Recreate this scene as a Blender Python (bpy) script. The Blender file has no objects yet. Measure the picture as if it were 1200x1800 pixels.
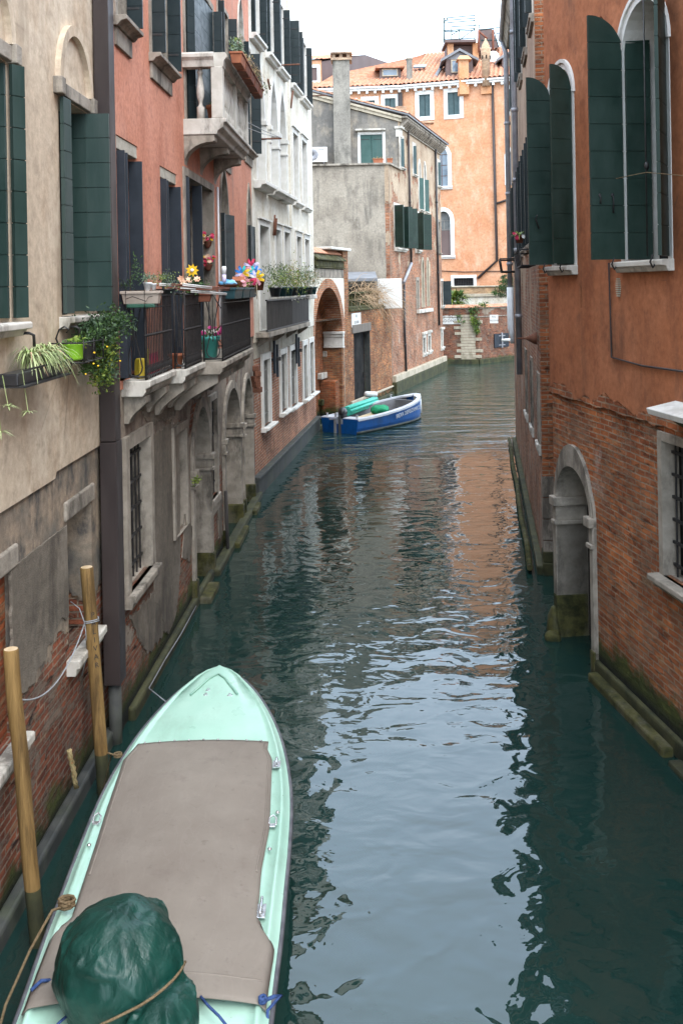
import bpy, bmesh, math, random
from mathutils import Vector, Matrix, noise as mnoise
from mathutils.geometry import delaunay_2d_cdt
PI = math.pi
rnd = random.Random(7)
SC = bpy.context.scene
COL = SC.collection
# ------------------------------------------------------------------ survey: eye 5.2 m above the water, looking along +Y
F, EYE, ROLL, HU, HV = 1700.0, 5.2, 0.018, 600.0, 505.0
CR, SR = math.cos(ROLL), math.sin(ROLL)
def ab(u, v):
    du, dv = u - HU, v - HV
    return du * CR - dv * SR, du * SR + dv * CR
def at_D(u, v, D):
    a, b = ab(u, v)
    return Vector((a * D / F, D, EYE - b * D / F))
def at_z(u, v, z):
    a, b = ab(u, v)
    D = (EYE - z) * F / b
    return Vector((a * D / F, D, z))

# ------------------------------------------------------------------ scene objects
def wloc(o):
    p = Vector((0, 0, 0))
    while o is not None:
        p += o.location; o = o.parent
    return p
def tag(o, label=None, cat=None, group=None, kind=None):
    if label: o['label'] = label
    if cat: o['category'] = cat
    if group: o['group'] = group
    if kind: o['kind'] = kind
    return o
def thing(name, loc, label, cat, group=None):
    o = bpy.data.objects.new(name, None); COL.objects.link(o)
    o.location = loc; o.empty_display_size = .2
    return tag(o, label, cat, group)
def copy_tree(o, parent=None):
    c = o.copy(); COL.objects.link(c); c.parent = parent
    for ch in list(o.children): copy_tree(ch, c)
    return c

class G:
    """collects shapes in world coordinates; build() links them as one mesh object"""
    def __init__(s): s.bm = bmesh.new(); s.uv = None; s.mi = 0
    def face(s, pts, smooth=False, uvs=None):
        vs = [s.bm.verts.new(p) for p in pts]
        try: f = s.bm.faces.new(vs)
        except ValueError: return None
        f.smooth = smooth; f.material_index = s.mi
        if uvs:
            if s.uv is None: s.uv = s.bm.loops.layers.uv.new('UVMap')
            for l, c in zip(f.loops, uvs): l[s.uv].uv = c
        return f
    def hexa(s, b, t):
        """b, t: matching bottom and top loops"""
        n = len(b)
        vb = [s.bm.verts.new(p) for p in b]; vt = [s.bm.verts.new(p) for p in t]
        fs = [vb[::-1], vt] + [[vb[i], vb[(i + 1) % n], vt[(i + 1) % n], vt[i]] for i in range(n)]
        for f in fs:
            f = s.bm.faces.new(f); f.material_index = s.mi
    def prism(s, poly, vec):
        vec = Vector(vec)
        s.hexa([Vector(p) for p in poly], [Vector(p) + vec for p in poly])
    def box(s, c, sx, sy, sz, rz=0):
        c = Vector(c); R = Matrix.Rotation(rz, 3, 'Z')
        b = [c + R @ Vector((x * sx / 2, y * sy / 2, -sz / 2)) for x, y in ((-1, -1), (1, -1), (1, 1), (-1, 1))]
        s.hexa(b, [p + Vector((0, 0, sz)) for p in b])
    def tube(s, pts, r, n=6, caps=True, r1=None):
        pts = [Vector(p) for p in pts]; m = len(pts); rings = []
        up = Vector((.13, .21, .97))
        for i, p in enumerate(pts):
            t = (pts[min(i + 1, m - 1)] - pts[max(i - 1, 0)])
            if t.length < 1e-9: t = Vector((0, 0, 1))
            t.normalize()
            a = t.cross(up)
            if a.length < .05: a = t.cross(Vector((1, 0, 0)))
            a.normalize(); b = t.cross(a)
            rr = r if r1 is None else r + (r1 - r) * i / max(1, m - 1)
            rings.append([s.bm.verts.new(p + a * rr * math.cos(2 * PI * k / n) + b * rr * math.sin(2 * PI * k / n)) for k in range(n)])
        for i in range(m - 1):
            for k in range(n):
                f = s.bm.faces.new([rings[i][k], rings[i][(k + 1) % n], rings[i + 1][(k + 1) % n], rings[i + 1][k]])
                f.smooth = n > 4; f.material_index = s.mi
        if caps and n > 2:
            for rg in (rings[0][::-1], rings[-1]):
                f = s.bm.faces.new(rg); f.material_index = s.mi
    def lathe(s, base, prof, n=14, axis=None, smooth=True):
        base = Vector(base); rings = []
        Q = Matrix.Identity(3) if axis is None else Vector((0, 0, 1)).rotation_difference(Vector(axis)).to_matrix()
        for r, z in prof:
            rings.append([s.bm.verts.new(base + Q @ Vector((r * math.cos(2 * PI * k / n), r * math.sin(2 * PI * k / n), z))) for k in range(n)])
        for i in range(len(prof) - 1):
            for k in range(n):
                f = s.bm.faces.new([rings[i][k], rings[i][(k + 1) % n], rings[i + 1][(k + 1) % n], rings[i + 1][k]])
                f.smooth = smooth; f.material_index = s.mi
        for rg in (rings[0][::-1], rings[-1]):
            f = s.bm.faces.new(rg); f.material_index = s.mi
    def ball(s, c, rx, ry, rz, sub=2):
        r = bmesh.ops.create_icosphere(s.bm, subdivisions=sub, radius=1)
        for v in r['verts']: v.co = Vector(c) + Vector((v.co.x * rx, v.co.y * ry, v.co.z * rz))
        for f in {f for v in r['verts'] for f in v.link_faces}: f.smooth = True; f.material_index = s.mi
    def leaves(s, c, rx, ry, rz, n, size, rg, nm=1, up=.3, thin=.5, clump=.35):
        """n small leaf faces spread in uneven clumps through an ellipsoid"""
        c = Vector(c); cl = []
        for _ in range(max(3, int(n / 28))):
            while True:
                q = Vector((rg.uniform(-1, 1), rg.uniform(-1, 1), rg.uniform(-1, 1)))
                if q.length < 1: break
            cl.append((q, rg.randrange(nm), rg.uniform(.6, 1.3)))
        for _ in range(n):
            q, m, w = rg.choice(cl)
            p = q + Vector((rg.gauss(0, clump * w), rg.gauss(0, clump * w), rg.gauss(0, clump * w)))
            p = c + Vector((p.x * rx, p.y * ry, p.z * rz))
            d = Vector((rg.gauss(0, 1), rg.gauss(0, 1), rg.gauss(up, 1))).normalized()
            e = d.cross(Vector((rg.gauss(0, 1), rg.gauss(0, 1), rg.gauss(0, 1)))).normalized()
            L = size * rg.uniform(.6, 1.3); w2 = L * thin * .5
            s.mi = m
            s.face([p, p + d * L * .5 + e * w2, p + d * L, p + d * L * .5 - e * w2])
        s.mi = 0
    def blade(s, p, d, L, w, droop, k=6):
        """an arching strap leaf"""
        p = Vector(p); d = Vector(d).normalized(); side = d.cross(Vector((0, 0, 1)))
        if side.length < .01: side = Vector((1, 0, 0))
        side.normalize(); prev = None
        for i in range(k + 1):
            t = i / k
            q = p + d * L * t + Vector((0, 0, -droop * L * t * t))
            ww = w * (1 - t) ** .6 * .5 + .0008
            cur = (q - side * ww, q + side * ww)
            if prev: s.face([prev[0], prev[1], cur[1], cur[0]], True)
            prev = cur
    def build(s, name, mats, parent=None, bevel=0, sub=0, smooth=None):
        off = wloc(parent) if parent else Vector((0, 0, 0))
        bmesh.ops.recalc_face_normals(s.bm, faces=s.bm.faces[:])
        me = bpy.data.meshes.new(name)
        if parent is None:
            lo = Vector([min(v.co[i] for v in s.bm.verts) for i in range(3)]); hi = Vector([max(v.co[i] for v in s.bm.verts) for i in range(3)])
            org = Vector(((lo.x + hi.x) / 2, (lo.y + hi.y) / 2, lo.z))
        else: org = off
        if s.uv is None:      # metre-scale box projection where no wall coordinates were given
            s.bm.normal_update(); uv = s.bm.loops.layers.uv.new('UVMap')
            for f in s.bm.faces:
                n = f.normal; t = Vector((-n.y, n.x, 0))
                for l in f.loops:
                    p = l.vert.co
                    l[uv].uv = (p.x, p.y) if abs(n.z) > .7 or t.length < 1e-6 else (p.dot(t.normalized()), p.z)
        for v in s.bm.verts: v.co -= org
        s.bm.to_mesh(me); s.bm.free()
        for m in (mats if isinstance(mats, (list, tuple)) else [mats]): me.materials.append(m)
        o = bpy.data.objects.new(name, me); COL.objects.link(o)
        if parent is None: o.location = org
        else: o.parent = parent
        if bevel:
            b = o.modifiers.new('Bevel', 'BEVEL'); b.width = bevel; b.segments = 2; b.limit_method = 'ANGLE'
        if sub:
            b = o.modifiers.new('Subdivision', 'SUBSURF'); b.levels = b.render_levels = sub
        return o

def text_mesh(name, body, size, org, xdir, ydir, mat, parent, depth=.003, align='CENTER', space=1.0):
    cu = bpy.data.curves.new(name, 'FONT'); cu.body = body; cu.size = size; cu.align_x = align; cu.extrude = depth
    cu.space_character = space
    ob = bpy.data.objects.new(name, cu); COL.objects.link(ob)
    dg = bpy.context.evaluated_depsgraph_get()
    me = bpy.data.meshes.new_from_object(ob.evaluated_get(dg))
    bpy.data.objects.remove(ob); bpy.data.curves.remove(cu)
    x = Vector(xdir).normalized(); y = Vector(ydir).normalized(); z = x.cross(y)
    off = wloc(parent)
    for v in me.vertices: v.co = Vector(org) + x * v.co.x + y * v.co.y + z * v.co.z - off
    me.materials.clear(); me.materials.append(mat)
    o = bpy.data.objects.new(name, me); COL.objects.link(o); o.parent = parent
    return o

# ------------------------------------------------------------------ materials
class M:
    def __init__(s, name, rough=.8, spec=.3):
        s.m = bpy.data.materials.new(name); s.m.use_nodes = True
        s.t = s.m.node_tree; s.b = s.t.nodes['Principled BSDF']
        s.b.inputs['Roughness'].default_value = rough
        s.b.inputs['Specular IOR Level'].default_value = spec
        s._uv = None
    def node(s, ty, **kw):
        n = s.t.nodes.new(ty)
        for k, v in kw.items(): setattr(n, k, v)
        return n
    def put(s, sock, v):
        if v is None: return
        if isinstance(v, bpy.types.NodeSocket): s.t.links.new(v, sock)
        elif isinstance(v, (tuple, list)):
            sock.default_value = tuple(v) + (1,) if len(v) == 3 and len(sock.default_value) == 4 else v
        else: sock.default_value = v
    def coord(s, kind='UV'):
        n = s.node('ShaderNodeTexCoord'); return n.outputs[kind]
    def vmap(s, vec, sc=(1, 1, 1), loc=(0, 0, 0)):
        n = s.node('ShaderNodeMapping'); s.put(n.inputs['Vector'], vec)
        n.inputs['Scale'].default_value = sc; n.inputs['Location'].default_value = loc
        return n.outputs[0]
    def noise(s, vec, sc, det=4, ro=.55, dist=0, col=False):
        n = s.node('ShaderNodeTexNoise'); s.put(n.inputs['Vector'], vec)
        n.inputs['Scale'].default_value = sc; n.inputs['Detail'].default_value = det
        n.inputs['Roughness'].default_value = ro; n.inputs['Distortion'].default_value = dist
        return n.outputs['Color' if col else 'Fac']
    def vor(s, vec, sc, feat='F1', out='Distance'):
        n = s.node('ShaderNodeTexVoronoi', feature=feat); s.put(n.inputs['Vector'], vec); n.inputs['Scale'].default_value = sc
        return n.outputs[out]
    def ramp(s, fac, stops, interp='LINEAR'):
        n = s.node('ShaderNodeValToRGB'); s.put(n.inputs[0], fac); e = n.color_ramp.elements; n.color_ramp.interpolation = interp
        while len(e) < len(stops): e.new(.5)
        for q, (p, c) in zip(e, stops):
            q.position = p; q.color = (c, c, c, 1) if isinstance(c, (int, float)) else tuple(c) + (1,)
        return n.outputs[0]
    def step(s, fac, lo, hi): return s.ramp(fac, [(lo, 0.), (hi, 1.)])
    def mix(s, fac, a, b, mode='MIX'):
        n = s.node('ShaderNodeMix', data_type='RGBA', blend_type=mode)
        s.put(n.inputs[0], fac); s.put(n.inputs[6], a); s.put(n.inputs[7], b)
        return n.outputs[2]
    def math(s, op, a, b=None, clamp=False):
        n = s.node('ShaderNodeMath', operation=op, use_clamp=clamp); s.put(n.inputs[0], a)
        if b is not None: s.put(n.inputs[1], b)
        return n.outputs[0]
    def sep(s, vec):
        n = s.node('ShaderNodeSeparateXYZ'); s.put(n.inputs[0], vec); return n.outputs
    def comb(s, x, y, z=0.):
        n = s.node('ShaderNodeCombineXYZ')
        for i, q in enumerate((x, y, z)): s.put(n.inputs[i], q)
        return n.outputs[0]
    def bump(s, h, st=.3, dist=.02, prev=None):
        n = s.node('ShaderNodeBump'); s.put(n.inputs['Height'], h); n.inputs['Strength'].default_value = st; n.inputs['Distance'].default_value = dist
        if prev is not None: s.put(n.inputs['Normal'], prev)
        return n.outputs[0]
    def out(s, col=None, rough=None, nrm=None):
        s.put(s.b.inputs['Base Color'], col); s.put(s.b.inputs['Roughness'], rough)
        if nrm is not None: s.put(s.b.inputs['Normal'], nrm)
        return s.m

def wall_vec(m, kind):
    if kind == 'UV': return m.coord('UV')
    o = m.sep(m.coord('Object')); return m.comb(m.math('ADD', o[0], o[1]), o[2])

def brick_nodes(m, v, c1, c2, mortar, bw=.26, rh=.075, ms=.011, wob=.016, var=.75):
    w = m.noise(v, 2.2, 3, col=True)
    vv = m.node('ShaderNodeVectorMath', operation='MULTIPLY_ADD')
    m.put(vv.inputs[0], w); vv.inputs[1].default_value = (wob * 2, wob * 2, 0); m.put(vv.inputs[2], v)
    n = m.node('ShaderNodeTexBrick', offset=.5); m.put(n.inputs['Vector'], vv.outputs[0])
    for k, q in (('Color1', c1), ('Color2', c2), ('Mortar', mortar)): n.inputs[k].default_value = tuple(q) + (1,)
    for k, q in (('Scale', 1.), ('Mortar Size', ms), ('Mortar Smooth', .25), ('Bias', 0.), ('Brick Width', bw), ('Row Height', rh)): n.inputs[k].default_value = q
    col = n.outputs['Color']
    # brick to brick change plus blotches
    big = m.noise(v, .9, 5); col = m.mix(var, col, m.ramp(big, [(.32, (.24, .2, .19)), (.5, (.5, .5, .5)), (.7, (.76, .68, .6))]), 'OVERLAY')
    fine = m.noise(m.vmap(v, (4, 14, 1)), 1.0, 3); col = m.mix(var * .8, col, m.ramp(fine, [(.32, (.26, .23, .23)), (.68, (.74, .7, .66))]), 'OVERLAY')
    worn = m.step(m.noise(v, 1.6, 6, .65), .50, .70)      # patches where the faces have crumbled
    col = m.mix(m.math('MULTIPLY', worn, m.math('MULTIPLY', m.step(m.noise(v, 11, 4), .42, .6), .7)), col, m.mix(.5, col, (.05, .035, .028), 'MULTIPLY'))
    lone = m.noise(m.vmap(v, (1 / bw, 1 / rh, 1)), .55, 1); col = m.mix(m.math('MULTIPLY', m.step(lone, .64, .70), .45), col, (.34, .22, .12))
    h = m.math('SUBTRACT', m.math('MULTIPLY', m.noise(v, 14, 5), m.math('ADD', .5, m.math('MULTIPLY', worn, 1.3))), m.math('MULTIPLY', n.outputs['Fac'], .8))
    return col, h

def facade(name, coats=None, brick=None, cover=None, moss=None, streak=None, salt=None, kind='UV', grain=60, bumpd=.012, rough=.88, rub=0., cs=1.):
    """coats: plaster tones; brick: (c1,c2,mortar); cover: (z of the plaster edge, softness in m, noise scale, noise amount) -
    plaster lies above it; moss: height of the tide growth; streak: (colour, amount) run-down stains; salt: white bloom amount"""
    m = M(name, rough, .2); v = wall_vec(m, kind); z = m.sep(v)[1]
    h = None; col = None
    if coats:
        a, b, c = coats
        n1 = m.noise(v, .55 * cs, 7, .64); n2 = m.noise(m.vmap(v, (1.4, .7, 1), (3, 1, 0)), 1.1 * cs, 8, .68)
        col = m.mix(m.step(n1, .42, .58), a, b); col = m.mix(m.step(n2, .50, .64), col, c)
        n5 = m.noise(m.vmap(v, (1, .8, 1), (6, 6, 0)), 3.4, 8, .72); col = m.mix(m.math('MULTIPLY', m.step(n5, .55, .68), .45), col, m.mix(.5, c, (.06, .055, .05)))
        col = m.mix(.6, col, m.ramp(m.noise(v, grain * .2, 7, .7), [(.3, .3), (.7, .68)]), 'OVERLAY')
        h = m.math('ADD', m.math('MULTIPLY', m.noise(v, grain, 4), .5), m.math('MULTIPLY', m.noise(v, 4, 5), .9))
        crack = m.step(m.vor(m.vmap(v, (1, .6, 1)), .9, 'DISTANCE_TO_EDGE'), .0, .004)
        ck = m.math('MULTIPLY', m.math('SUBTRACT', 1., crack), m.step(m.noise(v, .8, 2), .55, .62))
        col = m.mix(m.math('MULTIPLY', ck, .5), col, (.08, .07, .06))
    if brick:
        bc, bh = brick_nodes(m, v, *brick)
        if rub:      # smeared mortar, crumbled hollows and odd repairs
            s1 = m.noise(m.vmap(v, (1, 1.5, 1), (2, 5, 0)), 1.9, 9, .72); k1 = m.step(s1, .50, .57)
            bc = m.mix(m.math('MULTIPLY', k1, rub), bc, m.mix(m.noise(v, 9, 5), tuple(q * .55 for q in brick[2]), brick[2]))
            s2 = m.noise(m.vmap(v, (1.6, 5.5, 1), (8, 3, 0)), 1.5, 6, .65); k2 = m.step(s2, .60, .66)
            bc = m.mix(m.math('MULTIPLY', k2, min(1., rub * 1.2)), bc, (.028, .02, .016))
            bh = m.math('SUBTRACT', m.math('ADD', bh, m.math('MULTIPLY', k1, .5)), m.math('MULTIPLY', k2, 2.2))
        if salt:
            sm = m.step(m.noise(m.vmap(v, (1, .7, 1), (9, 4, 0)), 1.1, 8, .7), .62 - salt * .2, .80 - salt * .2)
            bc = m.mix(m.math('MULTIPLY', sm, .75), bc, (.5, .45, .4))
        if col is None: col, h = bc, bh
        else:
            z0, soft, ns, na = cover
            n3 = m.noise(m.vmap(v, (1, 1, 1), (5, 2, 0)), ns, 9, .62)
            k = m.math('ADD', m.math('DIVIDE', m.math('SUBTRACT', z, z0), soft), m.math('MULTIPLY', m.math('SUBTRACT', n3, .5), na))
            k = m.step(m.math('ADD', k, .5), .47, .53)
            col = m.mix(k, bc, col)
            hh = m.node('ShaderNodeMix'); m.put(hh.inputs[0], k); m.put(hh.inputs[2], bh); m.put(hh.inputs[3], m.math('ADD', m.math('MULTIPLY', h, .35), 1.1)); h = hh.outputs[0]
    if streak:
        st = m.noise(m.vmap(v, (1.9, .2, 1), (1, 7, 0)), 1.2, 8, .68)
        where = m.step(m.noise(m.vmap(v, (1, .7, 1), (4, 9, 0)), .8, 4, .6), .46, .64)
        col = m.mix(m.math('MULTIPLY', m.math('MULTIPLY', m.step(st, .47, .66), where), min(1., streak[1] * 1.3)), col, streak[0])
    if moss:
        n4 = m.noise(m.vmap(v, (1, 1, 1), (2, 8, 0)), 2.3, 7, .7)
        k = m.math('ADD', m.math('SUBTRACT', moss, z), m.math('MULTIPLY', m.math('SUBTRACT', n4, .5), .9))
        col = m.mix(m.step(k, .0, .22), col, m.ramp(n4, [(.3, (.02, .026, .012)), (.55, (.05, .06, .018)), (.75, (.11, .12, .03))]))
        k2 = m.math('ADD', m.math('SUBTRACT', moss * .55, z), m.math('MULTIPLY', m.math('SUBTRACT', n4, .5), .25))
        col = m.mix(m.step(k2, .0, .12), col, (.014, .016, .013))
    return m.out(col, None, m.bump(h, .8, bumpd))

def plain(name, c1, c2, sc=6, rough=.7, spec=.3, st=.15, metal=0, dist=.006, stain=None, det=5, stretch=(1, 1, 1)):
    m = M(name, rough, spec); v = m.vmap(m.coord('Object'), stretch)
    n = m.noise(v, sc, det, .6); col = m.mix(m.step(n, .38, .62), c1, c2)
    if stain: col = m.mix(m.math('MULTIPLY', m.step(m.noise(m.vmap(v, (1, 1, .35), (4, 2, 1)), sc * .45, 8, .72), .49, .63), stain[1]), col, stain[0])
    m.b.inputs['Metallic'].default_value = metal
    return m.out(col, m.ramp(m.noise(v, sc * 2, 3), [(.2, max(.02, rough - .12)), (.8, min(1., rough + .12))]), m.bump(m.noise(v, sc * 6, 4), st, dist))

def leafmat(name, c1, c2, c3=None):
    m = M(name, .55, .25); v = m.coord('Object')
    col = m.mix(m.step(m.noise(v, 9, 3), .35, .65), c1, c2)
    if c3: col = m.mix(m.step(m.noise(v, 23, 2), .6, .68), col, c3)
    return m.out(col)

WHITE = (.78, .75, .68)
X = {}
X['cream'] = facade('cream_plaster', ((.50, .40, .295), (.58, .485, .37), (.42, .315, .22)), streak=((.27, .21, .15), .5), grain=40, bumpd=.006)
X['cream_base'] = facade('cream_base', cs=2., rub=0.75, coats=((.155, .138, .115), (.31, .24, .175), (.085, .08, .075)), brick=((.22, .075, .042), (.14, .05, .032), (.20, .165, .13)), cover=(1.75, 1.1, 1.4, 2.6), moss=.42, streak=((.06, .055, .05), .7), bumpd=.03)
X['red'] = facade('red_plaster', ((.50, .21, .135), (.56, .255, .175), (.43, .175, .115)), streak=((.24, .15, .12), .5), grain=70, bumpd=.008)
X['red_base'] = facade('red_base', cs=1.8, rub=0.75, coats=((.215, .18, .145), (.30, .25, .20), (.13, .105, .088)), brick=((.27, .10, .055), (.16, .062, .038), (.21, .17, .13)), cover=(2.3, 2.6, .9, 6.0), moss=.5, streak=((.06, .05, .045), .6), bumpd=.03)
X['white'] = facade('white_plaster', ((.60, .56, .48), (.66, .63, .56), (.52, .46, .36)), streak=((.36, .31, .24), .6), grain=50, bumpd=.005)
X['white_base'] = facade('white_base', ((.38, .35, .29), (.43, .40, .33), (.29, .255, .20)), ((.37, .15, .08), (.26, .10, .055), (.35, .30, .24)), (3.42, .25, 1.0, .5), .25, ((.2, .16, .13), .35), salt=.15)
X['garden'] = facade('garden_brick', rub=0.5, coats=None, brick=((.40, .175, .07), (.21, .07, .035), (.24, .18, .12)), cover=None, moss=.35, streak=((.10, .065, .045), .6), salt=.05, bumpd=.035)
X['infill'] = facade('infill_brick', rub=0.55, coats=None, brick=((.34, .105, .04), (.23, .065, .03), (.24, .14, .08)), cover=None, moss=.5, streak=((.11, .06, .035), .5), bumpd=.035)
X['house'] = facade('house_brick', rub=0.4, coats=((.37, .275, .19), (.44, .345, .25), (.28, .20, .135)), brick=((.36, .15, .08), (.235, .09, .05), (.34, .27, .205)), cover=(9.2, 4.2, .8, 7.0), moss=.1, streak=((.15, .11, .085), .5), salt=.22, bumpd=.025)
X['grey'] = facade('grey_render', ((.275, .24, .195), (.35, .31, .255), (.20, .175, .145)), streak=((.10, .093, .082), .7), bumpd=.01)
X['greydark'] = facade('grey_gable_render', ((.135, .128, .118), (.19, .175, .155), (.27, .235, .19)), streak=((.085, .08, .07), .6), bumpd=.02, grain=25)
X['chimney'] = facade('chimney_render', ((.21, .195, .17), (.27, .25, .215), (.13, .122, .108)), streak=((.065, .062, .053), .85), bumpd=.012, kind='OBJ')
X['quay'] = facade('quay_brick', rub=0.6, coats=((.23, .185, .14), (.28, .23, .18), (.18, .14, .11)), brick=((.25, .095, .05), (.15, .055, .035), (.20, .155, .12)), cover=(3.55, 1.2, .6, 2.2), moss=.42, streak=((.075, .06, .05), .6), bumpd=.03)
X['ochre'] = facade('ochre_brick', None, ((.40, .27, .15), (.32, .20, .11), (.34, .28, .2)), streak=((.2, .16, .11), .5))
X['orange'] = facade('orange_render', ((.50, .235, .125), (.54, .285, .165), (.58, .345, .225)), streak=((.40, .175, .09), .3), grain=30, bumpd=.006)
X['rust'] = facade('rust_plaster', coats=((.335, .122, .055), (.40, .155, .075), (.25, .09, .043)), brick=((.36, .135, .06), (.25, .085, .04), (.30, .22, .155)), cover=(3.68, .5, 1.2, 1.3), streak=((.13, .068, .043), .7), grain=45, bumpd=.016)
X['rust_base'] = facade('rust_base', rub=0.38, coats=None, brick=((.40, .15, .06), (.26, .085, .038), (.30, .22, .155)), cover=None, moss=.62, streak=((.11, .07, .05), .5), salt=.05, bumpd=.03)
X['tan'] = facade('tan_brick', rub=0.5, coats=((.34, .235, .165), (.40, .29, .21), (.27, .18, .125)), brick=((.35, .165, .10), (.24, .11, .066), (.32, .25, .19)), cover=(5.2, 5., .7, 2.6), moss=.3, streak=((.13, .09, .07), .5), salt=.45, bumpd=.02)
X['patch'] = facade('old_cement', ((.15, .128, .102), (.21, .18, .145), (.10, .084, .068)), streak=((.06, .053, .046), .7), bumpd=.02)
X['brickobj'] = facade('loose_brick', None, ((.38, .165, .085), (.27, .105, .055), (.34, .28, .21)), streak=((.14, .1, .075), .4), kind='OBJ')
X['pale_brick'] = facade('pale_brick', None, ((.44, .32, .215), (.37, .25, .165), (.40, .33, .26)), streak=((.2, .16, .12), .4), kind='OBJ')
X['orangeobj'] = facade('orange_render_chimney', ((.48, .23, .11), (.54, .30, .17), (.44, .2, .09)), kind='OBJ')
X['black_door'] = plain('black_door_paint', (.010, .010, .011), (.022, .021, .02), 5, .9, .1, .3, stain=((.07, .066, .06), .35))
X['stone'] = plain('istrian_stone', (.46, .43, .375), (.56, .53, .475), 5, .75, .3, .3, stain=((.13, .115, .095), .85))
X['stone_dirty'] = plain('weathered_stone', (.24, .21, .172), (.34, .30, .25), 5, .85, .2, .6, dist=.012, stain=((.075, .066, .055), .85))
X['stone_white'] = plain('white_stone', (.58, .565, .52), (.65, .635, .60), 5, .7, .3, .2, stain=((.36, .33, .29), .5))
X['stone_moss'] = plain('mossy_stone', (.020, .023, .009), (.075, .070, .024), 6, .9, .2, .6, dist=.012, stain=((.13, .118, .085), .6))
X['kerb'] = plain('pale_footing_stone', (.36, .315, .24), (.44, .385, .30), 5, .85, .2, .4, stain=((.17, .15, .1), .7))
X['algae'] = plain('algae_stone', (.028, .031, .014), (.065, .064, .028), 4, .8, .3, .5, dist=.01, stain=((.016, .018, .013), .7))
X['black_base'] = plain('dark_tide_render', (.03, .033, .032), (.06, .062, .058), 4, .7, .3, .3, stain=((.10, .12, .06), .3))
X['sh_green'] = plain('green_shutter_paint', (.016, .037, .032), (.025, .049, .043), 2.2, .5, .3, .15, stain=((.055, .074, .069), .6), stretch=(1, 1, .4))
X['sh_dark'] = plain('dark_teal_shutter_paint', (.010, .018, .020), (.016, .025, .027), 3, .45, .25, .06, stain=((.03, .04, .042), .3))
X['sh_navy'] = plain('slate_blue_shutter_paint', (.016, .021, .029), (.025, .031, .041), 3, .55, .25, .06, stain=((.01, .012, .015), .4))
X['sh_bottle'] = plain('bottle_green_shutter_paint', (.009, .024, .018), (.015, .034, .026), 2, .5, .3, .15, stain=((.035, .055, .047), .55))
X['sh_far'] = plain('hazed_grey_green_shutter_paint', (.04, .072, .076), (.056, .09, .094), 3, .6, .3, .1)  # paint lightened: the haze of the far end is put into its colour
X['sh_sea'] = plain('sea_green_shutter_paint', (.030, .075, .066), (.043, .092, .082), 3, .6, .3, .1, stain=((.08, .1, .09), .4))
X['glass'] = plain('window_glass', (.018, .022, .026), (.03, .035, .04), 1.5, .08, .6, .02)
X['glass_sky'] = plain('sky_reflection_window_glass', (.10, .14, .18), (.14, .19, .24), 1.5, .06, .9, .02)  # bright bluish base colour stands in for reflected sky
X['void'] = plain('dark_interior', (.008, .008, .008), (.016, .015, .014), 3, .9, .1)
X['greypane'] = plain('grey_inner_shutter', (.11, .115, .115), (.16, .165, .16), 3, .7, .2)
X['slats'] = plain('grey_roller_slats', (.16, .155, .14), (.22, .21, .19), 3, .6, .3)
X['iron'] = plain('wrought_iron', (.016, .016, .018), (.035, .032, .030), 18, .55, .4, .3, metal=.2)
X['rust_iron'] = plain('rusty_iron', (.11, .045, .03), (.17, .075, .045), 22, .8, .2, .4)
X['gut_brown'] = plain('brown_painted_metal', (.030, .022, .021), (.042, .031, .029), 3, .5, .35, .05, stain=((.055, .048, .045), .4), stretch=(1, 1, .3))
X['gut_grey'] = plain('zinc_pipe', (.23, .235, .26), (.33, .335, .36), 4, .45, .5, .1, metal=.2, stain=((.12, .11, .11), .5))
X['gut_white'] = plain('white_pipe', (.66, .68, .70), (.76, .78, .80), 4, .4, .4, .05)
X['wood'] = plain('weathered_wood', (.135, .115, .098), (.20, .175, .15), 3, .85, .2, .5, stretch=(8, 8, .6), stain=((.06, .05, .042), .5))
X['wood_dark'] = plain('grey_board_wood', (.03, .028, .027), (.062, .056, .052), 3, .85, .2, .5, stretch=(10, 10, .6))
X['wood_pale'] = plain('pale_wood', (.50, .37, .22), (.60, .46, .30), 4, .75, .2, .3, stretch=(5, .7, 5))
X['pole'] = plain('mooring_pole_wood', (.165, .098, .034), (.25, .155, .058), 2.5, .78, .2, .6, dist=.012, stretch=(6, 6, .4), stain=((.07, .042, .017), .85))
X['terra'] = plain('terracotta', (.30, .105, .055), (.38, .15, .08), 7, .8, .2, .2, stain=((.17, .07, .045), .4))
X['terra_dark'] = plain('dark_terracotta', (.15, .055, .036), (.21, .08, .05), 7, .8, .2, .2)
X['tile'] = plain('roof_tile', (.36, .15, .085), (.50, .255, .16), 3.2, .85, .2, .3, stain=((.28, .21, .165), .6), det=7)
X['brownclad'] = plain('brown_cladding', (.10, .068, .063), (.13, .092, .085), 1.2, .6, .3, .1, stretch=(1, 1, .3))
X['lead'] = plain('lead_flashing', (.15, .155, .165), (.21, .215, .23), 3, .6, .3, .1)
X['white_paint'] = plain('white_paint', (.62, .62, .60), (.68, .68, .66), 6, .45, .4, .05, stain=((.42, .40, .36), .3))
X['scaffold'] = plain('teal_steel', (.03, .07, .075), (.05, .095, .10), 6, .5, .4, .05)
X['soil'] = plain('soil', (.035, .025, .018), (.06, .045, .03), 20, .95, .1, .5)
X['plast_beige'] = plain('beige_plastic', (.36, .295, .245), (.42, .35, .295), 6, .5, .4, .05)
X['plast_green'] = plain('dark_green_plastic', (.02, .075, .05), (.03, .10, .065), 6, .5, .4, .05)
X['plast_teal'] = plain('petrol_plastic', (.012, .040, .048), (.02, .06, .07), 6, .5, .3, .05)
X['plast_aqua'] = plain('aqua_plastic', (.05, .33, .29), (.08, .40, .35), 6, .4, .45, .05)
X['plast_lime'] = plain('lime_plastic', (.22, .50, .02), (.28, .58, .04), 6, .4, .45, .03)
X['plast_yellow'] = plain('mustard_plastic', (.42, .31, .03), (.50, .38, .05), 6, .45, .4, .05)
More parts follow.
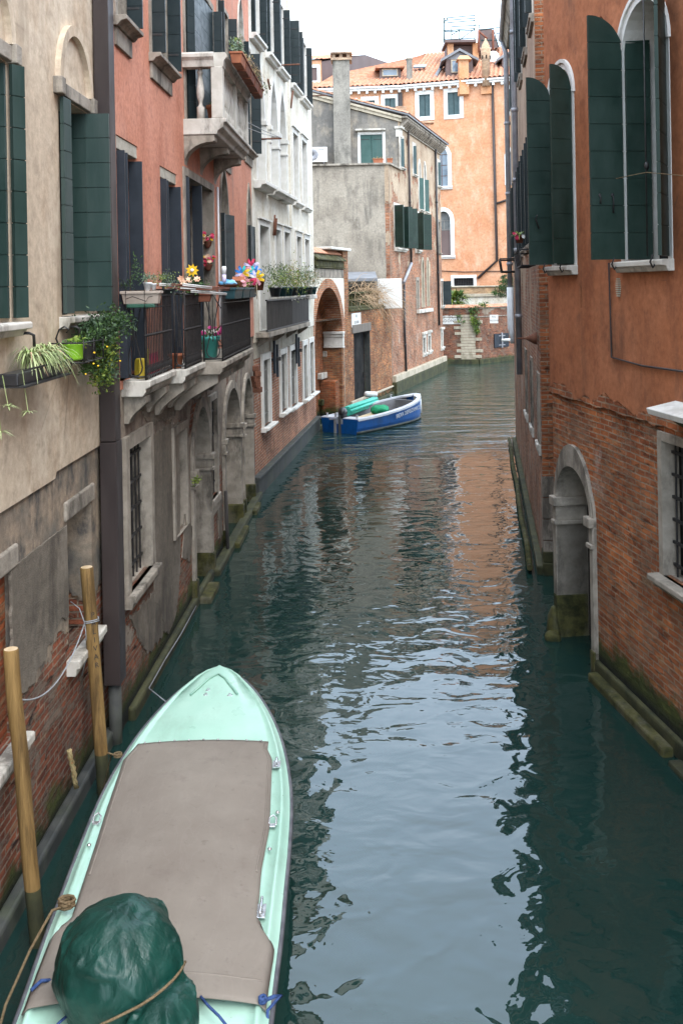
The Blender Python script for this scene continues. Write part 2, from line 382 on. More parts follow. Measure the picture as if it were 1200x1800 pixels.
X['plast_white'] = plain('white_plastic', (.70, .71, .72), (.78, .79, .80), 6, .4, .45, .03)
X['plast_black'] = plain('black_plastic', (.012, .012, .014), (.022, .022, .024), 6, .35, .5, .03)
X['plast_blue'] = plain('light_blue_plastic', (.12, .38, .66), (.18, .46, .72), 6, .4, .45, .05)
X['cordw'] = plain('white_rope', (.26, .27, .28), (.36, .37, .38), 60, .9, .1, .5)
X['cordb'] = plain('tan_rope', (.13, .09, .05), (.2, .145, .085), 60, .9, .1, .5)
X['cordn'] = plain('blue_rope', (.03, .06, .16), (.06, .10, .24), 60, .9, .1, .5)
X['leaf'] = leafmat('leaf_green', (.036, .078, .020), (.07, .13, .035))
X['leaf_dark'] = leafmat('leaf_dark', (.020, .042, .020), (.042, .075, .032))
X['leaf_grey'] = leafmat('leaf_sage', (.14, .20, .13), (.22, .29, .20))
X['leaf_lime'] = leafmat('leaf_lime', (.13, .20, .035), (.21, .27, .05), (.34, .31, .04))
X['leaf_dry'] = leafmat('leaf_dry', (.24, .19, .09), (.34, .27, .14), (.36, .16, .06))
X['leaf_stripe'] = leafmat('leaf_striped', (.24, .32, .11), (.42, .46, .24))
X['straw'] = leafmat('dry_stem', (.36, .23, .13), (.48, .34, .21))
X['fl_peach'] = leafmat('peach_petal', (.72, .42, .28), (.80, .58, .42))
X['fl_red'] = leafmat('red_petal', (.50, .03, .05), (.62, .06, .16))
X['fl_yellow'] = leafmat('yellow_petal', (.72, .42, .02), (.80, .54, .03))
X['fl_pink'] = leafmat('pink_petal', (.60, .20, .27), (.74, .42, .44))
X['fl_magenta'] = leafmat('magenta_petal', (.42, .03, .16), (.58, .08, .28))
X['fl_white'] = leafmat('white_petal', (.74, .72, .68), (.8, .78, .74))
X['fl_blue'] = leafmat('blue_vane', (.02, .16, .55), (.04, .26, .68))
X['fl_teal'] = leafmat('teal_vane', (.03, .40, .44), (.05, .5, .5))
X['fl_lilac'] = leafmat('lilac_vane', (.55, .5, .74), (.66, .6, .8))
# ------------------------------------------------------------------ walls with real openings
class Wall:
    """vertical wall plane; s runs along it, its outward normal points over the water"""
    def __init__(s, p0, p1):
        s.p0 = Vector((p0[0], p0[1], 0)); d = Vector((p1[0] - p0[0], p1[1] - p0[1], 0)); s.L = d.length
        s.d = d.normalized(); s.n = Vector((s.d.y, -s.d.x, 0)); s.holes = []
    def P(s, a, z, d=0.): return s.p0 + s.d * a + s.n * d + Vector((0, 0, z))
    def at(s, u, v, off=0.):
        a, b = ab(u, v); k = a / F; q = s.p0 + s.n * off
        t = (k * q.y - q.x) / (s.d.x - k * s.d.y); D = q.y + t * s.d.y
        return t, EYE - b * D / F
    def reach(s, a, u, v, off=0.):
        k = ab(u, v)[0] / F; p = s.P(a, 0, off); return (k * p.y - p.x) / (s.n.x - k * s.n.y)
    def rect(s, u0, v0, u1, v1):
        a, b = s.at(u0, v0), s.at(u1, v1)
        return min(a[0], b[0]), max(a[0], b[0]), min(a[1], b[1]), max(a[1], b[1])
    def box(s, g, s0, s1, z0, z1, d0, d1):
        b = [s.P(s0, z0, d0), s.P(s1, z0, d0), s.P(s1, z0, d1), s.P(s0, z0, d1)]
        g.hexa(b, [p + Vector((0, 0, z1 - z0)) for p in b])
    def prism(s, g, poly, d0, d1):
        g.hexa([s.P(a, z, d0) for a, z in poly], [s.P(a, z, d1) for a, z in poly])
    def profile(s, g, s0, s1, prof):
        """moulding: profile of (d, z) swept along the wall"""
        g.hexa([s.P(s0, z, d) for d, z in prof], [s.P(s1, z, d) for d, z in prof])

def pip(p, poly):
    x, y = p; c = False; j = len(poly) - 1
    for i in range(len(poly)):
        (xi, yi), (xj, yj) = poly[i], poly[j]
        if (yi > y) != (yj > y) and x < (xj - xi) * (y - yi) / (yj - yi) + xi: c = not c
        j = i
    return c

def wallpart(parent, name, W, outline, mat, d=0., thick=.62, holes=None):
    holes = W.holes if holes is None else holes
    g = G(); vs, es = [], []
    for poly in [outline] + [h[0] for h in holes]:
        b = len(vs); vs += [Vector(p) for p in poly]; es += [(b + i, b + (i + 1) % len(poly)) for i in range(len(poly))]
    v2, _, f2, *_ = delaunay_2d_cdt(vs, es, [], 0, 1e-5)
    for f in f2:
        c = sum((v2[i] for i in f), Vector((0, 0))) / len(f)
        if pip(c, outline) and not any(pip(c, h[0]) for h in holes):
            g.face([W.P(v2[i].x, v2[i].y, d) for i in f], uvs=[(v2[i].x, v2[i].y) for i in f])
    for poly, dep in [(outline, thick)] + holes:
        n = len(poly)
        for i in range(n):
            (a, z), (a2, z2) = poly[i], poly[(i + 1) % n]
            g.face([W.P(a, z, d), W.P(a2, z2, d), W.P(a2, z2, d - dep), W.P(a, z, d - dep)],
                   uvs=[(a, z), (a2, z2), (a2 + (dep if a2 == a else 0), z2 + (dep if a2 != a else 0)), (a + (dep if a2 == a else 0), z + (dep if a2 != a else 0))])
    return g.build(name, mat, parent)

def shape(kind, s0, s1, z0, z1, zs=None, g=0., gb=None, n=14):
    """opening outline grown by g (gb at the bottom); zs: springing, z1: crown"""
    gb = g if gb is None else gb
    if kind == 'rect': return [(s0 - g, z0 - gb), (s1 + g, z0 - gb), (s1 + g, z1 + g), (s0 - g, z1 + g)]
    c, r, h = (s0 + s1) / 2, (s1 - s0) / 2 + g, z1 - zs + g
    pts = [(s0 - g, z0 - gb), (s1 + g, z0 - gb)]
    for i in range(n + 1):
        t = i / n
        if kind == 'arch': x, y = math.cos(PI * t), math.sin(PI * t)
        elif kind == 'ogee':
            a = abs(2 * t - 1); x = (1 if t < .5 else -1) * (a ** .75)
            q = 1 - a; y = .72 * math.sin(min(1, q * 1.45) * PI / 2) + .28 * max(0, (q - .55) / .45) ** 1.6
        else:   # pointed
            a = abs(2 * t - 1); q = 1 - a; x = (1 if t < .5 else -1) * math.cos(q * PI / 2) ** .8; y = math.sin(q * PI / 2) ** .9
        pts.append((c + r * x, zs + h * y))
    return pts

def opening(parent, W, kind, s0, s1, z0, z1, zs=None, fw=.12, fb=0., proud=.03, depth=.22, frame='stone', pane='glass', name='window', mull=None, fill=True, hole=True, label=None):
    """stone surround lining a real hole in the wall, with a pane deep inside"""
    inn = shape(kind, s0, s1, z0, z1, zs, 0., 0.)
    if fw:
        out = shape(kind, s0, s1, z0, z1, zs, fw, fb); g = G(); n = len(inn)
        for i in range(n):
            j = (i + 1) % n
            a, b, c, e = out[i], out[j], inn[j], inn[i]
            if i == 0 and fb == 0:
                g.face([W.P(*e, proud), W.P(*c, proud), W.P(*c, -depth), W.P(*e, -depth)]); continue
            g.face([W.P(*a, proud), W.P(*b, proud), W.P(*c, proud), W.P(*e, proud)])
            g.face([W.P(*a, -.03), W.P(*b, -.03), W.P(*b, proud), W.P(*a, proud)])
            g.face([W.P(*e, proud), W.P(*c, proud), W.P(*c, -depth), W.P(*e, -depth)])
        o = g.build(name, X[frame], parent)
        if hole: W.holes.append((shape(kind, s0, s1, z0, z1, zs, fw * .5, -.002 if fb == 0 else fb * .5), .05))
        pp = shape(kind, s0, s1, z0, z1, zs, .02, .02); pname = 'pane'; pm = X[pane]; par = o
    else:
        if hole: W.holes.append((inn, depth))
        pp = shape(kind, s0, s1, z0, z1, zs, .02, .02); o = None; pname = name; pm = X[pane]; par = parent
    if fill:
        g = G(); W.prism(g, pp, -depth - .03, -depth + .012)
        p = g.build(pname, pm, par)
        if o is None: o = p
    if mull:
        g = G(); t = .025
        for k in range(mull[0] + 1):
            a = s0 + (s1 - s0) * k / mull[0]; W.box(g, a - t, a + t, z0, zs or z1, -depth + .012, -depth + .05)
        for k in range(mull[1] + 1):
            z = z0 + ((zs or z1) - z0) * k / mull[1]; W.box(g, s0, s1, z - t, z + t, -depth + .012, -depth + .045)
        g.build('sash', X[mull[2]], o)
    if label: o['label'] = label
    return o

def sill(win, W, s0, s1, z, mat='stone', over=.12, h=.1, out=.14, name='sill'):
    g = G()
    W.profile(g, s0 - over, s1 + over, [(-.05, z - h), (out * .55, z - h), (out * .7, z - h * .55), (out, z - h * .5), (out, z - .012), (out - .012, z), (-.05, z)])
    return g.build(name, X[mat], win, bevel=.008)

def leaf(win, W, s, d, ang, L, z0, z1, mat, arch=0., t=.04, pitch=.28, iron=True, groove=.006, name='shutter'):
    """boarded shutter leaf hinged at (s, d), opened to ang degrees from the wall line"""
    a = math.radians(ang); u = W.d * math.cos(a) + W.n * math.sin(a); w = Vector((-u.y, u.x, 0))
    o = W.P(s, 0, d); g = G()
    def h(x): return z1 if not arch else z1 - arch + math.sqrt(max(0, arch * arch - max(0, arch - x) ** 2)) * 1.0
    def slab(za, zb, tt, ins):
        m = 8 if (arch and zb > z1 - arch) else 1
        xs = [ins + (L - 2 * ins) * i / m for i in range(m + 1)]
        top = [min(zb, h(x) - ins) for x in xs]
        if min(max(top) - za, 1) < .02: return
        poly = [(xs[0], za), (xs[-1], za)] + [(x, max(za + .004, q)) for x, q in list(zip(xs, top))[::-1]]
        g.hexa([o + u * x + w * (-tt / 2) + Vector((0, 0, z)) for x, z in poly], [o + u * x + w * (tt / 2) + Vector((0, 0, z)) for x, z in poly])
    n = max(1, round((z1 - z0) / pitch)); p = (z1 - z0) / n
    for k in range(n): slab(z0 + k * p + groove / 2, z0 + (k + 1) * p - groove / 2, t, 0)
    slab(z0 + .01, z1 - .01, t * .55, .006)
    if iron:
        g.mi = 1
        for q in (.12, .86):
            z = z0 + (z1 - z0) * q
            for sg in (-1, 1):
                b = [o + u * x + w * (sg * (t / 2 + e)) + Vector((0, 0, z)) for x, e in ((.0, .0), (L * .8, 0), (L * .8, .006), (0, .006))]
                g.hexa(b, [p2 + Vector((0, 0, .03)) for p2 in b])
    return g.build(name, [X[mat], X['iron']], win)

def grille(win, W, s0, s1, z0, z1, d=-.06, nv=5, nh=5, r=.011, mat='iron'):
    g = G()
    for k in range(nv):
        a = s0 + (s1 - s0) * (k + .5) / nv; g.tube([W.P(a, z0, d), W.P(a, z1, d)], r, 5, False)
    for k in range(nh):
        z = z0 + (z1 - z0) * (k + .5) / nh; W.box(g, s0, s1, z - .016, z + .016, d - .012, d + .012)
    return g.build('grille', X[mat], win)

def body(parent, W, s0, s1, H, depth, mat, z0=-1.2, gap=.62, roof=True, roofmat='tile', eave=.25, skew0=0., skew1=0.):
    """the mass of the building behind its front wall"""
    g = G(); b = [W.P(s0, z0, -gap), W.P(s1, z0, -gap), W.P(s1 + skew1, z0, -depth), W.P(s0 + skew0, z0, -depth)]
    g.hexa(b, [p + Vector((0, 0, H - z0 - .02)) for p in b]); g.build('rear_walls', mat, parent)
    if roof:
        g = G(); W.profile(g, s0, s1, [(eave, H), (eave, H + .12), (-depth * .5, H + depth * .22), (-depth - .1, H + .12), (-depth - .1, H)])
        g.build('roof', X[roofmat], parent)

def bracket(parent, W, s0, s1, ztop, h, out, mat='stone_dirty', name='bracket'):
    """scrolled stone corbel"""
    prof = [(-.03, ztop), (out, ztop), (out, ztop - h * .25)]
    for i in range(7):
        t = i / 6; prof.append((out * (.92 - .80 * t) + .05 * math.sin(t * PI * 2) * out, ztop - h * .3 - h * .7 * t ** 1.4))
    prof.append((-.03, ztop - h))
    g = G(); W.profile(g, s0, s1, prof); return g.build(name, X[mat], parent, bevel=.01)

def pipe(parent, pts, r, mat, name='drainpipe', joints=(), n=10):
    g = G(); g.tube(pts, r, n)
    for a in joints:
        i, t = a; p = Vector(pts[i]).lerp(Vector(pts[i + 1]), t); q = (Vector(pts[i + 1]) - Vector(pts[i])).normalized() * .05
        g.tube([p - q, p + q], r * 1.22, n)
    return g.build(name, X[mat], parent)

def tiles(name, parent, eL, eR, rR, rL, mat, rib=.24, amp=.05, rows=.38):
    """pantile roof slope as real corrugation"""
    eL, eR, rR, rL = map(Vector, (eL, eR, rR, rL)); g = G()
    nr = max(4, int((eR - eL).length / rib)); m = nr * 4
    ns = max(3, int(((rL - eL).length + (rR - eR).length) / 2 / rows))
    nn = (eR - eL).cross(rL - eL + rR - eR).normalized()
    if nn.z < 0: nn = -nn
    rg = random.Random(len(name) + nr); grid = []
    for j in range(ns * 2 + 1):
        row = []; t = (j + 1) // 2 / ns
        for i in range(m + 1):
            x = i / m; p = eL.lerp(eR, x).lerp(rL.lerp(rR, x), min(1, t))
            w = abs(math.sin(i * PI / 4)) * amp + (.022 if j % 2 else 0.) + .012 * mnoise.noise((i * .35, j * .5, 3.))
            row.append(g.bm.verts.new(p + nn * w))
        grid.append(row)
    for j in range(ns * 2):
        for i in range(m): g.bm.faces.new([grid[j][i], grid[j][i + 1], grid[j + 1][i + 1], grid[j + 1][i]])
    return g.build(name, X[mat], parent)

def ragged(poly, amp=.02, step=.06, seed=1, keep=()):
    out = []; n = len(poly)
    for i in range(n):
        p, q = Vector(poly[i]), Vector(poly[(i + 1) % n]); k = max(1, int((q - p).length / step))
        for j in range(k):
            c = p.lerp(q, j / k); a = amp * (.25 if i in keep else 1.)
            out.append((c.x + a * 2 * mnoise.noise((c.x * 9, c.y * 9, seed)) + a * mnoise.noise((c.x * 31, c.y * 31, seed + 3)), c.y + a * 2 * mnoise.noise((c.x * 9, c.y * 9, seed + 7)) + a * mnoise.noise((c.x * 31, c.y * 31, seed + 9))))
    return out
# ------------------------------------------------------------------ the wall lines of the two banks (metres)
L1 = Wall((-3.04, -1.0), (-2.785, 11.42))          # cream house
L2 = Wall((-2.66, 11.4), (-2.223, 24.4))          # red house
L3 = Wall((-2.23, 24.4), (-.99, 35.5))            # white house
L4 = Wall((-.99, 35.5), (2.36, 46.75))            # garden wall
L5 = Wall((2.36, 46.75), (6.2, 59.65))            # brick house
QF = Wall((3.6, 64.6), (8.9, 63.5)); QG = Wall((8.9, 63.5), (13.5, 68.2))
R1 = Wall((3.1, 14.42), (4.865, 1.0))              # rust house, far corner to near end
R2 = Wall((5.65, 31.9), (3.52, 17.3))             # tan brick house, far corner to near corner

# ================================================================== CREAM HOUSE
b = thing('cream_house', L1.P(9, 0), 'cream plastered house with dark green shutters and a peeling bare base', 'house')
S0, S1 = .0, L1.L
zc = L1.at(90, 835)[1]
H1 = 10.6
# upper arched window with its lintel and blind tympanum
def cream_window(s0, s1, z0, z1, near, cut=None):
    w = opening(b, L1, 'rect', s0, s1, z0, z1, fw=0, depth=.26, pane='void')
    g = G(); L1.box(g, s0 - .12, s1 + .12, z1 + .012, z1 + .15, -.04, .05); L1.box(g, s0 - .16, s0 - .02, z1, z1 + .17, -.02, .09); L1.box(g, s1 + .02, s1 + .16, z1, z1 + .17, -.02, .09)
    g.build('lintel', X['stone_dirty'], w, bevel=.01)
    zs = z1 + .16; r = (s1 - s0) / 2 + .1; c = (s0 + s1) / 2; g = G()
    pts = [(c + r * math.cos(PI * i / 22), zs + r * 1.12 * math.sin(PI * i / 22)) for i in range(23)]
    for i in range(22):
        (a, z), (a2, z2) = pts[i], pts[i + 1]
        k = (r - .10) / r; q = [(a, z), (a2, z2), (c + (a2 - c) * k, zs + (z2 - zs) * k), (c + (a - c) * k, zs + (z - zs) * k)]
        L1.prism(g, q, -.02, .06)
    g.build('arch_moulding', X['cream'], w)
    sill(w, L1, s0, s1, z0, 'stone', .1, .12, .16)
    for q in near: leaf(w, L1, *q[:3], q[3], z0 + .03, z1 - .01, 'sh_green', iron=False, groove=.009)
    for a in (s0 - .04, s1 + .06):
        g = G(); g.tube([L1.P(a, z0 - .1, .0), L1.P(a, z0 - .1, .14), L1.P(a + .03, z0 - .12, .17), L1.P(a + .04, z0 - .22, .17)], .014, 6); g.build('shutter_hook', X['iron'], w)
    return w
a0, a1, zb, zt = L1.rect(103, 178, 158, 550)
zt = L1.at(123, 181)[1]; zb = L1.at(150, 553)[1]
cream_window(a0, a1, zb, zt, [(a0 - .04, .045, 3, L1.at(124, 300, .05)[0] - a0 + .02), (a1 - .03, .0, 88, .26), (a1 - .03, -.0, -88, .25)])
c1 = L1.at(14, 300)[0]
cream_window(c1 - (a1 - a0), c1, zb, zt, [(c1 + .0, .04, 30, L1.reach(c1, 42, 300) * .98), (c1 - .03, -.0, -88, .24), (c1 - (a1 - a0), .05, 160, .4)])
# low openings of the bare base
for (u0, v0, u1, v1) in ((124, 915, 169, 1085),):
    q = L1.rect(u0, v0, u1, v1); zt2 = L1.at(u0, v0)[1]
    w = opening(b, L1, 'rect', q[0], q[1], L1.at(133, 1150)[1], zt2, fw=0, depth=.42, pane='void', name='low_window')
    g = G(); L1.box(g, q[0] - .1, q[1] + .08, zt2 + .005, zt2 + .2, -.3, -.005); g.build('lintel', X['stone_dirty'], w, bevel=.02)
    sill(w, L1, q[0], q[1], L1.at(133, 1150)[1], 'stone', .1, .16, .1)
q0 = L1.at(30, 1000)[0]; zl = L1.at(28, 1000)[1]
w = opening(b, L1, 'rect', q0 - .9, q0, L1.at(15, 1320)[1], zl, fw=0, depth=.12, pane='infill', name='bricked_window')
g = G(); L1.box(g, q0 - 1.0, q0 + .08, zl + .005, zl + .2, -.1, -.005); g.build('lintel', X['stone_dirty'], w, bevel=.02)
sill(w, L1, q0 - .9, q0, L1.at(15, 1320)[1], 'stone', .1, .16, .1)
hi = [h for h in L1.holes if h[0][0][1] > zc]; lo = [h for h in L1.holes if h[0][0][1] < zc]
zst = L1.at(98, 848)[0]
wallpart(b, 'wall', L1, [(S0, zc - .06), (zst, zc - .06), (zst + .04, zc), (S1, zc), (S1, H1), (S0, H1)], X['cream'], .0, holes=hi)
wallpart(b, 'base_wall', L1, [(S0, -1.2), (S1, -1.2), (S1, zc + .3), (S0, zc + .3)], X['cream_base'], -.035, holes=lo)
body(b, L1, S0, S1, H1, 7, X['cream'])
# a remnant of grey cement render on the base
g = G(); pl = [(L1.at(u, v)) for u, v in ((24, 1000), (122, 922), (126, 1080), (120, 1090), (112, 1085), (104, 1105), (98, 1130), (88, 1138), (84, 1165), (70, 1180), (66, 1200), (52, 1210), (45, 1222), (34, 1215), (28, 1160))]
L1.prism(g, ragged(pl, .022, .05, 1, (0, 1)), -.05, -.020); g.build('cement_patch', X['patch'], b, bevel=.006)
# square brown rainwater duct with its cast pipe below
sd = L1.at(186, 600)[0] - .36
g = G(); zj = L1.at(190, 778, .1)[1]; ze = L1.at(212, 1182, .1)[1]
L1.box(g, sd, sd + .25, zj + .01, H1, .015, .19); L1.box(g, sd - .008, sd + .258, ze, zj - .0, .008, .198)
g.build('drainpipe', X['gut_brown'], b, bevel=.006)
g = G(); g.tube([L1.P(sd + .12, -.5, .1), L1.P(sd + .12, ze + .05, .1)], .075, 12); g.build('drainpipe', X['black_base'], b)
g = G(); L1.box(g, S0, S1 - .2, -.6, .16, -.03, .09); g.build('footing', X['black_base'], b, bevel=.03)

# ================================================================== RED HOUSE
b = thing('red_house', L2.P(6, 0), 'salmon red plastered house with iron balconies full of flower pots', 'house')
H2 = 13.2; zr = 4.02
# --- top floor windows
def sill2(w, s0, s1, z):
    g = G(); L2.profile(g, s0 - .14, s1 + .14, [(-.03, z - .12), (.06, z - .12), (.1, z - .07), (.17, z - .05), (.17, z), (-.03, z)])
    L2.box(g, s0 - .08, s1 + .08, z - .34, z - .125, -.03, .035); g.build('sill', X['stone_dirty'], w, bevel=.006)
zu = L2.at(253, 58, .17)[1]
for k, (ua, va, ub, vb, tip) in enumerate(((195, 5, 253, 57, 251), (283, 101, 320, 140, 319))):
    s0, s1 = max(.22, L2.at(ua, va, .17)[0] + .14), L2.at(ub, vb, .17)[0] - .14
    w = opening(b, L2, 'rect', s0, s1, zu, zu + 2.0, fw=.1, depth=.2, frame='stone_dirty', pane='glass')
    sill2(w, s0, s1, zu); zz_ = zu + .02
    leaf(w, L2, s1 + .0, .0, 88, L2.reach(s1, tip, vb - 30), zz_, zu + 1.98, 'sh_dark', t=.045)
    if k: leaf(w, L2, s0, .0, 88, L2.reach(s0, 292, 100), zz_, zu + 1.98, 'sh_dark', t=.045)
# balcony door with tall shutters
zbf = 7.99
s0, s1 = L2.at(324, 60)[0], L2.at(372, 60)[0]
w = opening(b, L2, 'rect', s0, s1, zbf, zbf + 2.6, fw=.12, depth=.16, frame='stone_dirty', pane='greypane', name='balcony_door')
for k, (sa, an, ln) in enumerate(((s0, 40, .16), (s0 + .1, 2, (s1 - s0) * .5), (s1 - (s1 - s0) * .4, 2, (s1 - s0) * .4), (s1 + .02, 88, .16))):
    leaf(w, L2, sa, -.03 if k in (1, 2) else .04, an, ln, zbf + .03, zbf + 2.58, 'sh_dark', iron=False)
# further top floor windows
for u0, u1, v1 in ((383, 400, 100), (430, 441, 262)):
    s0, s1 = L2.at(u0, v1)[0], L2.at(u1, v1)[0]
    z0 = L2.at(u1 + 4, v1 + 14)[1] if u0 > 400 else 8.0
    z1 = L2.at(388, 12)[1] if u0 < 400 else L2.at(432, 82)[1]
    w = opening(b, L2, 'rect', s0, s1, z0, z1, fw=.09, depth=.2, frame='stone_dirty')
    sill2(w, s0, s1, z0)
    leaf(w, L2, s0 - .02, .03, 92, .12, z0 + .02, z1 - .02, 'sh_dark'); leaf(w, L2, s1 + .02, .03, 84, .18 if u0 < 400 else .24, z0 + .02, z1 - .02, 'sh_dark', t=.06)
s0, s1 = L2.at(418, 90)[0], L2.at(427, 90)[0]
w = opening(b, L2, 'ogee', s0, s1, 8.3, L2.at(423, 0)[1], L2.at(420, 60)[1], fw=.07, depth=.2, pane='glass')
# --- stone balcony
zfl, out = 7.98, .66
e0, e1 = L2.at(322, 200)[0], L2.at(322, 200)[0] + 3.25
g = G(); L2.profile(g, e0, e1, [(-.05, zfl - .26), (out - .12, zfl - .26), (out - .1, zfl - .2), (out - .02, zfl - .15), (out, zfl - .07), (out + .04, zfl - .06), (out + .04, zfl), (-.05, zfl)])
bal = g.build('balcony', X['stone'], b, bevel=.012)
for a in (e0 + .02, e0 + 1.45, e1 - .3):
    pf = [(-.03, zfl - .262)]; pf.append((out - .16, zfl - .262)); pf.append((out - .16, zfl - .36))
    for i in range(9):
        t = i / 8; pf.append(((out - .2) * (1 - math.sin(t * PI / 2)) + .0, zfl - .38 - .36 * (1 - math.cos(t * PI / 2))))
    pf.append((-.03, zfl - .76)); g = G(); L2.profile(g, a, a + .26, pf); g.build('bracket', X['stone_dirty'], bal, bevel=.012)
zr0 = zfl + .84
g = G(); rp = lambda o1, o2: [(o1, zr0), (o2, zr0), (o2 + .015, zr0 + .1), (o2 + .06, zr0 + .15), (o2 + .06, zr0 + .2), (o2 + .03, zr0 + .23), (o1 - .03, zr0 + .23), (o1 - .06, zr0 + .2), (o1 - .06, zr0 + .15), (o1 - .015, zr0 + .1)]
L2.profile(g, e0 + .02, e1 - .02, rp(out - .2, out)); g.build('top_rail', X['stone'], bal)
for a in (e0 + .1, e1 - .1):
    g = G(); pr = rp(-.1, .1)
    g.hexa([L2.P(a + d, z, -.02) for d, z in pr], [L2.P(a + d, z, out - .145) for d, z in pr]); g.build('side_rail', X['stone'], bal)
for a in (e0 + .11, e0 + 1.62, e1 - .11):
    g = G(); L2.box(g, a - .1, a + .1, zfl, zr0 - .0, out - .2, out - .01); g.build('pier', X['stone'], bal, bevel=.012)
bp = [(.062, 0), (.062, .2), (.06, .205), (.036, .215), (.03, .26), (.036, .30), (.056, .36), (.064, .43), (.058, .52), (.043, .62), (.034, .70), (.034, .73), (.046, .75), (.046, .79), (.034, .8), (.034, .82), (.052, .83), (.052, .84)]
def baluster(p):
    g = G(); g.lathe(p, bp, 14); g.build('baluster', X['stone'], bal)
baluster(L2.P(e0 + .11, zfl, .27)); baluster(L2.P(e1 - .11, zfl, .27))
for k in range(6):
    for base in (e0 + .32, e0 + 1.83): baluster(L2.P(base + k * .222, zfl, out - .1))
# --- middle floor: french doors on the iron balcony
zf = 4.12; zl = L2.at(205, 252)[1]
def door_pair(s0, s1, z1, tips):
    w = opening(b, L2, 'rect', s0, s1, zf, z1, fw=0, depth=.24, pane='void', name='french_door')
    g = G(); L2.box(g, s0, s1, z1 - .16, z1 - .001, -.2, -.012); g.build('lintel', X['white_base'], w, bevel=.008)
    z2 = z1 - .19
    vm = 400
    leaf(w, L2, s0 + .03, -.03, 86, tips[0], zf + .04, z2, 'sh_navy', pitch=9, iron=False); leaf(w, L2, s0 + .16, -.05, 80, tips[0] + .02, zf + .04, z2 - .01, 'sh_navy', pitch=9, iron=False)
    leaf(w, L2, s1 - .01, -.12, 86, .12 + tips[1], zf + .04, z2, 'sh_navy', pitch=9, iron=False); leaf(w, L2, s1 - .03, -.2, 178, (s1 - s0) * .5, zf + .04, z2, 'sh_navy', pitch=9, iron=False)
sa_, sb_ = L2.at(205, 300)[0], L2.at(243, 300)[0]; door_pair(sa_, sb_, L2.at(205, 236)[1], (L2.reach(sa_, 223, 300), L2.reach(sb_, 250, 300)))
sa_, sb_ = L2.at(282, 340)[0], L2.at(311, 340)[0]; door_pair(sa_, sb_, L2.at(282, 291)[1], (L2.reach(sa_, 296, 340), L2.reach(sb_, 318, 340)))
s0, s1 = L2.at(325, 400)[0], L2.at(373, 400)[0]; z1 = L2.at(324, 308)[1]
w = opening(b, L2, 'rect', s0, s1, zf, z1, fw=.13, depth=.42, frame='stone_dirty', pane='void', name='french_door')
leaf(w, L2, s0 + .02, -.02, 84, .1, zf + .03, z1 - .03, 'sh_navy', pitch=9, iron=False)
sm_ = s0 + (s1 - s0) * .5; leaf(w, L2, sm_, -.12, 90, .12 + L2.reach(sm_, 356, 400), zf + .03, z1 - .03, 'sh_navy', pitch=9, iron=False)
M3 = (s0, s1)
for u0, u1, vp, vl in ((387, 401, 318, 372), (434.5, 441, 347, 394)):
    s0, s1 = L2.at(u0, 430)[0], L2.at(u1, 430)[0]; zs = L2.at(u0, vl)[1]; zp = zs + .95
    w = opening(b, L2, 'ogee', s0, s1, zf + (.0 if u0 < 400 else .9), zp, zs, fw=.09, depth=.2, frame='stone_dirty', pane='void', name='gothic_window')
    z0 = zf + (.02 if u0 < 400 else .9)
    leaf(w, L2, s0 - .02, .03, 92, .08, z0, zs - .03, 'sh_dark', t=.08); leaf(w, L2, s1 + .02, .03, 84, .08, z0, zs - .03, 'sh_dark', t=.08)
    leaf(w, L2, s0, -.06, 15, (s1 - s0) * .8, z0, zs - .03, 'sh_dark')
g = G(); a = L2.at(380, 330)[0]
g.tube([L2.P(a, z, .03) for z in (zf + .1, 6.0, 7.2)], .02, 8); g.build('drainpipe', X['gut_white'], b)
# --- the three stepped iron balconies
steps = [(.27, 1.83, .30), (1.85, 3.13, .47), (3.15, 6.45, .78)]
def rail_front(g, s0, s1, o, z0, z1, gap=.085):
    n = max(2, int((s1 - s0) / gap))
    L2.box(g, s0, s1, z1 - .02, z1, o - .018, o + .018); L2.box(g, s0, s1, z0 + .03, z0 + .05, o - .012, o + .012); L2.box(g, s0, s1, z1 - .16, z1 - .145, o - .008, o + .008)
    for k in range(n + 1):
        a = s0 + (s1 - s0) * k / n; g.tube([L2.P(a, z0, o), L2.P(a, z1, o)], .0085, 5, False)
        g.tube([L2.P(a + .03 * math.cos(q * PI / 4), z0 + .12 + .06 * math.sin(q * PI / 4), o) for q in range(9)], .006, 4, False)
        g.lathe(L2.P(a, z0 + (z1 - z0) * .52, o), [(.006, -.02), (.018, -.006), (.018, .006), (.006, .02)], 6)
def rail_side(g, s, o0, o1, z0, z1, n=1):
    a = [L2.P(s, z1, o0), L2.P(s, z1, o1)]; g.tube(a, .014, 6); g.tube([L2.P(s, z0 + .04, o0), L2.P(s, z0 + .04, o1)], .012, 6)
    w = (o1 - o0) / n
    for k in range(n):
        c = o0 + w * (k + .5); r = w * .34
        for sg in (-1, 1):
            pts = [L2.P(s, z1 - .02, c + sg * w * .42), L2.P(s, z0 + (z1 - z0) * .58, c + sg * w * .1), L2.P(s, z0 + (z1 - z0) * .48, c + sg * w * .09), L2.P(s, z0 + r + .06, c + sg * r * 1.05)]
            pts += [L2.P(s, z0 + .05 + r - r * math.sin(q * PI / 12), c + sg * r * math.cos(q * PI / 12)) for q in range(0, 7)]
            g.tube(pts, .009, 5, False)
        g.tube([L2.P(s, z1, c), L2.P(s, z0 + .3, c)], .008, 5, False)
    for o in (o0, o1): g.tube([L2.P(s, z0, o), L2.P(s, z1 + .03, o)], .013, 6)
zt = zf + 1.03
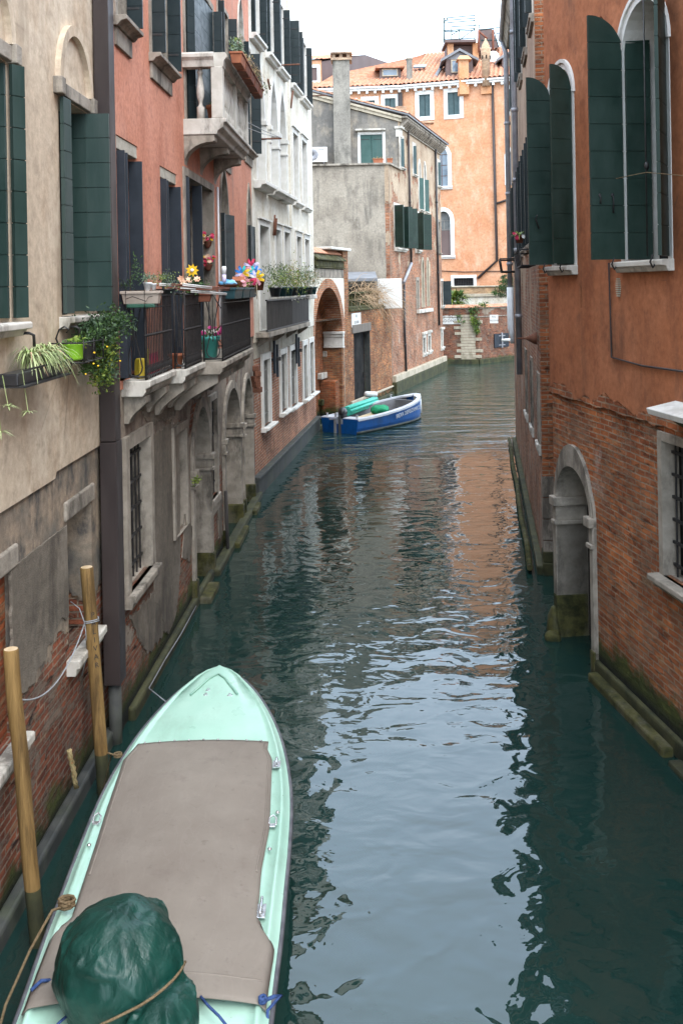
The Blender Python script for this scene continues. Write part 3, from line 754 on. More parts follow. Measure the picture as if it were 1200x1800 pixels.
for i, (s0, s1, o) in enumerate(steps):
    g = G(); L2.profile(g, s0, s1, [(-.05, zf - .20), (o - .07, zf - .20), (o - .03, zf - .15), (o - .03, zf - .11), (o + .03, zf - .08), (o + .03, zf - .005), (-.05, zf - .005)])
    sl = g.build('iron_balcony', X['stone_dirty'] if i == 2 else X['stone'], b, bevel=.012)
    g = G(); rail_front(g, s0 + .03, s1 - .03, o - .03, zf, zt); rail_side(g, s0 + .03, steps[i - 1][2] if i else 0, o - .03, zf, zt, 1 if i < 2 else 1)
    g.build('railing', X['iron'], sl)
    n = (2, 2, 3)[i]
    for k in range(n):
        a = s0 + .1 + (s1 - s0 - .45) * k / max(1, n - 1); bracket(sl, L2, a, a + .22, zf - .2, .34 + .1 * i, o * .85)
g = G(); rail_side(g, steps[2][1] - .03, 0, steps[2][2] - .03, zf, zt, 1); g.build('railing', X['iron'], sl)
# --- ground floor: barred window, blocked slit, three water gates
def water_gate(u0, u1, vi, apex_v, imp_u, imp_v, thick=.17, door='void'):
    s0, s1 = L2.at(u0, vi)[0], L2.at(u1, vi)[0]; zs = L2.at(imp_u, imp_v)[1]
    zp = min(L2.at((u0 + u1) / 2 - 2, apex_v)[1] - thick, zs + (s1 - s0) * .72)
    w = opening(b, L2, 'arch', s0, s1, -.3, zp, zs, fw=thick, depth=.46, frame='stone_dirty', pane=door, name='water_gate')
    for a, sg in ((s0, 1), (s1, -1)):
        g = G()
        for z, h, e in ((zs - .05, .1, .06), (zs - .2, .15, .025), (zs - .26, .06, .05)):
            lo, hi = sorted((a - sg * (thick + .02), a + sg * e)); L2.box(g, lo, hi, z, z + h - .002, -.4, .03 + e)
        g.build('impost', X['stone_dirty'], w, bevel=.012)
        g = G(); lo, hi = sorted((a - sg * (thick + .04), a + sg * .03)); L2.box(g, lo, hi, -.4, .42, -.41, .06)
        g.build('plinth', X['stone_moss'], w, bevel=.03)
    return w, s0, s1, zs, zp
w, s0, s1, zs, zp = water_gate(342, 370, 900, 697, 362, 808)
g = G()
for k in range(7): g.tube([L2.P(s0 + (s1 - s0) * k / 6, zs - 1.2, -.4), L2.P(s0 + (s1 - s0) * k / 6, zp, -.4)], .014, 5, False)
for k in range(8): g.tube([L2.P(s0, zs + .1 * k - .3, -.4), L2.P(s1, zs + .1 * k + .25, -.4)], .012, 5, False)
g.build('grille', X['rust_iron'], w)
w, s0, s1, zs, zp = water_gate(396, 423, 850, 668, 411, 758)
g = G()
for k in range(8): g.tube([L2.P(s0, zs + .13 * k - .7, -.4), L2.P(s1, zs + .13 * k - .1, -.4)], .014, 5, False); g.tube([L2.P(s0, zs + .13 * k - .1, -.39), L2.P(s1, zs + .13 * k - .7, -.39)], .014, 5, False)
g.build('grille', X['rust_iron'], w)
water_gate(428.5, 444, 800, 655, 436, 738, .13)
s0, s1, z0, z1 = L2.rect(224, 788, 266, 1010)
w = opening(b, L2, 'rect', s0, s1, z0 + .12, L2.at(224, 790)[1], fw=.16, fb=0, depth=.24, frame='stone_dirty', pane='void', name='barred_window')
sill(w, L2, s0, s1, z0 + .12, 'stone_dirty', .16, .17, .12); grille(w, L2, s0, s1, z0 + .12, L2.at(224, 790)[1], -.12, 6, 5, .012)
s0, s1 = L2.at(307, 850)[0], L2.at(327, 850)[0]; z1 = L2.at(307, 765)[1]; z0 = L2.at(318, 935)[1]
w = opening(b, L2, 'rect', s0, s1, z0, z1, fw=.13, depth=.2, frame='stone_dirty', pane='red_base', name='blocked_window')
s0, s1 = L2.at(371, 800)[0], L2.at(381, 800)[0]; z1 = L2.at(371, 705)[1]; z0 = L2.at(380, 868)[1]
w = opening(b, L2, 'rect', s0, s1, z0, z1, fw=.11, depth=.2, frame='stone_dirty', pane='void', name='barred_window'); sill(w, L2, s0, s1, z0, 'stone_dirty', .11, .3, .06)
grille(w, L2, s0, s1, z0, z1, -.05, 4, 4)
lo = [h for h in L2.holes if h[0][0][1] < zf - .2]; hi = [h for h in L2.holes if h[0][0][1] >= zf - .2]
wallpart(b, 'wall', L2, [(0, zf - .1), (L2.L, zf - .1), (L2.L, H2), (0, H2)], X['red'], .0, holes=hi)
wallpart(b, 'base_wall', L2, [(0, -1.2), (L2.L, -1.2), (L2.L, zf + .0), (0, zf + .0)], X['red_base'], -.025, holes=lo)
body(b, L2, 0, L2.L, H2, 7.2, X['red'])
# a tall grey render panel left hanging on the brick
g = G(); rr = random.Random(3)
pl = [L2.at(268, 770), L2.at(300, 742), L2.at(315, 742), L2.at(318, 870), L2.at(318, 1000), L2.at(313, 1060)]
for k in range(7): pl.append(L2.at(310 - k * 6, (1085, 1102, 1112, 1108, 1085, 1066, 1060)[k] + rr.uniform(-3, 3)))
L2.prism(g, ragged(pl, .03, .06, 2), -.035, -.004); g.build('cement_patch', X['patch'], b, bevel=.008)
for k, q in enumerate((((276, 1040), (300, 1100), (262, 1150), (246, 1120), (232, 1085)), ((328, 905), (340, 930), (336, 985), (322, 980)), ((384, 880), (392, 870), (392, 940), (386, 950)), ((250, 720), (300, 690), (330, 700), (300, 735), (262, 742)))):
    g = G(); L2.prism(g, ragged([L2.at(*p_) for p_ in q], .035, .05, 10 + k), -.035, -.008); g.build('cement_patch', X['patch'], b, bevel=.006)
g = G(); L2.box(g, .3, 6.1, -.6, .16, -.03, .07); L2.box(g, 6.15, 12.9, -.6, .12, -.03, .16); g.build('footing', X['algae'], b, bevel=.04)
for u, v, l in ((352, 1012, .9), (408, 918, 1.5), (436, 882, .9)):
    a = L2.at(u, v)[0]; g = G(); L2.box(g, a - l / 2, a + l / 2, -.4, .10, .05, .26); g.build('water_step', X['stone_moss'], b, bevel=.03)
g = G(); a = L2.at(393, 1000)[0]; g.tube([L2.P(a, -.4, .1), L2.P(a, 1.25, .07)], .035, 8); g.build('fender_post', X['wood_dark'], b)
g = G(); a = L2.at(447, 830)[0]
for k in range(5): g.box(L2.P(a - .25, 3.25 - .13 * k, .12 + .03 * math.sin(k * 2)), .16, .2, .14, .3 * k)
g.build('iron_bracket', X['rust_iron'], b, bevel=.02)
# ================================================================== WHITE HOUSE
b = thing('white_house', L3.P(5, 0), 'tall white house with barred ground floor windows over a brick base', 'house')
H3 = 16.4
for (u0, v0, u1, v1, nv) in ((461, 634, 474.5, 742, 5), (492.5, 624, 503.5, 718, 4), (509.5, 617, 520.5, 709, 4), (532, 608, 540, 697, 4), (543, 603, 551, 688, 4)):
    s0, s1 = L3.at(u0, v0)[0], L3.at(u1, v1)[0]; z1 = L3.at(u0, v0)[1]; z0 = L3.at(u1, v1)[1]
    w = opening(b, L3, 'rect', s0, s1, z0, z1, fw=.17, depth=.2, frame='stone_white', pane='void', proud=.04)
    sill(w, L3, s0, s1, z0, 'stone_white', .24, .12, .2); grille(w, L3, s0, s1, z0, z1, -.05, nv + 2, 3, .016, 'slats')
for u, v0, v1 in ((486, 602, 660), (524, 590, 642)):      # narrow slate blue boards on iron brackets
    a, z1 = L3.at(u, v0, .1); z0 = L3.at(u, v1, .1)[1]; g = G()
    for k in (-.22, .22): L3.box(g, a + k - .06, a + k + .06, z0 - k * .3, z1 - k * .3, .05, .11)
    g.mi = 1; L3.box(g, a - .3, a + .3, (z0 + z1) / 2 - .03, (z0 + z1) / 2 + .03, -.02, .05); g.box(L3.P(a, (z0 + z1) / 2, .16), .12, .12, .1)
    g.build('wall_board', [X['sh_navy'], X['iron']], b)
zb3 = L3.at(527, 566)[1]; zp3 = L3.at(500, 608)[1]
# first floor (balcony level) openings
for k, (u0, v0, u1) in enumerate(((454.5, 395, 471.5), (482, 402.5, 492.5), (498, 407, 508.5), (520, 415, 528.5), (534.5, 420, 542.5))):
    s0, z1 = L3.at(u0, v0); s1 = L3.at(u1, v0 + 40)[0]
    w = opening(b, L3, 'rect', s0, s1, zb3 + (.02 if k < 3 else .9), z1, fw=.15, depth=.5, frame='stone_white', pane='greypane', proud=.04)
    leaf(w, L3, s0 + .05, -.3, 4, (s1 - s0) * .5, zb3 + (.03 if k < 3 else .93), z1 - .02, 'sh_far', iron=False)
    g = G(); L3.box(g, s0 - .18, s1 + .18, z1 + .155, z1 + .2, -.02, .1); g.build('lintel', X['stone_white'], w)
    if k > 2: sill(w, L3, s0, s1, zb3 + .9, 'stone_white', .2, .14, .16)
# second floor: three ogee windows, two plain ones
zg = L3.at(476, 333)[1]
for k, (u0, u1, va, vs) in enumerate(((449.5, 463, 168, 217), (473.5, 486, 171, 235), (489.5, 500.5, 196, 252))):
    s0, s1 = L3.at(u0, 280)[0], L3.at(u1, 280)[0]; zs = 9.75; zp = 11.1
    w = opening(b, L3, 'ogee', s0, s1, zg, zp, zs, fw=.16, depth=.55, frame='stone_white', pane='greypane', proud=.06, name='gothic_window')
    sill(w, L3, s0, s1, zg, 'stone_white', .35, .2, .32)
    for a, sg in ((s0, 1), (s1, -1)):
        g = G(); lo, hi = sorted((a - sg * .19, a + sg * .05)); L3.box(g, lo, hi, zs - .14, zs - .02, -.5, .11); L3.box(g, lo, hi, zs - .5, zs - .45, -.5, .09)
        g.build('capital', X['stone_white'], w)
for u0, u1, v0 in ((513.2, 522, 232), (529, 537.5, 245)):
    s0, z1 = L3.at(u0, v0); s1 = L3.at(u1, v0 + 30)[0]
    w = opening(b, L3, 'rect', s0, s1, zg, z1, fw=.16, depth=.5, frame='stone_white', pane='greypane', proud=.04)
    sill(w, L3, s0, s1, zg, 'stone_white', .25, .14, .2); g = G(); L3.box(g, s0 - .2, s1 + .2, z1 + .165, z1 + .21, -.02, .1); g.build('lintel', X['stone_white'], w)
# top floor with teal shutters standing open
zt3 = L3.at(459, 83)[1]
for u0, u1, v in ((441, 455, 66), (468, 480, 100), (487.5, 498, 119), (510, 521, 141), (528, 538, 157)):
    s0, s1 = L3.at(u0, v)[0], L3.at(u1, v)[0]
    w = opening(b, L3, 'rect', s0, s1, zt3, zt3 + 2.05, fw=.13, depth=.22, frame='stone_white', pane='glass', proud=.03, mull=(2, 2, 'white_paint'))
    sill(w, L3, s0, s1, zt3, 'stone_white', .22, .16, .2)
    ang = 86 if u0 == 510 else 98
    leaf(w, L3, s0 - .03, .02, ang, .30 if u0 == 510 else .12, zt3 + .02, zt3 + 2.0, 'sh_dark', t=.06); leaf(w, L3, s1 + .03, .0, 86, .22, zt3 + .02, zt3 + 2.0, 'sh_dark', t=.06)
lo = [h for h in L3.holes if h[0][0][1] < zp3 - .2]; hi = [h for h in L3.holes if h[0][0][1] >= zp3 - .2]
wallpart(b, 'wall', L3, [(0, zp3 + .35), (L3.L, zp3 + .35), (L3.L, H3), (0, H3)], X['white'], .0, holes=hi)
wallpart(b, 'base_wall', L3, [(0, -1.2), (L3.L, -1.2), (L3.L, zp3 + .36), (0, zp3 + .36)], X['white_base'], -.02, holes=lo)
body(b, L3, 0, L3.L, H3, 8, X['white'], skew1=-1.)
g = G(); L3.box(g, -.3, L3.L, -.6, .42, -.02, .12); L3.box(g, -.3, L3.L + .02, .425, .50, -.02, .16); g.build('footing', X['black_base'], b, bevel=.015)
a = L3.at(508, 300)[0]; g = G(); L3.box(g, a, a + .3, zb3 + .9, H3 - .2, -.02, .045); g.build('pilaster_strip', X['white'], b)
# slatted balcony
s0, s1 = L3.at(449, 560)[0], L3.at(527, 560)[0]; zt = L3.at(500, 527, .32)[1]
g = G(); L3.box(g, s0, s1, zb3 - .13, zb3, -.03, .34); bal = g.build('balcony', X['stone_dirty'], b, bevel=.01)
g = G(); n = 42
for k in range(n):
    a = s0 + (s1 - s0) * (k + .5) / n
    if k < 23: L3.box(g, a - .036, a + .036, zb3 + .06, zt, .28, .30)
    else: L3.box(g, a - .082 - .006 * (k % 3), a + .078, zb3 + .02, zt - .01 - .015 * (k % 4), .282 + .004 * (k % 2), .30)
g.mi = 1; L3.box(g, s0, s1, zt, zt + .04, .26, .32); L3.box(g, s0, s1, zb3 + .02, zb3 + .06, .262, .318)
g.build('railing', [X['wood_dark'], X['iron']], bal)
for k in range(4):
    a = s0 + .3 + (s1 - s0 - .6) * k / 3; g = G(); L3.profile(g, a, a + .12, [(-.03, zb3 - .135), (.3, zb3 - .135), (.28, zb3 - .2), (-.03, zb3 - .4)]); g.build('bracket', X['stone_dirty'], bal)
s0, s1 = L3.at(529, 540)[0], L3.L - .05; z = L3.at(540, 520)[1]
g = G()
for k in range(2): L3.box(g, s0 + .02 + k * .95, s0 + .9 + k * .95, z - .1, z + .04, -.03, .3)
g.build('ledge', X['stone'], b, bevel=.02)
for u0, v0, u1, v1, o in ((477, 378, 477, 414, .1), (480, 384, 480, 414, .1), (463.5, 140, 470, 157, .12), (509, 160, 508, 190, .1)):
    p, q = L3.at(u0, v0), L3.at(u1, v1); g = G(); g.tube([L3.P(p[0], p[1], o), L3.P(q[0], q[1], o * .6)], .03, 6); g.build('iron_bar', X['rust_iron'], b)
for u, v in ((484, 115), (539, 169), (446, 245)):
    p = L3.at(u, v); g = G(); g.tube([L3.P(p[0], p[1], -.05), L3.P(p[0], p[1], .72)], .022, 6); g.build('line_bracket', X['rust_iron'], b)

# ================================================================== GARDEN WALL WITH THE BRICKED-UP WATER ARCH
b = thing('brick_garden_wall', L4.P(6, 0), 'brick garden wall with a big bricked-up round arch and a narrow black door', 'wall')
sA0, sA1 = L4.at(553, 590)[0] - .1, L4.at(600, 580)[0]; zs = 3.35
zap = L4.at(581, 505)[1]; zw = L4.at(575, 447)[1]
ring = shape('arch', sA0, sA1, -.4, zap, zs)
L4.holes = [(ring, .85)]
sP = L4.at(603, 480)[0]; sQ = L4.at(611.5, 480)[0]; zg2 = L4.at(660, 543)[1]; zP = L4.at(606, 441)[1]
sd0, sd1 = L4.at(622, 640)[0], L4.at(650, 640)[0]; zd = L4.at(622, 586)[1]
L4.holes.append(([(sd0, -.1), (sd1, -.1), (sd1, zd), (sd0, zd)], .3))
wallpart(b, 'wall', L4, [(0, -1.2), (L4.L, -1.2), (L4.L, zg2), (sQ, zg2), (sQ, zP), (sP, zP), (sP, zs + .6), (0, zs + .6)], X['garden'], 0, thick=.9)
L4b = [(0, zs + .6), (sP, zs + .6), (sP, zw - .9), (0, zw - .9)]
wallpart(b, 'arch_front', L4, L4b, X['white'], .02, thick=.3, holes=[(shape('arch', sA0, sA1, -.4, zap, zs, .30), .3)])
g = G(); o2 = shape('arch', sA0, sA1, -.4, zap, zs, .34, n=22)[2:]; i2 = shape('arch', sA0, sA1, -.4, zap, zs, -.01, n=22)[2:]
for i in range(22): L4.prism(g, [o2[i], o2[i + 1], i2[i + 1], i2[i]], -.6, .05)
g.build('brick_arch', X['brickobj'], b)
g = G(); L4.box(g, sA0 - .05, sA1 + .05, -1.2, zap + .1, -1.0, -.8); g.build('infill_wall', X['infill'], b)
for z0, h, o, m in ((zw - .9, .34, .03, 'stone_dirty'), (zw - .545, .05, .1, 'stone_moss'), (zw - .49, .24, .06, 'stone_moss')):
    g = G(); L4.box(g, 0.02, sP - .02, z0, z0 + h - .004, -.3, o); g.build('frieze', X[m], b, bevel=.02)
g = G(); L4.profile(g, 0.02, sP - .02, [(.16, zw - .24), (.16, zw - .2), (-.35, zw + .18), (-.35, zw - .24)]); g.build('sloping_coping', X['stone_moss'], b)
g = G()
for k in range(6): L4.profile(g, .03 + k * (sP - .06) / 6, .0 + (k + 1) * (sP - .06) / 6, [(-.06, zw + .0), (-.03, zw + .05), (-.4, zw + .29), (-.42, zw + .2)])
g.build('coping_tiles', X['tile'], b, bevel=.02)
g = G(); L4.box(g, sP - 1.9, sQ + .12, zP, zP + .1, -.75, .12); g.build('pier_cap', X['stone_white'], b, bevel=.02)
g = G()
for z, h, e in ((zs - .02, .10, .12), (zs - .14, .11, .07), (zs - .5, .35, .03), (zs - .57, .06, .09)): L4.box(g, sA1 - e, sA1 + .12, z, z + h, -.75, .06 + e * .4)
g.build('impost', X['stone_white'], b, bevel=.015)
for u0, u1, v, m in ((567, 598, 622, 'stone'), (558, 594, 662, 'stone'), (559, 583, 708, 'stone_moss')):
    p, q = L4.at(u0, v, -.8), L4.at(u1, v, -.8); g = G(); L4.box(g, p[0], q[0], p[1] - .12, p[1] + .12, -.82, -.62); g.build('tie_stone', X[m], b, bevel=.03)
g = G(); L4.box(g, sA1 - .5, sA1 + .05, -.6, 1.5, -.8, -.12); g.build('broken_jamb', X['infill'], b, bevel=.06)
# door
g = G()
for k in range(6): L4.box(g, sd0 - .02 + k * (sd1 - sd0 + .04) / 6, sd0 - .026 + (k + 1) * (sd1 - sd0 + .04) / 6, -.1, zd + .02, -.30, -.26)
dr = g.build('door', X['black_door'], b); g = G(); L4.box(g, sd1 - .3, sd1 - .27, 1.2, 1.45, -.26, -.21); g.build('handle', X['iron'], dr)
g = G(); L4.box(g, sd0 - .25, sd1 + .15, zd, zd + .36, -.28, .05); g.build('lintel', X['wood'], b, bevel=.02)
g = G(); L4.box(g, sd1 - .012, sd1 + .03, 0, zd - .01, -.25, .012); g.build('cement_jamb', X['black_base'], b)
# mossy coping and pierced parapet
sE = L4.L - .02
g = G(); L4.box(g, sQ + .03, sE, zg2, zg2 + .1, -.5, .08); L4.box(g, sQ + .03, sE, zg2 + .105, zg2 + .2, -.45, .02); g.build('coping', X['stone_moss'], b, bevel=.02)
g = G(); n = 16; zz = zg2 + .205
L4.box(g, sQ + .05, sE, zz + .52, zz + .6, -.3, -.1)
for k in range(n + 1):
    a = sQ + .1 + (sE - sQ - .2) * k / n; L4.box(g, a - .05, a + .05, zz, zz + .52, -.26, -.14)
L4.box(g, sQ + .05, sE, zz + .23, zz + .29, -.25, -.15)
g.build('pierced_parapet', X['stone_moss'], b)
g = G(); L4.box(g, 0, L4.L, -.6, .12, -.05, .1); g.build('footing', X['algae'], b, bevel=.03)
g = G(); z = .3; L4.prism(g, [(sQ, .35), (sE, .35), (sE, .42), (sQ, .5)], 0, .09); g.build('ledge_stone', X['kerb'], b, bevel=.02)
# shed roof against the grey wall behind the parapet
t = thing('lean_to_shed', L4.P(7, zg2, -2), 'low wooden lean-to with a flashed roof behind the mossy garden wall parapet', 'shed')
p0, p1 = at_D(612, 482, 45.6), at_D(661, 481, 45.6)
g = G(); g.hexa([(p0.x - .6, 44.2, p0.z - .35), (p1.x, 44.2, p1.z - .35), (p1.x, 46.7, p1.z - .05), (p0.x - .6, 46.7, p0.z - .05)], [(p0.x - .6, 44.2, p0.z - .22), (p1.x, 44.2, p1.z - .22), (p1.x, 46.7, p1.z + .12), (p0.x - .6, 46.7, p0.z + .12)]); g.build('roof', X['lead'], t)
g = G()
for k in range(9): g.box((p0.x - .5 + (p1.x - p0.x + .45) * (k + .5) / 9, 44.5, p0.z - 2.0), (p1.x - p0.x) / 9.2, .06, 3.2)
g.build('board_wall', X['wood'], t)
g = G(); g.box(((p0.x + p1.x) / 2 - .3, 44.42, p0.z - .95), 1.35, .06, .75); g.build('window', X['void'], t)
g = G(); g.box((p1.x + .6, 45.6, p0.z - .95), 1.15, .5, 1.4); g.build('whitewashed_pier', X['white_paint'], t, bevel=.03)

# ================================================================== BRICK HOUSE
b = thing('brick_house', L5.P(6, 0), 'old brick house with patchy render, a grey terrace block and a tall flat chimney', 'house')
zE = 13.75; sU = 2.55                    # eave height; the upper storey starts behind the terrace
zT = at_D(686, 289, 46.8).z
def lw(u0, v0, u1, v1, **k):
    q = L5.rect(u0, v0, u1, v1); return opening(b, L5, k.pop('kind', 'rect'), q[0], q[1], q[2], q[3], **k), q
for u0, v0, u1, v1 in ((703, 243, 708, 296), (725, 256, 729.5, 308), (768.5, 285, 772.5, 328)):
    w, q = lw(u0, v0, u1, v1, fw=.2, frame='stone', pane='void', depth=.3); leaf(w, L5, q[0], -.08, 50, .3, q[2], q[3], 'sh_far', iron=False); sill(w, L5, q[0], q[1], q[2], 'stone', .22, .12, .15)
for u0, v0, u1, v1, vs in ((735, 285, 739, 369, 312), (744.5, 289, 748.5, 373, 315)):
    q = L5.rect(u0, v0, u1, v1); w = opening(b, L5, 'arch', q[0], q[1], q[2], q[3], L5.at(u0, vs - 6)[1], fw=.22, frame='stone', pane='void', depth=.3, name='arched_window')
    leaf(w, L5, q[0] + .02, -.05, 30, .45, q[2], L5.at(u0, vs)[1], 'sh_sea', iron=False); sill(w, L5, q[0], q[1], q[2], 'stone', .24, .14, .2)
for ul, vt, vb, hs in ((691.5, 360, 436, ((0, 112, .62), (1.05, 60, .62), (1.05, 118, .55), (2.1, 62, .75))), (728.5, 374, 440, ((0, 108, .5), (1.15, 58, .8)))):
    sL, z1 = L5.at(ul, vt); z0 = L5.at(ul + 8, vb)[1]
    for k in range(len(hs) // 2):
        a = sL + .05 + k * 1.2
        w = opening(b, L5, 'rect', a, a + .95, z0, z1, fw=.13, frame='stone', pane='void', depth=.25); sill(w, L5, a, a + .95, z0, 'stone', .1, .18, .2)
        leaf(w, L5, a, .05, 112, .5, z0 + .02, z1 - .02, 'sh_bottle', t=.06); leaf(w, L5, a + .95, .05, 52, .72, z0 + .02, z1 - .02, 'sh_bottle', t=.06)
for u0, v0, u1, v1 in ((740.5, 457, 744.8, 540), (749.3, 457, 753.5, 538)):
    q = L5.rect(u0, v0, u1, v1); w = opening(b, L5, 'point', q[0], q[1], q[2], q[3], q[2] + (q[3] - q[2]) * .74, fw=.17, frame='kerb', pane='void', depth=.35, name='lancet_window')
q = L5.rect(731.5, 493, 735.5, 542); opening(b, L5, 'rect', *q, fw=.18, frame='stone_dirty', pane='greypane', depth=.2)
s0, s1 = L5.at(732, 547)[0], L5.at(757, 547)[0]; g = G(); z = L5.at(745, 546)[1]; L5.box(g, s0, s1, z - .1, z + .1, -.02, .16); g.build('long_sill', X['stone'], b, bevel=.02)
for u0, v0, u1, v1 in ((743, 594, 747.5, 619), (752, 591, 756, 615), (774.5, 585, 777.5, 609)):
    w, q = lw(u0, v0, u1, v1, fw=.18, frame='stone', pane='void', depth=.25); grille(w, L5, *q, -.05, 3, 5, .012); sill(w, L5, q[0], q[1], q[2], 'stone', .22, .22, .12)
    g = G(); L5.box(g, q[0] - .25, q[1] + .25, q[3] + .185, q[3] + .33, -.02, .12); g.build('lintel', X['stone'], w, bevel=.02)
w, q = lw(769.5, 390, 773, 445, fw=.16, frame='stone_dirty', pane='greypane', depth=.25); sill(w, L5, q[0], q[1], q[2], 'stone_dirty')
w, q = lw(774, 494, 777.8, 536, fw=.15, frame='stone', pane='void', depth=.25); sill(w, L5, q[0], q[1], q[2], 'stone', .2, .2, .15); leaf(w, L5, q[1], .04, 70, .5, q[2], q[3], 'sh_dark')
wallpart(b, 'wall', L5, [(.0, -1.2), (L5.L, -1.2), (L5.L, zE), (sU, zE), (sU, zT - .02), (.0, zT - .02)], X['house'])
# frontal grey terrace block and the gable wall above it
GW = Wall((-3.2, 46.95), (2.40, 46.80)); wallpart(b, 'terrace_wall', GW, [(0, -1.2), (GW.L - .0, -1.2), (GW.L, zT - .02), (0, zT - .02)], X['grey'], .0, thick=.3, holes=[])
g = G(); g.hexa([GW.P(0, zT - .014, .12), GW.P(GW.L + .07, zT - .014, .12), L5.P(sU, zT - .014, .1), L5.P(sU, zT - .014, -5.9)], [GW.P(0, zT + .08, .12), GW.P(GW.L + .07, zT + .08, .12), L5.P(sU, zT + .08, .1), L5.P(sU, zT + .08, -5.9)])
g.build('terrace_coping', X['stone_dirty'], b, bevel=.01)
pe = L5.P(sU + .02, 0, -.0); GB = Wall((-3.2, pe.y + .12), (pe.x, pe.y))
zr1 = zE + .1; rise = .29
gw0, gz1 = GB.at(634, 289)[0], GB.at(634, 237)[1]; gw1 = GB.at(672, 260)[0]
GB.holes = []
w = opening(b, GB, 'rect', gw0, gw1, zT + .1, gz1, fw=.14, frame='white_paint', pane='void', depth=.12, proud=.03, name='shuttered_window', label='window with closed sea green shutters over the terrace')
g = G(); gm = (gw0 + gw1) / 2
leaf(w, GB, gw0 + .02, -.02, 0, gm - gw0 - .03, zT + .12, gz1 - .02, 'sh_sea', pitch=9); leaf(w, GB, gw1 - .02, -.02, 180, gw1 - gm - .03, zT + .12, gz1 - .02, 'sh_sea', pitch=9)
g.mi = 0; GB.box(g, gw0 - .25, gw1 + .15, gz1 + .18, gz1 + .26, -.02, .3); g.build('ledge', X['stone'], w, bevel=.015)
wallpart(b, 'gable_wall', GB, [(0, zT - .3), (GB.L, zT - .3), (GB.L, zr1 - .3), (0, zr1 - .3 + rise * GB.L)], X['greydark'], thick=.4)
g = G()
for k, (o, h0, h1) in enumerate(((.10, -.30, -.14), (.17, -.135, -.02))): g.hexa([GB.P(0, zr1 + h0 + rise * GB.L, -.1), GB.P(GB.L + .1, zr1 + h0, -.1), GB.P(GB.L + .1, zr1 + h0, o), GB.P(0, zr1 + h0 + rise * GB.L, o)], [GB.P(0, zr1 + h1 + rise * GB.L, -.1), GB.P(GB.L + .1, zr1 + h1, -.1), GB.P(GB.L + .1, zr1 + h1, o), GB.P(0, zr1 + h1 + rise * GB.L, o)])
g.build('verge_moulding', X['kerb'], b)
e0, e1 = L5.P(sU - .1, zr1, .5), L5.P(L5.L + .4, zr1, .5); up = Vector((-6.0, 1.2, 6.0 * rise + .1))
g = G(); g.prism([e0, e1, e1 + up, e0 + up], (0, 0, .08)); g.build('roof_deck', X['lead'], b)
tiles('roof', b, e0 + Vector((0, 0, .1)), e1 + Vector((0, 0, .1)), e1 + up + Vector((0, 0, .1)), e0 + up + Vector((0, 0, .1)), 'tile', .28, .09)
# bracketed cornice along the canal
g = G(); L5.box(g, sU - .1, L5.L + .15, zE - .02, zE + .08, -.1, .42); L5.box(g, sU - .05, L5.L + .05, zE - .5, zE - .42, -.1, .08); g.build('cornice', X['stone_dirty'], b, bevel=.01)
n = 27
for k in range(n):
    a = sU + (L5.L - sU) * (k + .3) / n; g = G(); L5.profile(g, a, a + .17, [(-.02, zE - .025), (.40, zE - .025), (.40, zE - .16), (.12, zE - .42), (-.02, zE - .44)]); g.build('cornice_bracket', X['stone_dirty'], b)
g = G(); L5.box(g, sU - .05, sU + .42, zE - .95, zE - .55, -.2, .06); L5.box(g, sU - .1, sU + .48, zE - .54, zE - .4, -.25, .16); g.build('corner_capital', X['stone'], b, bevel=.02)
# rear mass
g = G(); bs = [GW.P(0, -1.2, -.3), GW.P(GW.L - .35, -1.2, -.3), L5.P(L5.L, -1.2, -.62), L5.P(L5.L, -1.2, -6)]
g.hexa(bs, [p + Vector((0, 0, zT + 1.2)) for p in bs])
bs = [GB.P(0, zT, -.42), GB.P(GB.L - .65, zT, -.42), L5.P(L5.L, zT, -.62), L5.P(L5.L, zT, -6)]
g.hexa(bs, [p + Vector((0, 0, zE - zT - .1)) for p in bs]); g.build('rear_walls', X['greydark'], b)
# flat chimney breast running up the gable
c0, c1 = GB.at(587, 250)[0], GB.at(616.5, 250)[0]; zc0, zc1 = zT, at_D(600, 106, 49).z
g = G(); GB.box(g, c0, c1, zT + .08, zc1, -.5, .32); ch = g.build('chimney', X['chimney'], b, bevel=.01)
g = G(); GB.box(g, c0 - .08, c1 + .12, zc1, zc1 + .12, -.6, .4)
for k in range(3): GB.box(g, c0 - .02 + k * (c1 - c0 - .12) / 2, c0 + .14 + k * (c1 - c0 - .12) / 2, zc1 + .12, zc1 + .32, -.5, .32)
GB.box(g, c0 - .1, c1 + .14, zc1 + .32, zc1 + .4, -.62, .42); g.build('chimney_cap', X['pale_brick'], ch)
# footing stones
g = G(); L5.box(g, .05, L5.L + .1, .55, .86, -.03, .2); g.build('footing', X['kerb'], b, bevel=.02)
g = G(); L5.box(g, .0, L5.L + .12, -.6, .548, -.03, .24); g.build('footing', X['algae'], b, bevel=.03)
# rainwater pipes
def L5p(u, v, o=.1): a, z = L5.at(u, v, o); return L5.P(a, z, o)
pipe(b, [L5p(717, 222), L5p(722.5, 463)], .06, 'gut_brown', joints=((0, .55),))
pipe(b, [L5p(722.5, 463), L5p(709, 497)], .085, 'gut_grey')
pipe(b, [L5p(710, 498), L5p(711, 580), L5p(714, 668)], .06, 'plast_black', joints=((0, .4), (1, .3)))
pipe(b, [L5p(765, 262), L5p(771.5, 572)], .065, 'plast_black', joints=((0, .3), (0, .7)))
p = at_D(748, 224, 58); g = G(); g.box(p + Vector((0, 0, -.4)), .5, .5, 1.2); g.box(p + Vector((0, 0, .26)), .95, .8, .1); ch = g.build('chimney', X['pale_brick'], b)
p = at_D(704, 196, 51); g = G(); g.box(p, .55, .4, .5); g.build('chimney', X['pale_brick'], b)

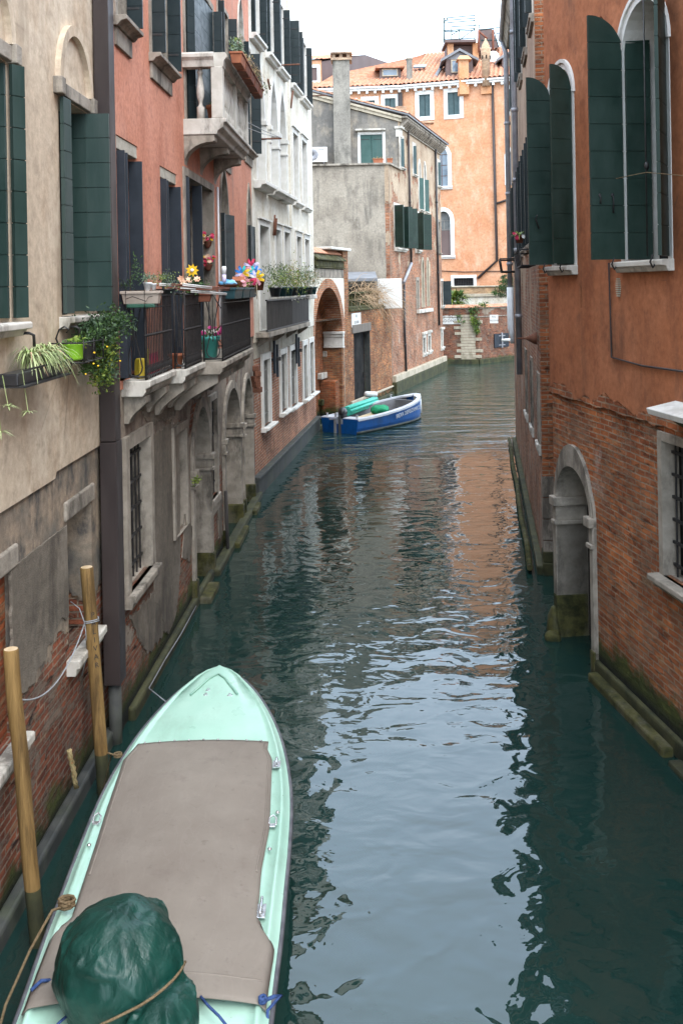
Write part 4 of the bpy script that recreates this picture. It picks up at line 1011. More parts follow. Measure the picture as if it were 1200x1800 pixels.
# ================================================================== END OF THE CANAL: quay wall
b = thing('canal_end_wall', QF.P(4, 0), 'worn brick canal wall with toothed white stones at the far end', 'wall')
zq = at_D(840, 541, 63.5).z
wallpart(b, 'wall', QF, [(0, -1), (QF.L, -1), (QF.L, zq), (0, zq)], X['quay'], thick=.5)
s0, s1 = QG.at(867, 600)[0], QG.at(892, 600)[0]; z1, z0 = QG.at(880, 586)[1], QG.at(880, 610)[1]
QG.holes = [([(s0 + .05, z0 + .05), (s1 - .05, z0 + .05), (s1 - .05, z1 - .05), (s0 + .05, z1 - .05)], .3)]
wallpart(b, 'wall', QG, [(0, -1), (QG.L, -1), (QG.L, zq), (0, zq)], X['quay'], thick=.5)
for Q in (QF, QG):
    g = G(); Q.box(g, 0, Q.L, -.6, .32, -.02, .12); g.build('footing', X['algae'], b, bevel=.04)
    g = G(); n = int(Q.L / .5)
    for k in range(n): Q.profile(g, Q.L * k / n, Q.L * (k + .96) / n, [(.14, zq), (.14, zq + .05), (-.15, zq + .22), (-.45, zq + .05), (-.45, zq)])
    g.build('coping_tiles', X['tile'], b, bevel=.03)
    g = G(); Q.box(g, 0, Q.L, zq - .62, zq - .57, -.02, .05); Q.box(g, 0, Q.L, zq - .06, zq - .005, -.02, .06); g.build('string_course', X['stone_dirty'], b)
zz = .22; rr = random.Random(5); g = G(); sc = QF.L - .55
for k in range(16):
    h = (.16, .2)[k % 2] + .02 * rr.random(); w0 = rr.uniform(.25, .75) if k % 2 else .28; w1 = rr.uniform(.1, .65) if k % 2 else .12
    QF.box(g, sc - w0 - .3, sc + w1 + .25, zz, zz + h - .015, -.05, .03 + .02 * rr.random()); zz += h
g.build('toothed_quoin', X['kerb'], b, bevel=.015)
w = thing('hatch', QG.P((s0 + s1) / 2, z0), 'dark blue double hatch shutters on the far canal wall', 'shutters')
g = G(); m = (s0 + s1) / 2
for a, c in ((s0, m - .03), (m + .03, s1)): QG.box(g, a, c, z0, z1, .03, .08)
g.build('shutter', X['sh_navy'], w); g = G(); QG.box(g, m - .06, m + .06, z0 - .05, z1 + .05, .03, .14)
for z in (z0 + .15, z1 - .15): QG.box(g, m - .35, m + .35, z - .03, z + .03, .08, .11)
g.build('iron_bar', X['gut_grey'], w)
t = thing('mooring_boom', at_D(882, 598, 60), 'pale horizontal wooden boom reaching out from the right bank at the far end', 'pole')
g = G(); g.tube([at_D(881, 598, 61), at_D(912, 596.5, 61)], .09, 8); g.build('boom', X['white_paint'], t)
# ------------------------------------------------------------------ street name panels
def name_panel(W, u0, v0, u1, v1, lines, label, size):
    q = W.rect(u0, v0, u1, v1); t = thing('street_name_panel', W.P((q[0] + q[1]) / 2, q[2], .03), label, 'street sign')
    g = G(); W.box(g, q[0], q[1], q[2], q[3], -.01, .03); g.build('panel', X['white_paint'], t)
    n = len(lines)
    for k, ln in enumerate(lines):
        text_mesh('lettering', ln, size, W.P((q[0] + q[1]) / 2, q[3] - (q[3] - q[2]) * (k + .72) / (n + .25), .033), W.d, (0, 0, 1), X['iron'], t, .002, space=1.15)
name_panel(QF, 769, 555, 811, 569.5, ('RIO  DE  LA', 'MADONETA'), 'wide white street name panel beside the corner of the brick house', .26)
name_panel(QF, 860, 553.5, 875, 568, ('RIO', 'MELONI'), 'small white street name panel right of the climbing ivy on the far canal wall', .14)
name_panel(L4, 617, 551, 633, 573, ('RI', 'CA DON'), 'white upright name panel above the wooden lintel of the black door', .17)

# ================================================================== GARDEN BEHIND AND THE ORANGE PALACE
b = thing('white_terrace_wall', (9, 67, 3), 'whitewashed garden wall topped by ochre brick behind the canal end wall', 'wall')
GV = Wall((2.5, 69.8), (15.5, 68.6)); z0 = at_D(850, 536, 69).z; z1 = at_D(850, 519, 69).z; z2 = at_D(850, 504.5, 69).z
wallpart(b, 'wall', GV, [(0, z0 - 3), (GV.L, z0 - 3), (GV.L, z1), (0, z1)], X['white'], thick=.4, holes=[])
wallpart(b, 'brick_parapet', GV, [(0, z1 + .0), (GV.L, z1), (GV.L, z2), (0, z2)], X['ochre'], -.03, thick=.4, holes=[])
g = G(); GV.box(g, 0, GV.L, z1 - .1, z1 + .12, -.02, .1); GV.box(g, 0, GV.L, z2, z2 + .1, -.45, .06); g.build('coping', X['kerb'], b, bevel=.02)

b = thing('orange_palace', (7, 73, 1), 'big apricot orange palace with white framed windows and a tiled roof closing the view', 'palace')
OA = Wall((-5.5, 75.2), (5.0, 74.05)); OB = Wall((5.0, 74.0), (15.0, 71.0)); zo = 20.35
def ow(W, u0, v0, u1, v1, kind='rect', vs=None, fw=.3, **k):
    q = W.rect(u0, v0, u1, v1); return opening(b, W, kind, q[0], q[1], q[2], q[3], None if vs is None else W.at(u0, vs)[1], fw=fw, fb=k.pop('fb', .3 if kind == 'rect' else 0), frame='white_paint', depth=.25, proud=.05, **k), q
for W, u0, v0, u1, v1 in ((OB, 736, 167, 756, 204), (OB, 786, 163, 807.5, 201), (OA, 676, 173, 695, 198), (OA, 641, 177, 659, 200), (OA, 606, 180, 622, 204), (OB, 893, 157, 914, 195)):
    w, q = ow(W, u0, v0, u1, v1, pane='void'); m = (q[0] + q[1]) / 2
    leaf(w, W, q[0], -.08, 0, m - q[0] - .02, q[2], q[3], 'sh_far', pitch=9, iron=False); leaf(w, W, q[1], -.08, 180, q[1] - m - .02, q[2], q[3], 'sh_far', pitch=9, iron=False)
w, q = ow(OB, 763, 258, 787, 327, 'ogee', 272, pane='glass_sky', mull=(2, 3, 'brownclad')); sill(w, OB, q[0], q[1], q[2], 'white_paint', .35, .25, .2)
w, q = ow(OB, 767, 372, 792, 449, 'arch', 388, pane='greypane', mull=(2, 4, 'slats')); sill(w, OB, q[0], q[1], q[2], 'white_paint', .35, .25, .2)
g = G(); OB.box(g, q[0], q[1], q[2], q[2] + 1.9, -.22, -.12); g.build('brown_blind', X['brownclad'], w)
w, q = ow(OB, 893, 262, 918, 324, 'ogee', 272, pane='glass_sky')
w, q = ow(OB, 797, 489, 832, 502, pane='void', fw=.22); grille(w, OB, *q, -.1, 12, 5, .02)
for W in (OA, OB): wallpart(b, 'wall', W, [(0, 0), (W.L, 0), (W.L, zo), (0, zo)], X['orange'], thick=.5)
g = G(); bs = [OA.P(0, 0, -.55), OA.P(OA.L, 0, -.55), OB.P(OB.L, 0, -.55), Vector((17, 82, 0)), Vector((-5, 86, 0))]; g.hexa(bs, [p + Vector((0, 0, zo - .05)) for p in bs]); g.build('rear_walls', X['orange'], b)
for W in (OA, OB):
    g = G(); W.box(g, -.02, W.L + .02, zo - .14, zo + .02, -.1, .38); W.box(g, -.02, W.L + .02, zo + .024, zo + .16, -.1, .48); g.build('cornice', X['white_paint'], b, bevel=.02)
    g = G(); n = int(W.L / .62)
    for k in range(n): W.box(g, W.L * (k + .4) / n, W.L * (k + .4) / n + .18, zo - .34, zo - .142, -.02, .34)
    g.build('modillions', X['white_paint'], b)
eL, eM, eR = OA.P(0, zo + .17, .5), OA.P(OA.L, zo + .17, .5), OB.P(OB.L, zo + .17, .5)
rL, rR = Vector((7.5, 82, 24.8)), Vector((16.5, 79.6, 24.9))
tiles('roof', b, OB.P(0, zo + .17, .5), eR, rR, rL, 'tile', .36, .14)
tiles('roof', b, eL, eM, rL, rL + Vector((-.4, .1, -.2)), 'tile', .36, .14)
g = G(); g.prism([rL, rR, rR + Vector((0, 6, -3)), eL + Vector((1, 10, 0))], (0, 0, -.1)); g.build('rear_roof', X['tile'], b)
def OBp(u, v, o=.12): a, z = OB.at(u, v, o); return OB.P(a, z, o)
pipe(b, [OBp(864.5, 140), OBp(873, 458), OBp(839, 489)], .1, 'gut_brown'); pipe(b, [OBp(871, 358), OBp(898, 349)], .08, 'gut_brown')
a, z = OA.at(708, 200, .1); g = G(); OA.box(g, OA.L - .42, OA.L - .08, 12, zo - .35, -.02, .18); g.build('drainpipe', X['gut_brown'], b)
pipe(b, [OBp(773, 476, .06), OBp(815, 478, .06), OBp(900, 476, .06)], .03, 'gut_brown', 'cable')
# chimneys, dormers, skylight
def chim(u, v0, v1, w, D, mat, cap=True, label=None):
    p1, p0 = at_D(u, v0, D), at_D(u, v1, D); g = G(); g.box(((p0.x), D, (p0.z + p1.z) / 2 - .6), w, w, p1.z - p0.z + 1.2); c = g.build('chimney', X[mat], b)
    if cap:
        g = G(); g.box((p0.x, D, p1.z + .06), w * 1.2, w * 1.2, .12); g.build('chimney_cap', X['stone_dirty'], c)
    if label: c['label'] = label
    return p0, p1
chim(719.5, 105, 142, .42, 74.6, 'chimney')
p0, p1 = chim(814, 107, 139, .72, 72.6, 'orangeobj', False, 'square orange chimney with a tiled hood')
g = G(); g.hexa([(p1.x - .55, 72.05, p1.z), (p1.x + .55, 72.05, p1.z), (p1.x + .55, 73.15, p1.z), (p1.x - .55, 73.15, p1.z)], [(p1.x - .3, 72.3, p1.z + .34), (p1.x + .3, 72.3, p1.z + .34), (p1.x + .3, 72.9, p1.z + .34), (p1.x - .3, 72.9, p1.z + .34)]); g.build('chimney_cap', X['orangeobj'], b)
p1, p0 = at_D(854, 66, 72.0), at_D(854, 140, 72.0); h = p1.z - p0.z; g = G()
g.lathe((p0.x, 72.0, p0.z - .5), [(.32, 0), (.31, h * .62), (.35, h * .64), (.35, h * .72), (.37, h * .78), (.36, h * .88), (.28, h * .98), (.15, h * 1.06), (.07, h * 1.1), (.05, h * 1.14)], 14); c = g.build('chimney', X['pale_brick'], b); c['label'] = 'round brick chimney with a bullet shaped top'
g = G()
for k in range(7):
    q = PI * 2 * k / 7 + .2; g.box((p0.x + .345 * math.cos(q), 72 + .345 * math.sin(q), p0.z - .5 + h * .68), .09, .06, .26, q + PI / 2)
g.build('vent_hole', X['void'], c)
for u, D in ((814, 72.1), (855, 71.5)):
    p = at_D(u, 142, D); g = G(); a = OB.at(u, 150)[0]; OB.box(g, a - .42, a + .42, zo - .95, zo - .36, -.02, .2); g.build('chimney_corbel', X['orangeobj'], b, bevel=.03)
def dormer(u0, u1, v0, v1, D, gable, wm, dep=2.4):
    q0, q1 = at_D(u0, v1, D), at_D(u1, v1, D); zt = at_D(u0, v0, D).z; g = G(); bs = [(q0.x, D, q0.z - .4), (q1.x, D, q0.z - .4), (q1.x + .1, D + dep, q0.z - .4), (q0.x + .1, D + dep, q0.z - .4)]
    g.hexa(bs, [Vector(p) + Vector((0, 0, zt - q0.z + .4)) for p in bs]); d = g.build('dormer', X[wm], b)
    g = G(); o = .25
    if gable:
        m = (q0.x + q1.x) / 2; zp = zt + (q1.x - q0.x) * .28
        for sg in (-1, 1):
            e = (q0.x - .4, q1.x + .4)[sg > 0]; ze = zt - .22; f = [(e, D - o, ze), (m, D - o, zp), (m, D - o, zp + .2), (e, D - o, ze + .2)]; g.prism(f, (.1, dep + .3, 0))
        g.face([(q0.x, D - .01, zt), (q1.x, D - .01, zt), (m, D - .01, zp)])
        g.build('dormer_roof', X['lead'], d)
    else:
        g.hexa([(q0.x - .3, D - .35, zt), (q1.x + .3, D - .35, zt), (q1.x + .3, D + dep, zt + .35), (q0.x - .3, D + dep, zt + .35)], [(q0.x - .3, D - .35, zt + .14), (q1.x + .3, D - .35, zt + .14), (q1.x + .3, D + dep, zt + .5), (q0.x - .3, D + dep, zt + .5)]); g.build('dormer_roof', X['tile'], d)
    g = G(); wx = (q1.x - q0.x); x0, x1 = (q0.x + wx * .14, q0.x + wx * .84) if not gable else (q0.x + wx * .2, q0.x + wx * .5)
    g.box(((x0 + x1) / 2, D - .02, (q0.z + zt) / 2), x1 - x0, .06, (zt - q0.z) * .74); g.build('dormer_window', X['glass_sky'], d)
    g = G()
    for x in (x0, x1): g.box((x, D - .05, (q0.z + zt) / 2), .08, .08, (zt - q0.z) * .8)
    for z in (q0.z + (zt - q0.z) * .1, zt - (zt - q0.z) * .1): g.box(((x0 + x1) / 2, D - .052, z), x1 - x0 + .08, .08, .08)
    g.build('window_frame', X['kerb'], d)
dormer(667, 704, 121, 135, 75.2, False, 'brownclad'); dormer(784, 831, 104, 130, 73.6, True, 'brownclad'); dormer(882, 905, 103, 119, 73.6, True, 'brownclad')
p = at_D(737, 120, 76.4); g = G(); g.prism([p + Vector((-.5, 0, 0)), p + Vector((.45, -.1, 0)), p + Vector((.6, .55, .3)), p + Vector((-.35, .6, .3))], (0, -.05, .1)); g.build('skylight', X['glass_sky'], b)
g = G(); p, q = at_D(773, 118, 76), at_D(760, 139, 73.8); g.prism([p, p + Vector((.25, 0, 0)), q + Vector((.25, 0, 0)), q], (0, -.03, .1)); g.build('flashing', X['lead'], b)
# roof terrace with its steel frame
t = thing('roof_terrace', (10, 78, 23.5), 'wooden roof terrace carrying a teal steel scaffold frame above the orange palace', 'roof terrace')
D = 77.; a0, a1 = at_D(781, 75, D), at_D(835, 73, D); zd = a0.z
g = G(); g.box(((a0.x + a1.x) / 2, D + 1, zd), a1.x - a0.x, 3, .2); g.build('deck', X['brownclad'], t)
for u in (792, 836):
    p = at_D(u, 85, D - .2); g = G(); g.box((p.x, D + .2, zd - 1.2), .45, .5, 2.3); g.build('brick_pier', X['orangeobj'], t)
g = G(); g.box(((a0.x + a1.x) / 2, D + 1.4, zd - 1.1), a1.x - a0.x - .4, 1.6, 1.9); g.build('dark_loft', X['brownclad'], t)
g = G(); T = lambda u, v, dd=0: at_D(u, v, D + dd)
for p, q in (((779, 74), (779, 31)), ((834, 72), (834, 27)), ((779, 32), (834, 27)), ((786, 40), (834, 36)), ((780, 54), (834, 50)), ((793, 47), (842, 44)), ((793, 70), (793, 47)), ((807, 72), (807, 53)), ((842, 50), (842, 44)), ((793, 62), (807, 53)), ((807, 70), (834, 51)), ((780, 70), (834, 67)), ((779, 40), (787, 32)), ((884, 78), (884, 47)), ((842, 53), (884, 47)), ((871, 59), (884, 58)), ((845, 71), (884, 70)), ((866, 49), (876, 83))):
    g.tube([T(*p), T(*q)], .045, 5)
for dd in (2.4,):
    for p, q in (((781, 74), (781, 34)), ((834, 72), (834, 31)), ((781, 36), (834, 32)), ((781, 56), (834, 53))): g.tube([T(*p, dd), T(*q, dd)], .045, 5)
for q in ((779, 74), (779, 32), (834, 72), (834, 27)): g.tube([T(*q), T(q[0] + (2 if q[0] < 800 else 0), q[1] + (0 if q[1] > 60 else 4), 2.4)], .045, 5)
g.build('steel_frame', X['scaffold'], t)
g = G(); g.hexa([T(838, 84), T(876, 84), T(876, 84, 3), T(838, 84, 3)], [T(840, 51), T(864, 49), T(864, 49, 3), T(840, 51, 3)]); g.build('stair_hut', X['brownclad'], t)
g = G()
for u in (841, 866): g.tube([T(u, 92, -.3), T(u, 53, -.3)], .09, 5)
g.tube([T(842, 56, -.3), T(856, 68, -.3)], .08, 5); g.build('timber_frame', X['terra_dark'], t)
p = at_D(866, 101, 75.2); t = thing('satellite_dish', p, 'white dish on the roof behind the round brick chimney', 'dish'); g = G(); g.lathe(p, [(.02, 0), (.3, .05), (.48, .16), (.46, .17), (.02, .04)], 14, (-.3, -1, .3)); g.build('dish', X['white_paint'], t); g = G(); g.tube([p + Vector((0, .1, 0)), p + Vector((.1, .4, -1.2))], .04, 6); g.build('mast', X['gut_grey'], t)

b = thing('orange_house', (-2, 76, 1), 'narrow orange house with a dark brown clad side rising behind the brick house', 'house')
NA = Wall((-7, 75.9), (-1.25, 75.6)); z1 = at_D(560, 106, 75.6).z
q = NA.rect(547, 119, 557.5, 142); w = opening(b, NA, 'rect', *q, fw=.22, fb=.22, frame='white_paint', pane='glass_sky', depth=.2, proud=.04, mull=(1, 2, 'white_paint'))
wallpart(b, 'wall', NA, [(0, 12), (NA.L, 12), (NA.L, z1), (0, z1)], X['orange'], thick=.5)
P0, P1 = Vector((-1.2, 75.62, 0)), Vector((5.3, 90, 0)); Pm = Vector((2.4, 83.6, 0)); g = G(); zz = (at_D(572, 108, 75.6).z, at_D(650, 96, 83.6).z, at_D(701, 114, 90).z)
off = Vector((-5, 2, 0))
g.hexa([P0 + Vector((0, 0, 14)), Pm + Vector((0, 0, 14)), P1 + Vector((0, 0, 14)), P1 + off + Vector((0, 0, 14)), P0 + Vector((-5.5, .55, 14))], [P0 + Vector((0, 0, zz[0])), Pm + Vector((0, 0, zz[1])), P1 + Vector((0, 0, zz[2])), P1 + off + Vector((0, 0, zz[2])), P0 + Vector((-5.5, .55, zz[0]))])
g.build('clad_side_wall', X['brownclad'], b)
tiles('roof', b, NA.P(0, z1 + .05, .3), Vector((-1.1, 75.4, z1 + .05)), Pm + Vector((.1, 0, zz[1] + .1)), Pm + Vector((-7, 1, zz[1] + .1)), 'tile', .3, .07)
# ================================================================== RUST HOUSE (right bank, near)
b = thing('rust_house', R1.P(4, 0), 'rust orange plastered house with tall arched windows and a brick base on the right bank', 'house')
H5 = 11.4; zb1 = 3.585
def big_window(s0, s1, z0, zs, leaves):
    r = (s1 - s0) / 2; zp = zs + r * 1.05
    w = opening(b, R1, 'arch', s0, s1, z0, zp, zs, fw=.1, depth=.42, frame='stone_white', pane='void', proud=.035, name='arched_window')
    g = G(); o2 = shape('arch', s0, s1, z0, zp, zs, .135, n=20)[2:]; i2 = shape('arch', s0, s1, z0, zp, zs, .085, n=20)[2:]
    for i in range(20): R1.prism(g, [o2[i], o2[i + 1], i2[i + 1], i2[i]], .02, .062)
    g.build('hood_moulding', X['stone_white'], w)
    sill(w, R1, s0, s1, z0, 'stone', .12, .13, .17)
    for (sa, da, an, ln, kw) in leaves: leaf(w, R1, sa, da, an, ln, z0 + .025, zp - .03, 'sh_bottle', arch=kw, pitch=.34, iron=False, groove=.009)
    for a in (s0 + .05, s1 - .05):
        g = G(); g.tube([R1.P(a, z0 + .05, .19), R1.P(a, z0 - .03, .22), R1.P(a, z0 - .09, .19), R1.P(a, z0 - .05, .16)], .012, 6); g.build('shutter_hook', X['iron'], w)
    return w, zp
z0 = R1.at(1135, 458)[1]; zs = R1.at(1095, 112)[1]
s0, s1 = R1.at(1099, 300)[0], R1.at(1176, 300)[0]
w, zp = big_window(s0, s1, z0, zs, [(s0 + .03, .05, 88, .42, .42), (s0 + .035, -.0, -88, .30, 0), (s1 + .02, .05, 34, .55, .24)])
g = G()     # latch bar, knob and drop handle of the big leaf
p = R1.P(s0 + .03, z0 + .78, .36); q = R1.d * .028
for dx, h in ((0., .05), (-.16, .12)):
    c = p + R1.n * dx + q; g.tube([c + Vector((0, 0, .04)), c + R1.d * .03 + Vector((0, 0, -h * .2)), c + R1.d * .02 + Vector((0, 0, -h * 1.6))], .011, 6); g.ball(c + Vector((0, 0, .02)), .022, .022, .022, 1)
g.tube([R1.P(s1 - .03, z0 + .03, .26), R1.P(s1 - .03, zp + .3, .25)], .009, 5); g.ball(R1.P(s1 - .03, z0 + 1.02, .25), .03, .03, .06, 1)
g.build('latch', X['iron'], w)
sb0, sb1 = .30, R1.at(1011, 400)[0]
w, zp2 = big_window(sb0, sb1, z0, zs - .02, [(sb0 + .02, .05, 93, .36, .36), (sb1 + .02, .05, 80, .31, .31), (sb0 + .025, -.0, -86, .25, 0)])
g = G(); c = R1.P(sb0 + .03, z0 + .75, .3) + R1.d * .04; g.tube([c, c + Vector((-.03, -.02, -.05)), c + Vector((.02, -.02, -.2))], .011, 6); g.build('latch', X['iron'], w)
# water gate by the corner
s0, s1 = R1.at(981, 900)[0], R1.at(1040, 940)[0]; s0 = max(s0, .14)
w = opening(b, R1, 'arch', s0, s1, -.5, 2.62, 2.02, fw=.13, depth=.45, frame='stone_dirty', pane='void', proud=.03, name='water_gate', fill=True)
for i, (a, sg) in enumerate(((s0, 1), (s1, -1))):
    g = G()
    for z, h, e in ((1.94, .13, .07), (1.72, .221, .02), (1.66, .061, .05)):
        lo, hi = sorted((a - sg * .13, a + sg * e)); R1.box(g, lo, hi, z, z + h, -.43, .03 + e)
    g.build('impost', X['stone_dirty'], w, bevel=.012)
o2 = shape('arch', s0, s1, -.5, 2.62, 2.02, .0, n=20)[2:]; g = G()
for i in range(20):
    a2 = [(c, z + .0) for c, z in (o2[i], o2[i + 1])]; k = lambda p: ((s0 + s1) / 2 + (p[0] - (s0 + s1) / 2) * 1.11, 2.0 + (p[1] - 2.0) * 1.5 + .0)
    R1.prism(g, [a2[0], a2[1], k(o2[i + 1]), k(o2[i])], -.1, .04)
g.build('pointed_arch', X['stone_dirty'], w)
g = G(); R1.box(g, s0 - .14, s0 - .0, -.5, 1.66, -.44, .045); g.build('jamb', X['stone_dirty'], w, bevel=.01); g = G(); R1.box(g, s1 + .0, s1 + .12, -.5, 1.66, -.44, .045); g.build('jamb', X['stone_dirty'], w, bevel=.01)
g = G(); R1.box(g, s1 - .012, s1 + .13, -.5, .3, -.435, .06); g.build('plinth', X['stone_moss'], w, bevel=.02); g = G(); R1.box(g, s0 - .14, s0 + .012, -.5, .62, -.435, .055); g.build('plinth', X['stone_moss'], w, bevel=.02)
g = G(); g.ball(R1.P(s0 - .06, .1, .08), .1, .14, .34, 3); g.ball(R1.P(s0 + .06, .02, .16), .12, .13, .12, 3); o = g.build('broken_stone', X['stone_moss'], w)
for v_ in o.data.vertices: v_.co += v_.normal * .05 * mnoise.noise(v_.co * 5)
# lower barred window and its stone canopy
s0 = R1.at(1167, 880)[0]; s1 = s0 + 1.15; zt1 = R1.at(1167, 775)[1]; zq0 = R1.at(1170, 1012)[1]
w = opening(b, R1, 'rect', s0, s1, zq0, zt1, fw=.10, depth=.19, frame='stone_dirty', pane='void', proud=.03, name='barred_window')
sill(w, R1, s0, s1, zq0, 'stone_dirty', .14, .13, .16); grille(w, R1, s0, s1, zq0, zt1, -.10, 7, 6, .012)
c0 = R1.at(1127, 707, .35)[0]; zc0 = R1.at(1130, 712, .35)[1]
g = G(); R1.profile(g, c0 + .12, s1 + .7, [(-.04, zc0 - .06), (.34, zc0 - .09), (.36, zc0 - .02), (-.04, zc0 + .06)]); g.build('canopy_slab', X['stone_white'], b, bevel=.01)
g = G(); R1.profile(g, c0 + .3, s1 + .6, [(-.04, zc0 - .07), (.22, zc0 - .1), (.0, zc0 - .24)]); g.build('canopy_bracket', X['stone_moss'], b)
lo = [h for h in R1.holes if h[0][0][1] < zb1 - .2]; hi = [h for h in R1.holes if h[0][0][1] >= zb1 - .2]
for u, v, w0, h0 in ((1057, 48, .10, .22), (1021, 516, .08, .2)):
    a, z = R1.at(u, v); hi.append(([(a, z - h0), (a + w0, z - h0), (a + w0, z + h0 * .4), (a, z + h0 * .7)], .05))
    g = G(); R1.box(g, a - .03, a + w0 + .03, z - h0 - .03, z + h0, -.09, -.05); g.build('put_hole', X['stone_white'], b)
edge = [(R1.L, zb1)] + [(R1.L * (1 - k / 150), zb1 + .022 * mnoise.noise((k * .13, 0, 0)) + .03 * mnoise.noise((k * .6, 3, 0)) - .06 * max(0, mnoise.noise((k * .21, 9, 0)))) for k in range(1, 150)] + [(0, zb1 + .02)]
wallpart(b, 'wall', R1, [(0, H5), (R1.L, H5)] + edge, X['rust'], .025, holes=hi)
wallpart(b, 'base_wall', R1, [(0, -1.2), (R1.L, -1.2), (R1.L, zb1 + .1), (0, zb1 + .1)], X['rust_base'], -.01, holes=lo)
g = G(); bs = [R1.P(.02, -1.2, -.6), R1.P(R1.L, -1.2, -.6), R1.P(R1.L, -1.2, -7), Vector((9.5, 16.6, -1.2)), Vector((4.7, 16.4, -1.2))]; g.hexa(bs, [p + Vector((0, 0, H5 + 1.15)) for p in bs]); g.build('rear_walls', X['rust'], b)
g = G(); R1.profile(g, 0, R1.L, [(.3, H5), (.3, H5 + .1), (-3.5, H5 + 1.5), (-7, H5 + .1), (-7, H5)]); g.build('roof', X['tile'], b)
def R1p(u, v, o): a, z = R1.at(u, v, o); return R1.P(a, z, o)
pipe(b, [R1p(1069, 462, .05), R1p(1074, 628, .05), R1p(1128, 643, .05), R1p(1215, 655, .05)], .012, 'gut_brown', 'conduit', n=8)
p = R1p(1087, 505, .03); g = G(); z = p.z
for k in range(9):
    w0 = .06 * math.sqrt(max(.05, 1 - ((k - 4) / 4.6) ** 2)); g.box(p + Vector((0, 0, (k - 4) * .026)), .05, w0 * 1.6, .017, math.atan2(R1.d.y, R1.d.x) - PI / 2)
g.build('air_vent', X['kerb'], b)
g = G(); R1.box(g, R1.at(1046, 1190)[0], R1.L, -.6, .2, -.03, .05); g.build('footing', X['algae'], b, bevel=.03)
sa, sb = R1.at(1042, 1212, .12)[0], R1.at(1176, 1345, .12)[0]
g = G(); R1.box(g, sa, sb, -.3, .1, .06, .2); g.build('mooring_beam', X['stone_moss'], b, bevel=.03)
g = G(); R1.box(g, sb + .15, R1.L, -.3, .06, .06, .22); g.build('mooring_beam', X['algae'], b, bevel=.03)
t = thing('overhead_wire', R1p(1120, 303, .5), 'thin brown wire strung past the big green shutter of the rust house', 'wire')
g = G(); g.tube([R1p(1082, 314, .45), R1p(1110, 308, .5), R1p(1135, 303, .45), R1p(1170, 306, .3), R1p(1230, 312, .1)], .004, 4); g.build('wire', X['cordb'], t)

# ================================================================== TAN BRICK HOUSE (right bank, far)
b = thing('tan_brick_house', R2.P(7, 0), 'worn tan brick house on the right bank with rows of open shutters and zinc pipes', 'house')
H6 = 13.3; Ls = lambda D: (31.9 - D) / (31.9 - 17.3) * R2.L
for D0, D1 in ((17.42, 18.35), (19.9, 20.85), (22.35, 23.3), (26.0, 26.9)):
    s0, s1 = sorted((Ls(D0), Ls(D1))); w = opening(b, R2, 'rect', s0, s1, 10.05, 12.2, fw=.1, frame='stone', pane='glass', depth=.2)
    sill(w, R2, s0, s1, 10.05, 'stone_dirty', .12, .16, .09)
    for sa, an in ((s0 - .02, 96), (s1 + .02, 84)): leaf(w, R2, sa, .02, an, .13, 10.08, 12.15, 'sh_dark', t=.05, iron=False)
for D0, D1 in ((17.85, 18.75), (19.6, 20.5), (21.5, 22.4), (23.6, 24.5), (26.3, 27.2), (28.6, 29.4)):
    s0, s1 = sorted((Ls(D0), Ls(D1))); w = opening(b, R2, 'rect', s0, s1, 6.0, 8.1, fw=.1, frame='stone_dirty', pane='void', depth=.2)
    sill(w, R2, s0, s1, 6.0, 'stone_dirty', .1, .14, .1)
    for sa, an in ((s0 - .02, 95), (s1 + .02, 86)): leaf(w, R2, sa, .02, an, .10, 6.02, 8.05, 'sh_dark', t=.05, iron=False)
for D0, D1, za, zc2 in ((17.5, 17.95, 2.3, 3.5), (19.9, 20.5, 2.25, 3.6), (22.4, 23.1, 2.2, 3.6)):
    s0, s1 = sorted((Ls(D0), Ls(D1))); w = opening(b, R2, 'rect', s0, s1, za, zc2, fw=.08, frame='stone_dirty', pane='void', depth=.25, name='barred_window'); sill(w, R2, s0, s1, za, 'stone', .1, .2, .08)
    grille(w, R2, s0, s1, za, zc2, -.08, 4, 4)
s0, s1 = sorted((Ls(17.5), Ls(17.75))); opening(b, R2, 'rect', s0, s1, 3.95, 4.9, fw=0, pane='void', depth=.3, name='slit')
wallpart(b, 'wall', R2, [(0, -1.2), (R2.L, -1.2), (R2.L, H6), (0, H6)], X['tan'])
EW = Wall((3.53, 17.28), (9.0, 16.6)); zst2 = at_D(960, 836, 17.3).z
wallpart(b, 'end_wall', EW, [(0, zst2), (EW.L, zst2), (EW.L, H6), (0, H6)], X['rust_base'], thick=.4, holes=[])
g = G()
for k in range(6): EW.box(g, -.012, .9, zst2 - .62 * (k + 1) * .62, zst2 - .62 * k * .62 - .012, -.3, .012)
EW.box(g, -.01, 3, -1, zst2 - 2.32, -.3, .02)
g.build('corner_stones', X['stone_dirty'], b, bevel=.012)
g = G(); EW.box(g, -.03, 3, -.6, .22, -.3, .05); EW.box(g, -.025, 3, .22, .42, -.3, .025); g.build('footing', X['algae'], b, bevel=.02)
g = G(); bs = [R2.P(0, -1.2, -.62), R2.P(R2.L - .3, -1.2, -.62), Vector((9, 17.4, -1.2)), Vector((12, 30.5, -1.2))]; g.hexa(bs, [p + Vector((0, 0, H6 + 1.15)) for p in bs]); g.build('rear_walls', X['tan'], b)
g = G(); R2.profile(g, -.1, R2.L + .1, [(.22, H6 - .05), (.22, H6 + .06), (-3.5, H6 + 1.2), (-6.8, H6 + .1), (-6.8, H6)]); g.build('roof', X['tile'], b)
g = G(); R2.profile(g, 0, R2.L, [(0, H6 - .35), (.08, H6 - .35), (.2, H6 - .06), (0, H6 - .06)]); g.build('cornice', X['stone_dirty'], b)
g = G(); g.tube([R2.P(s, H6 - .02, .26) for s in (-.1, R2.L)], .07, 8); g.build('gutter', X['gut_grey'], b)
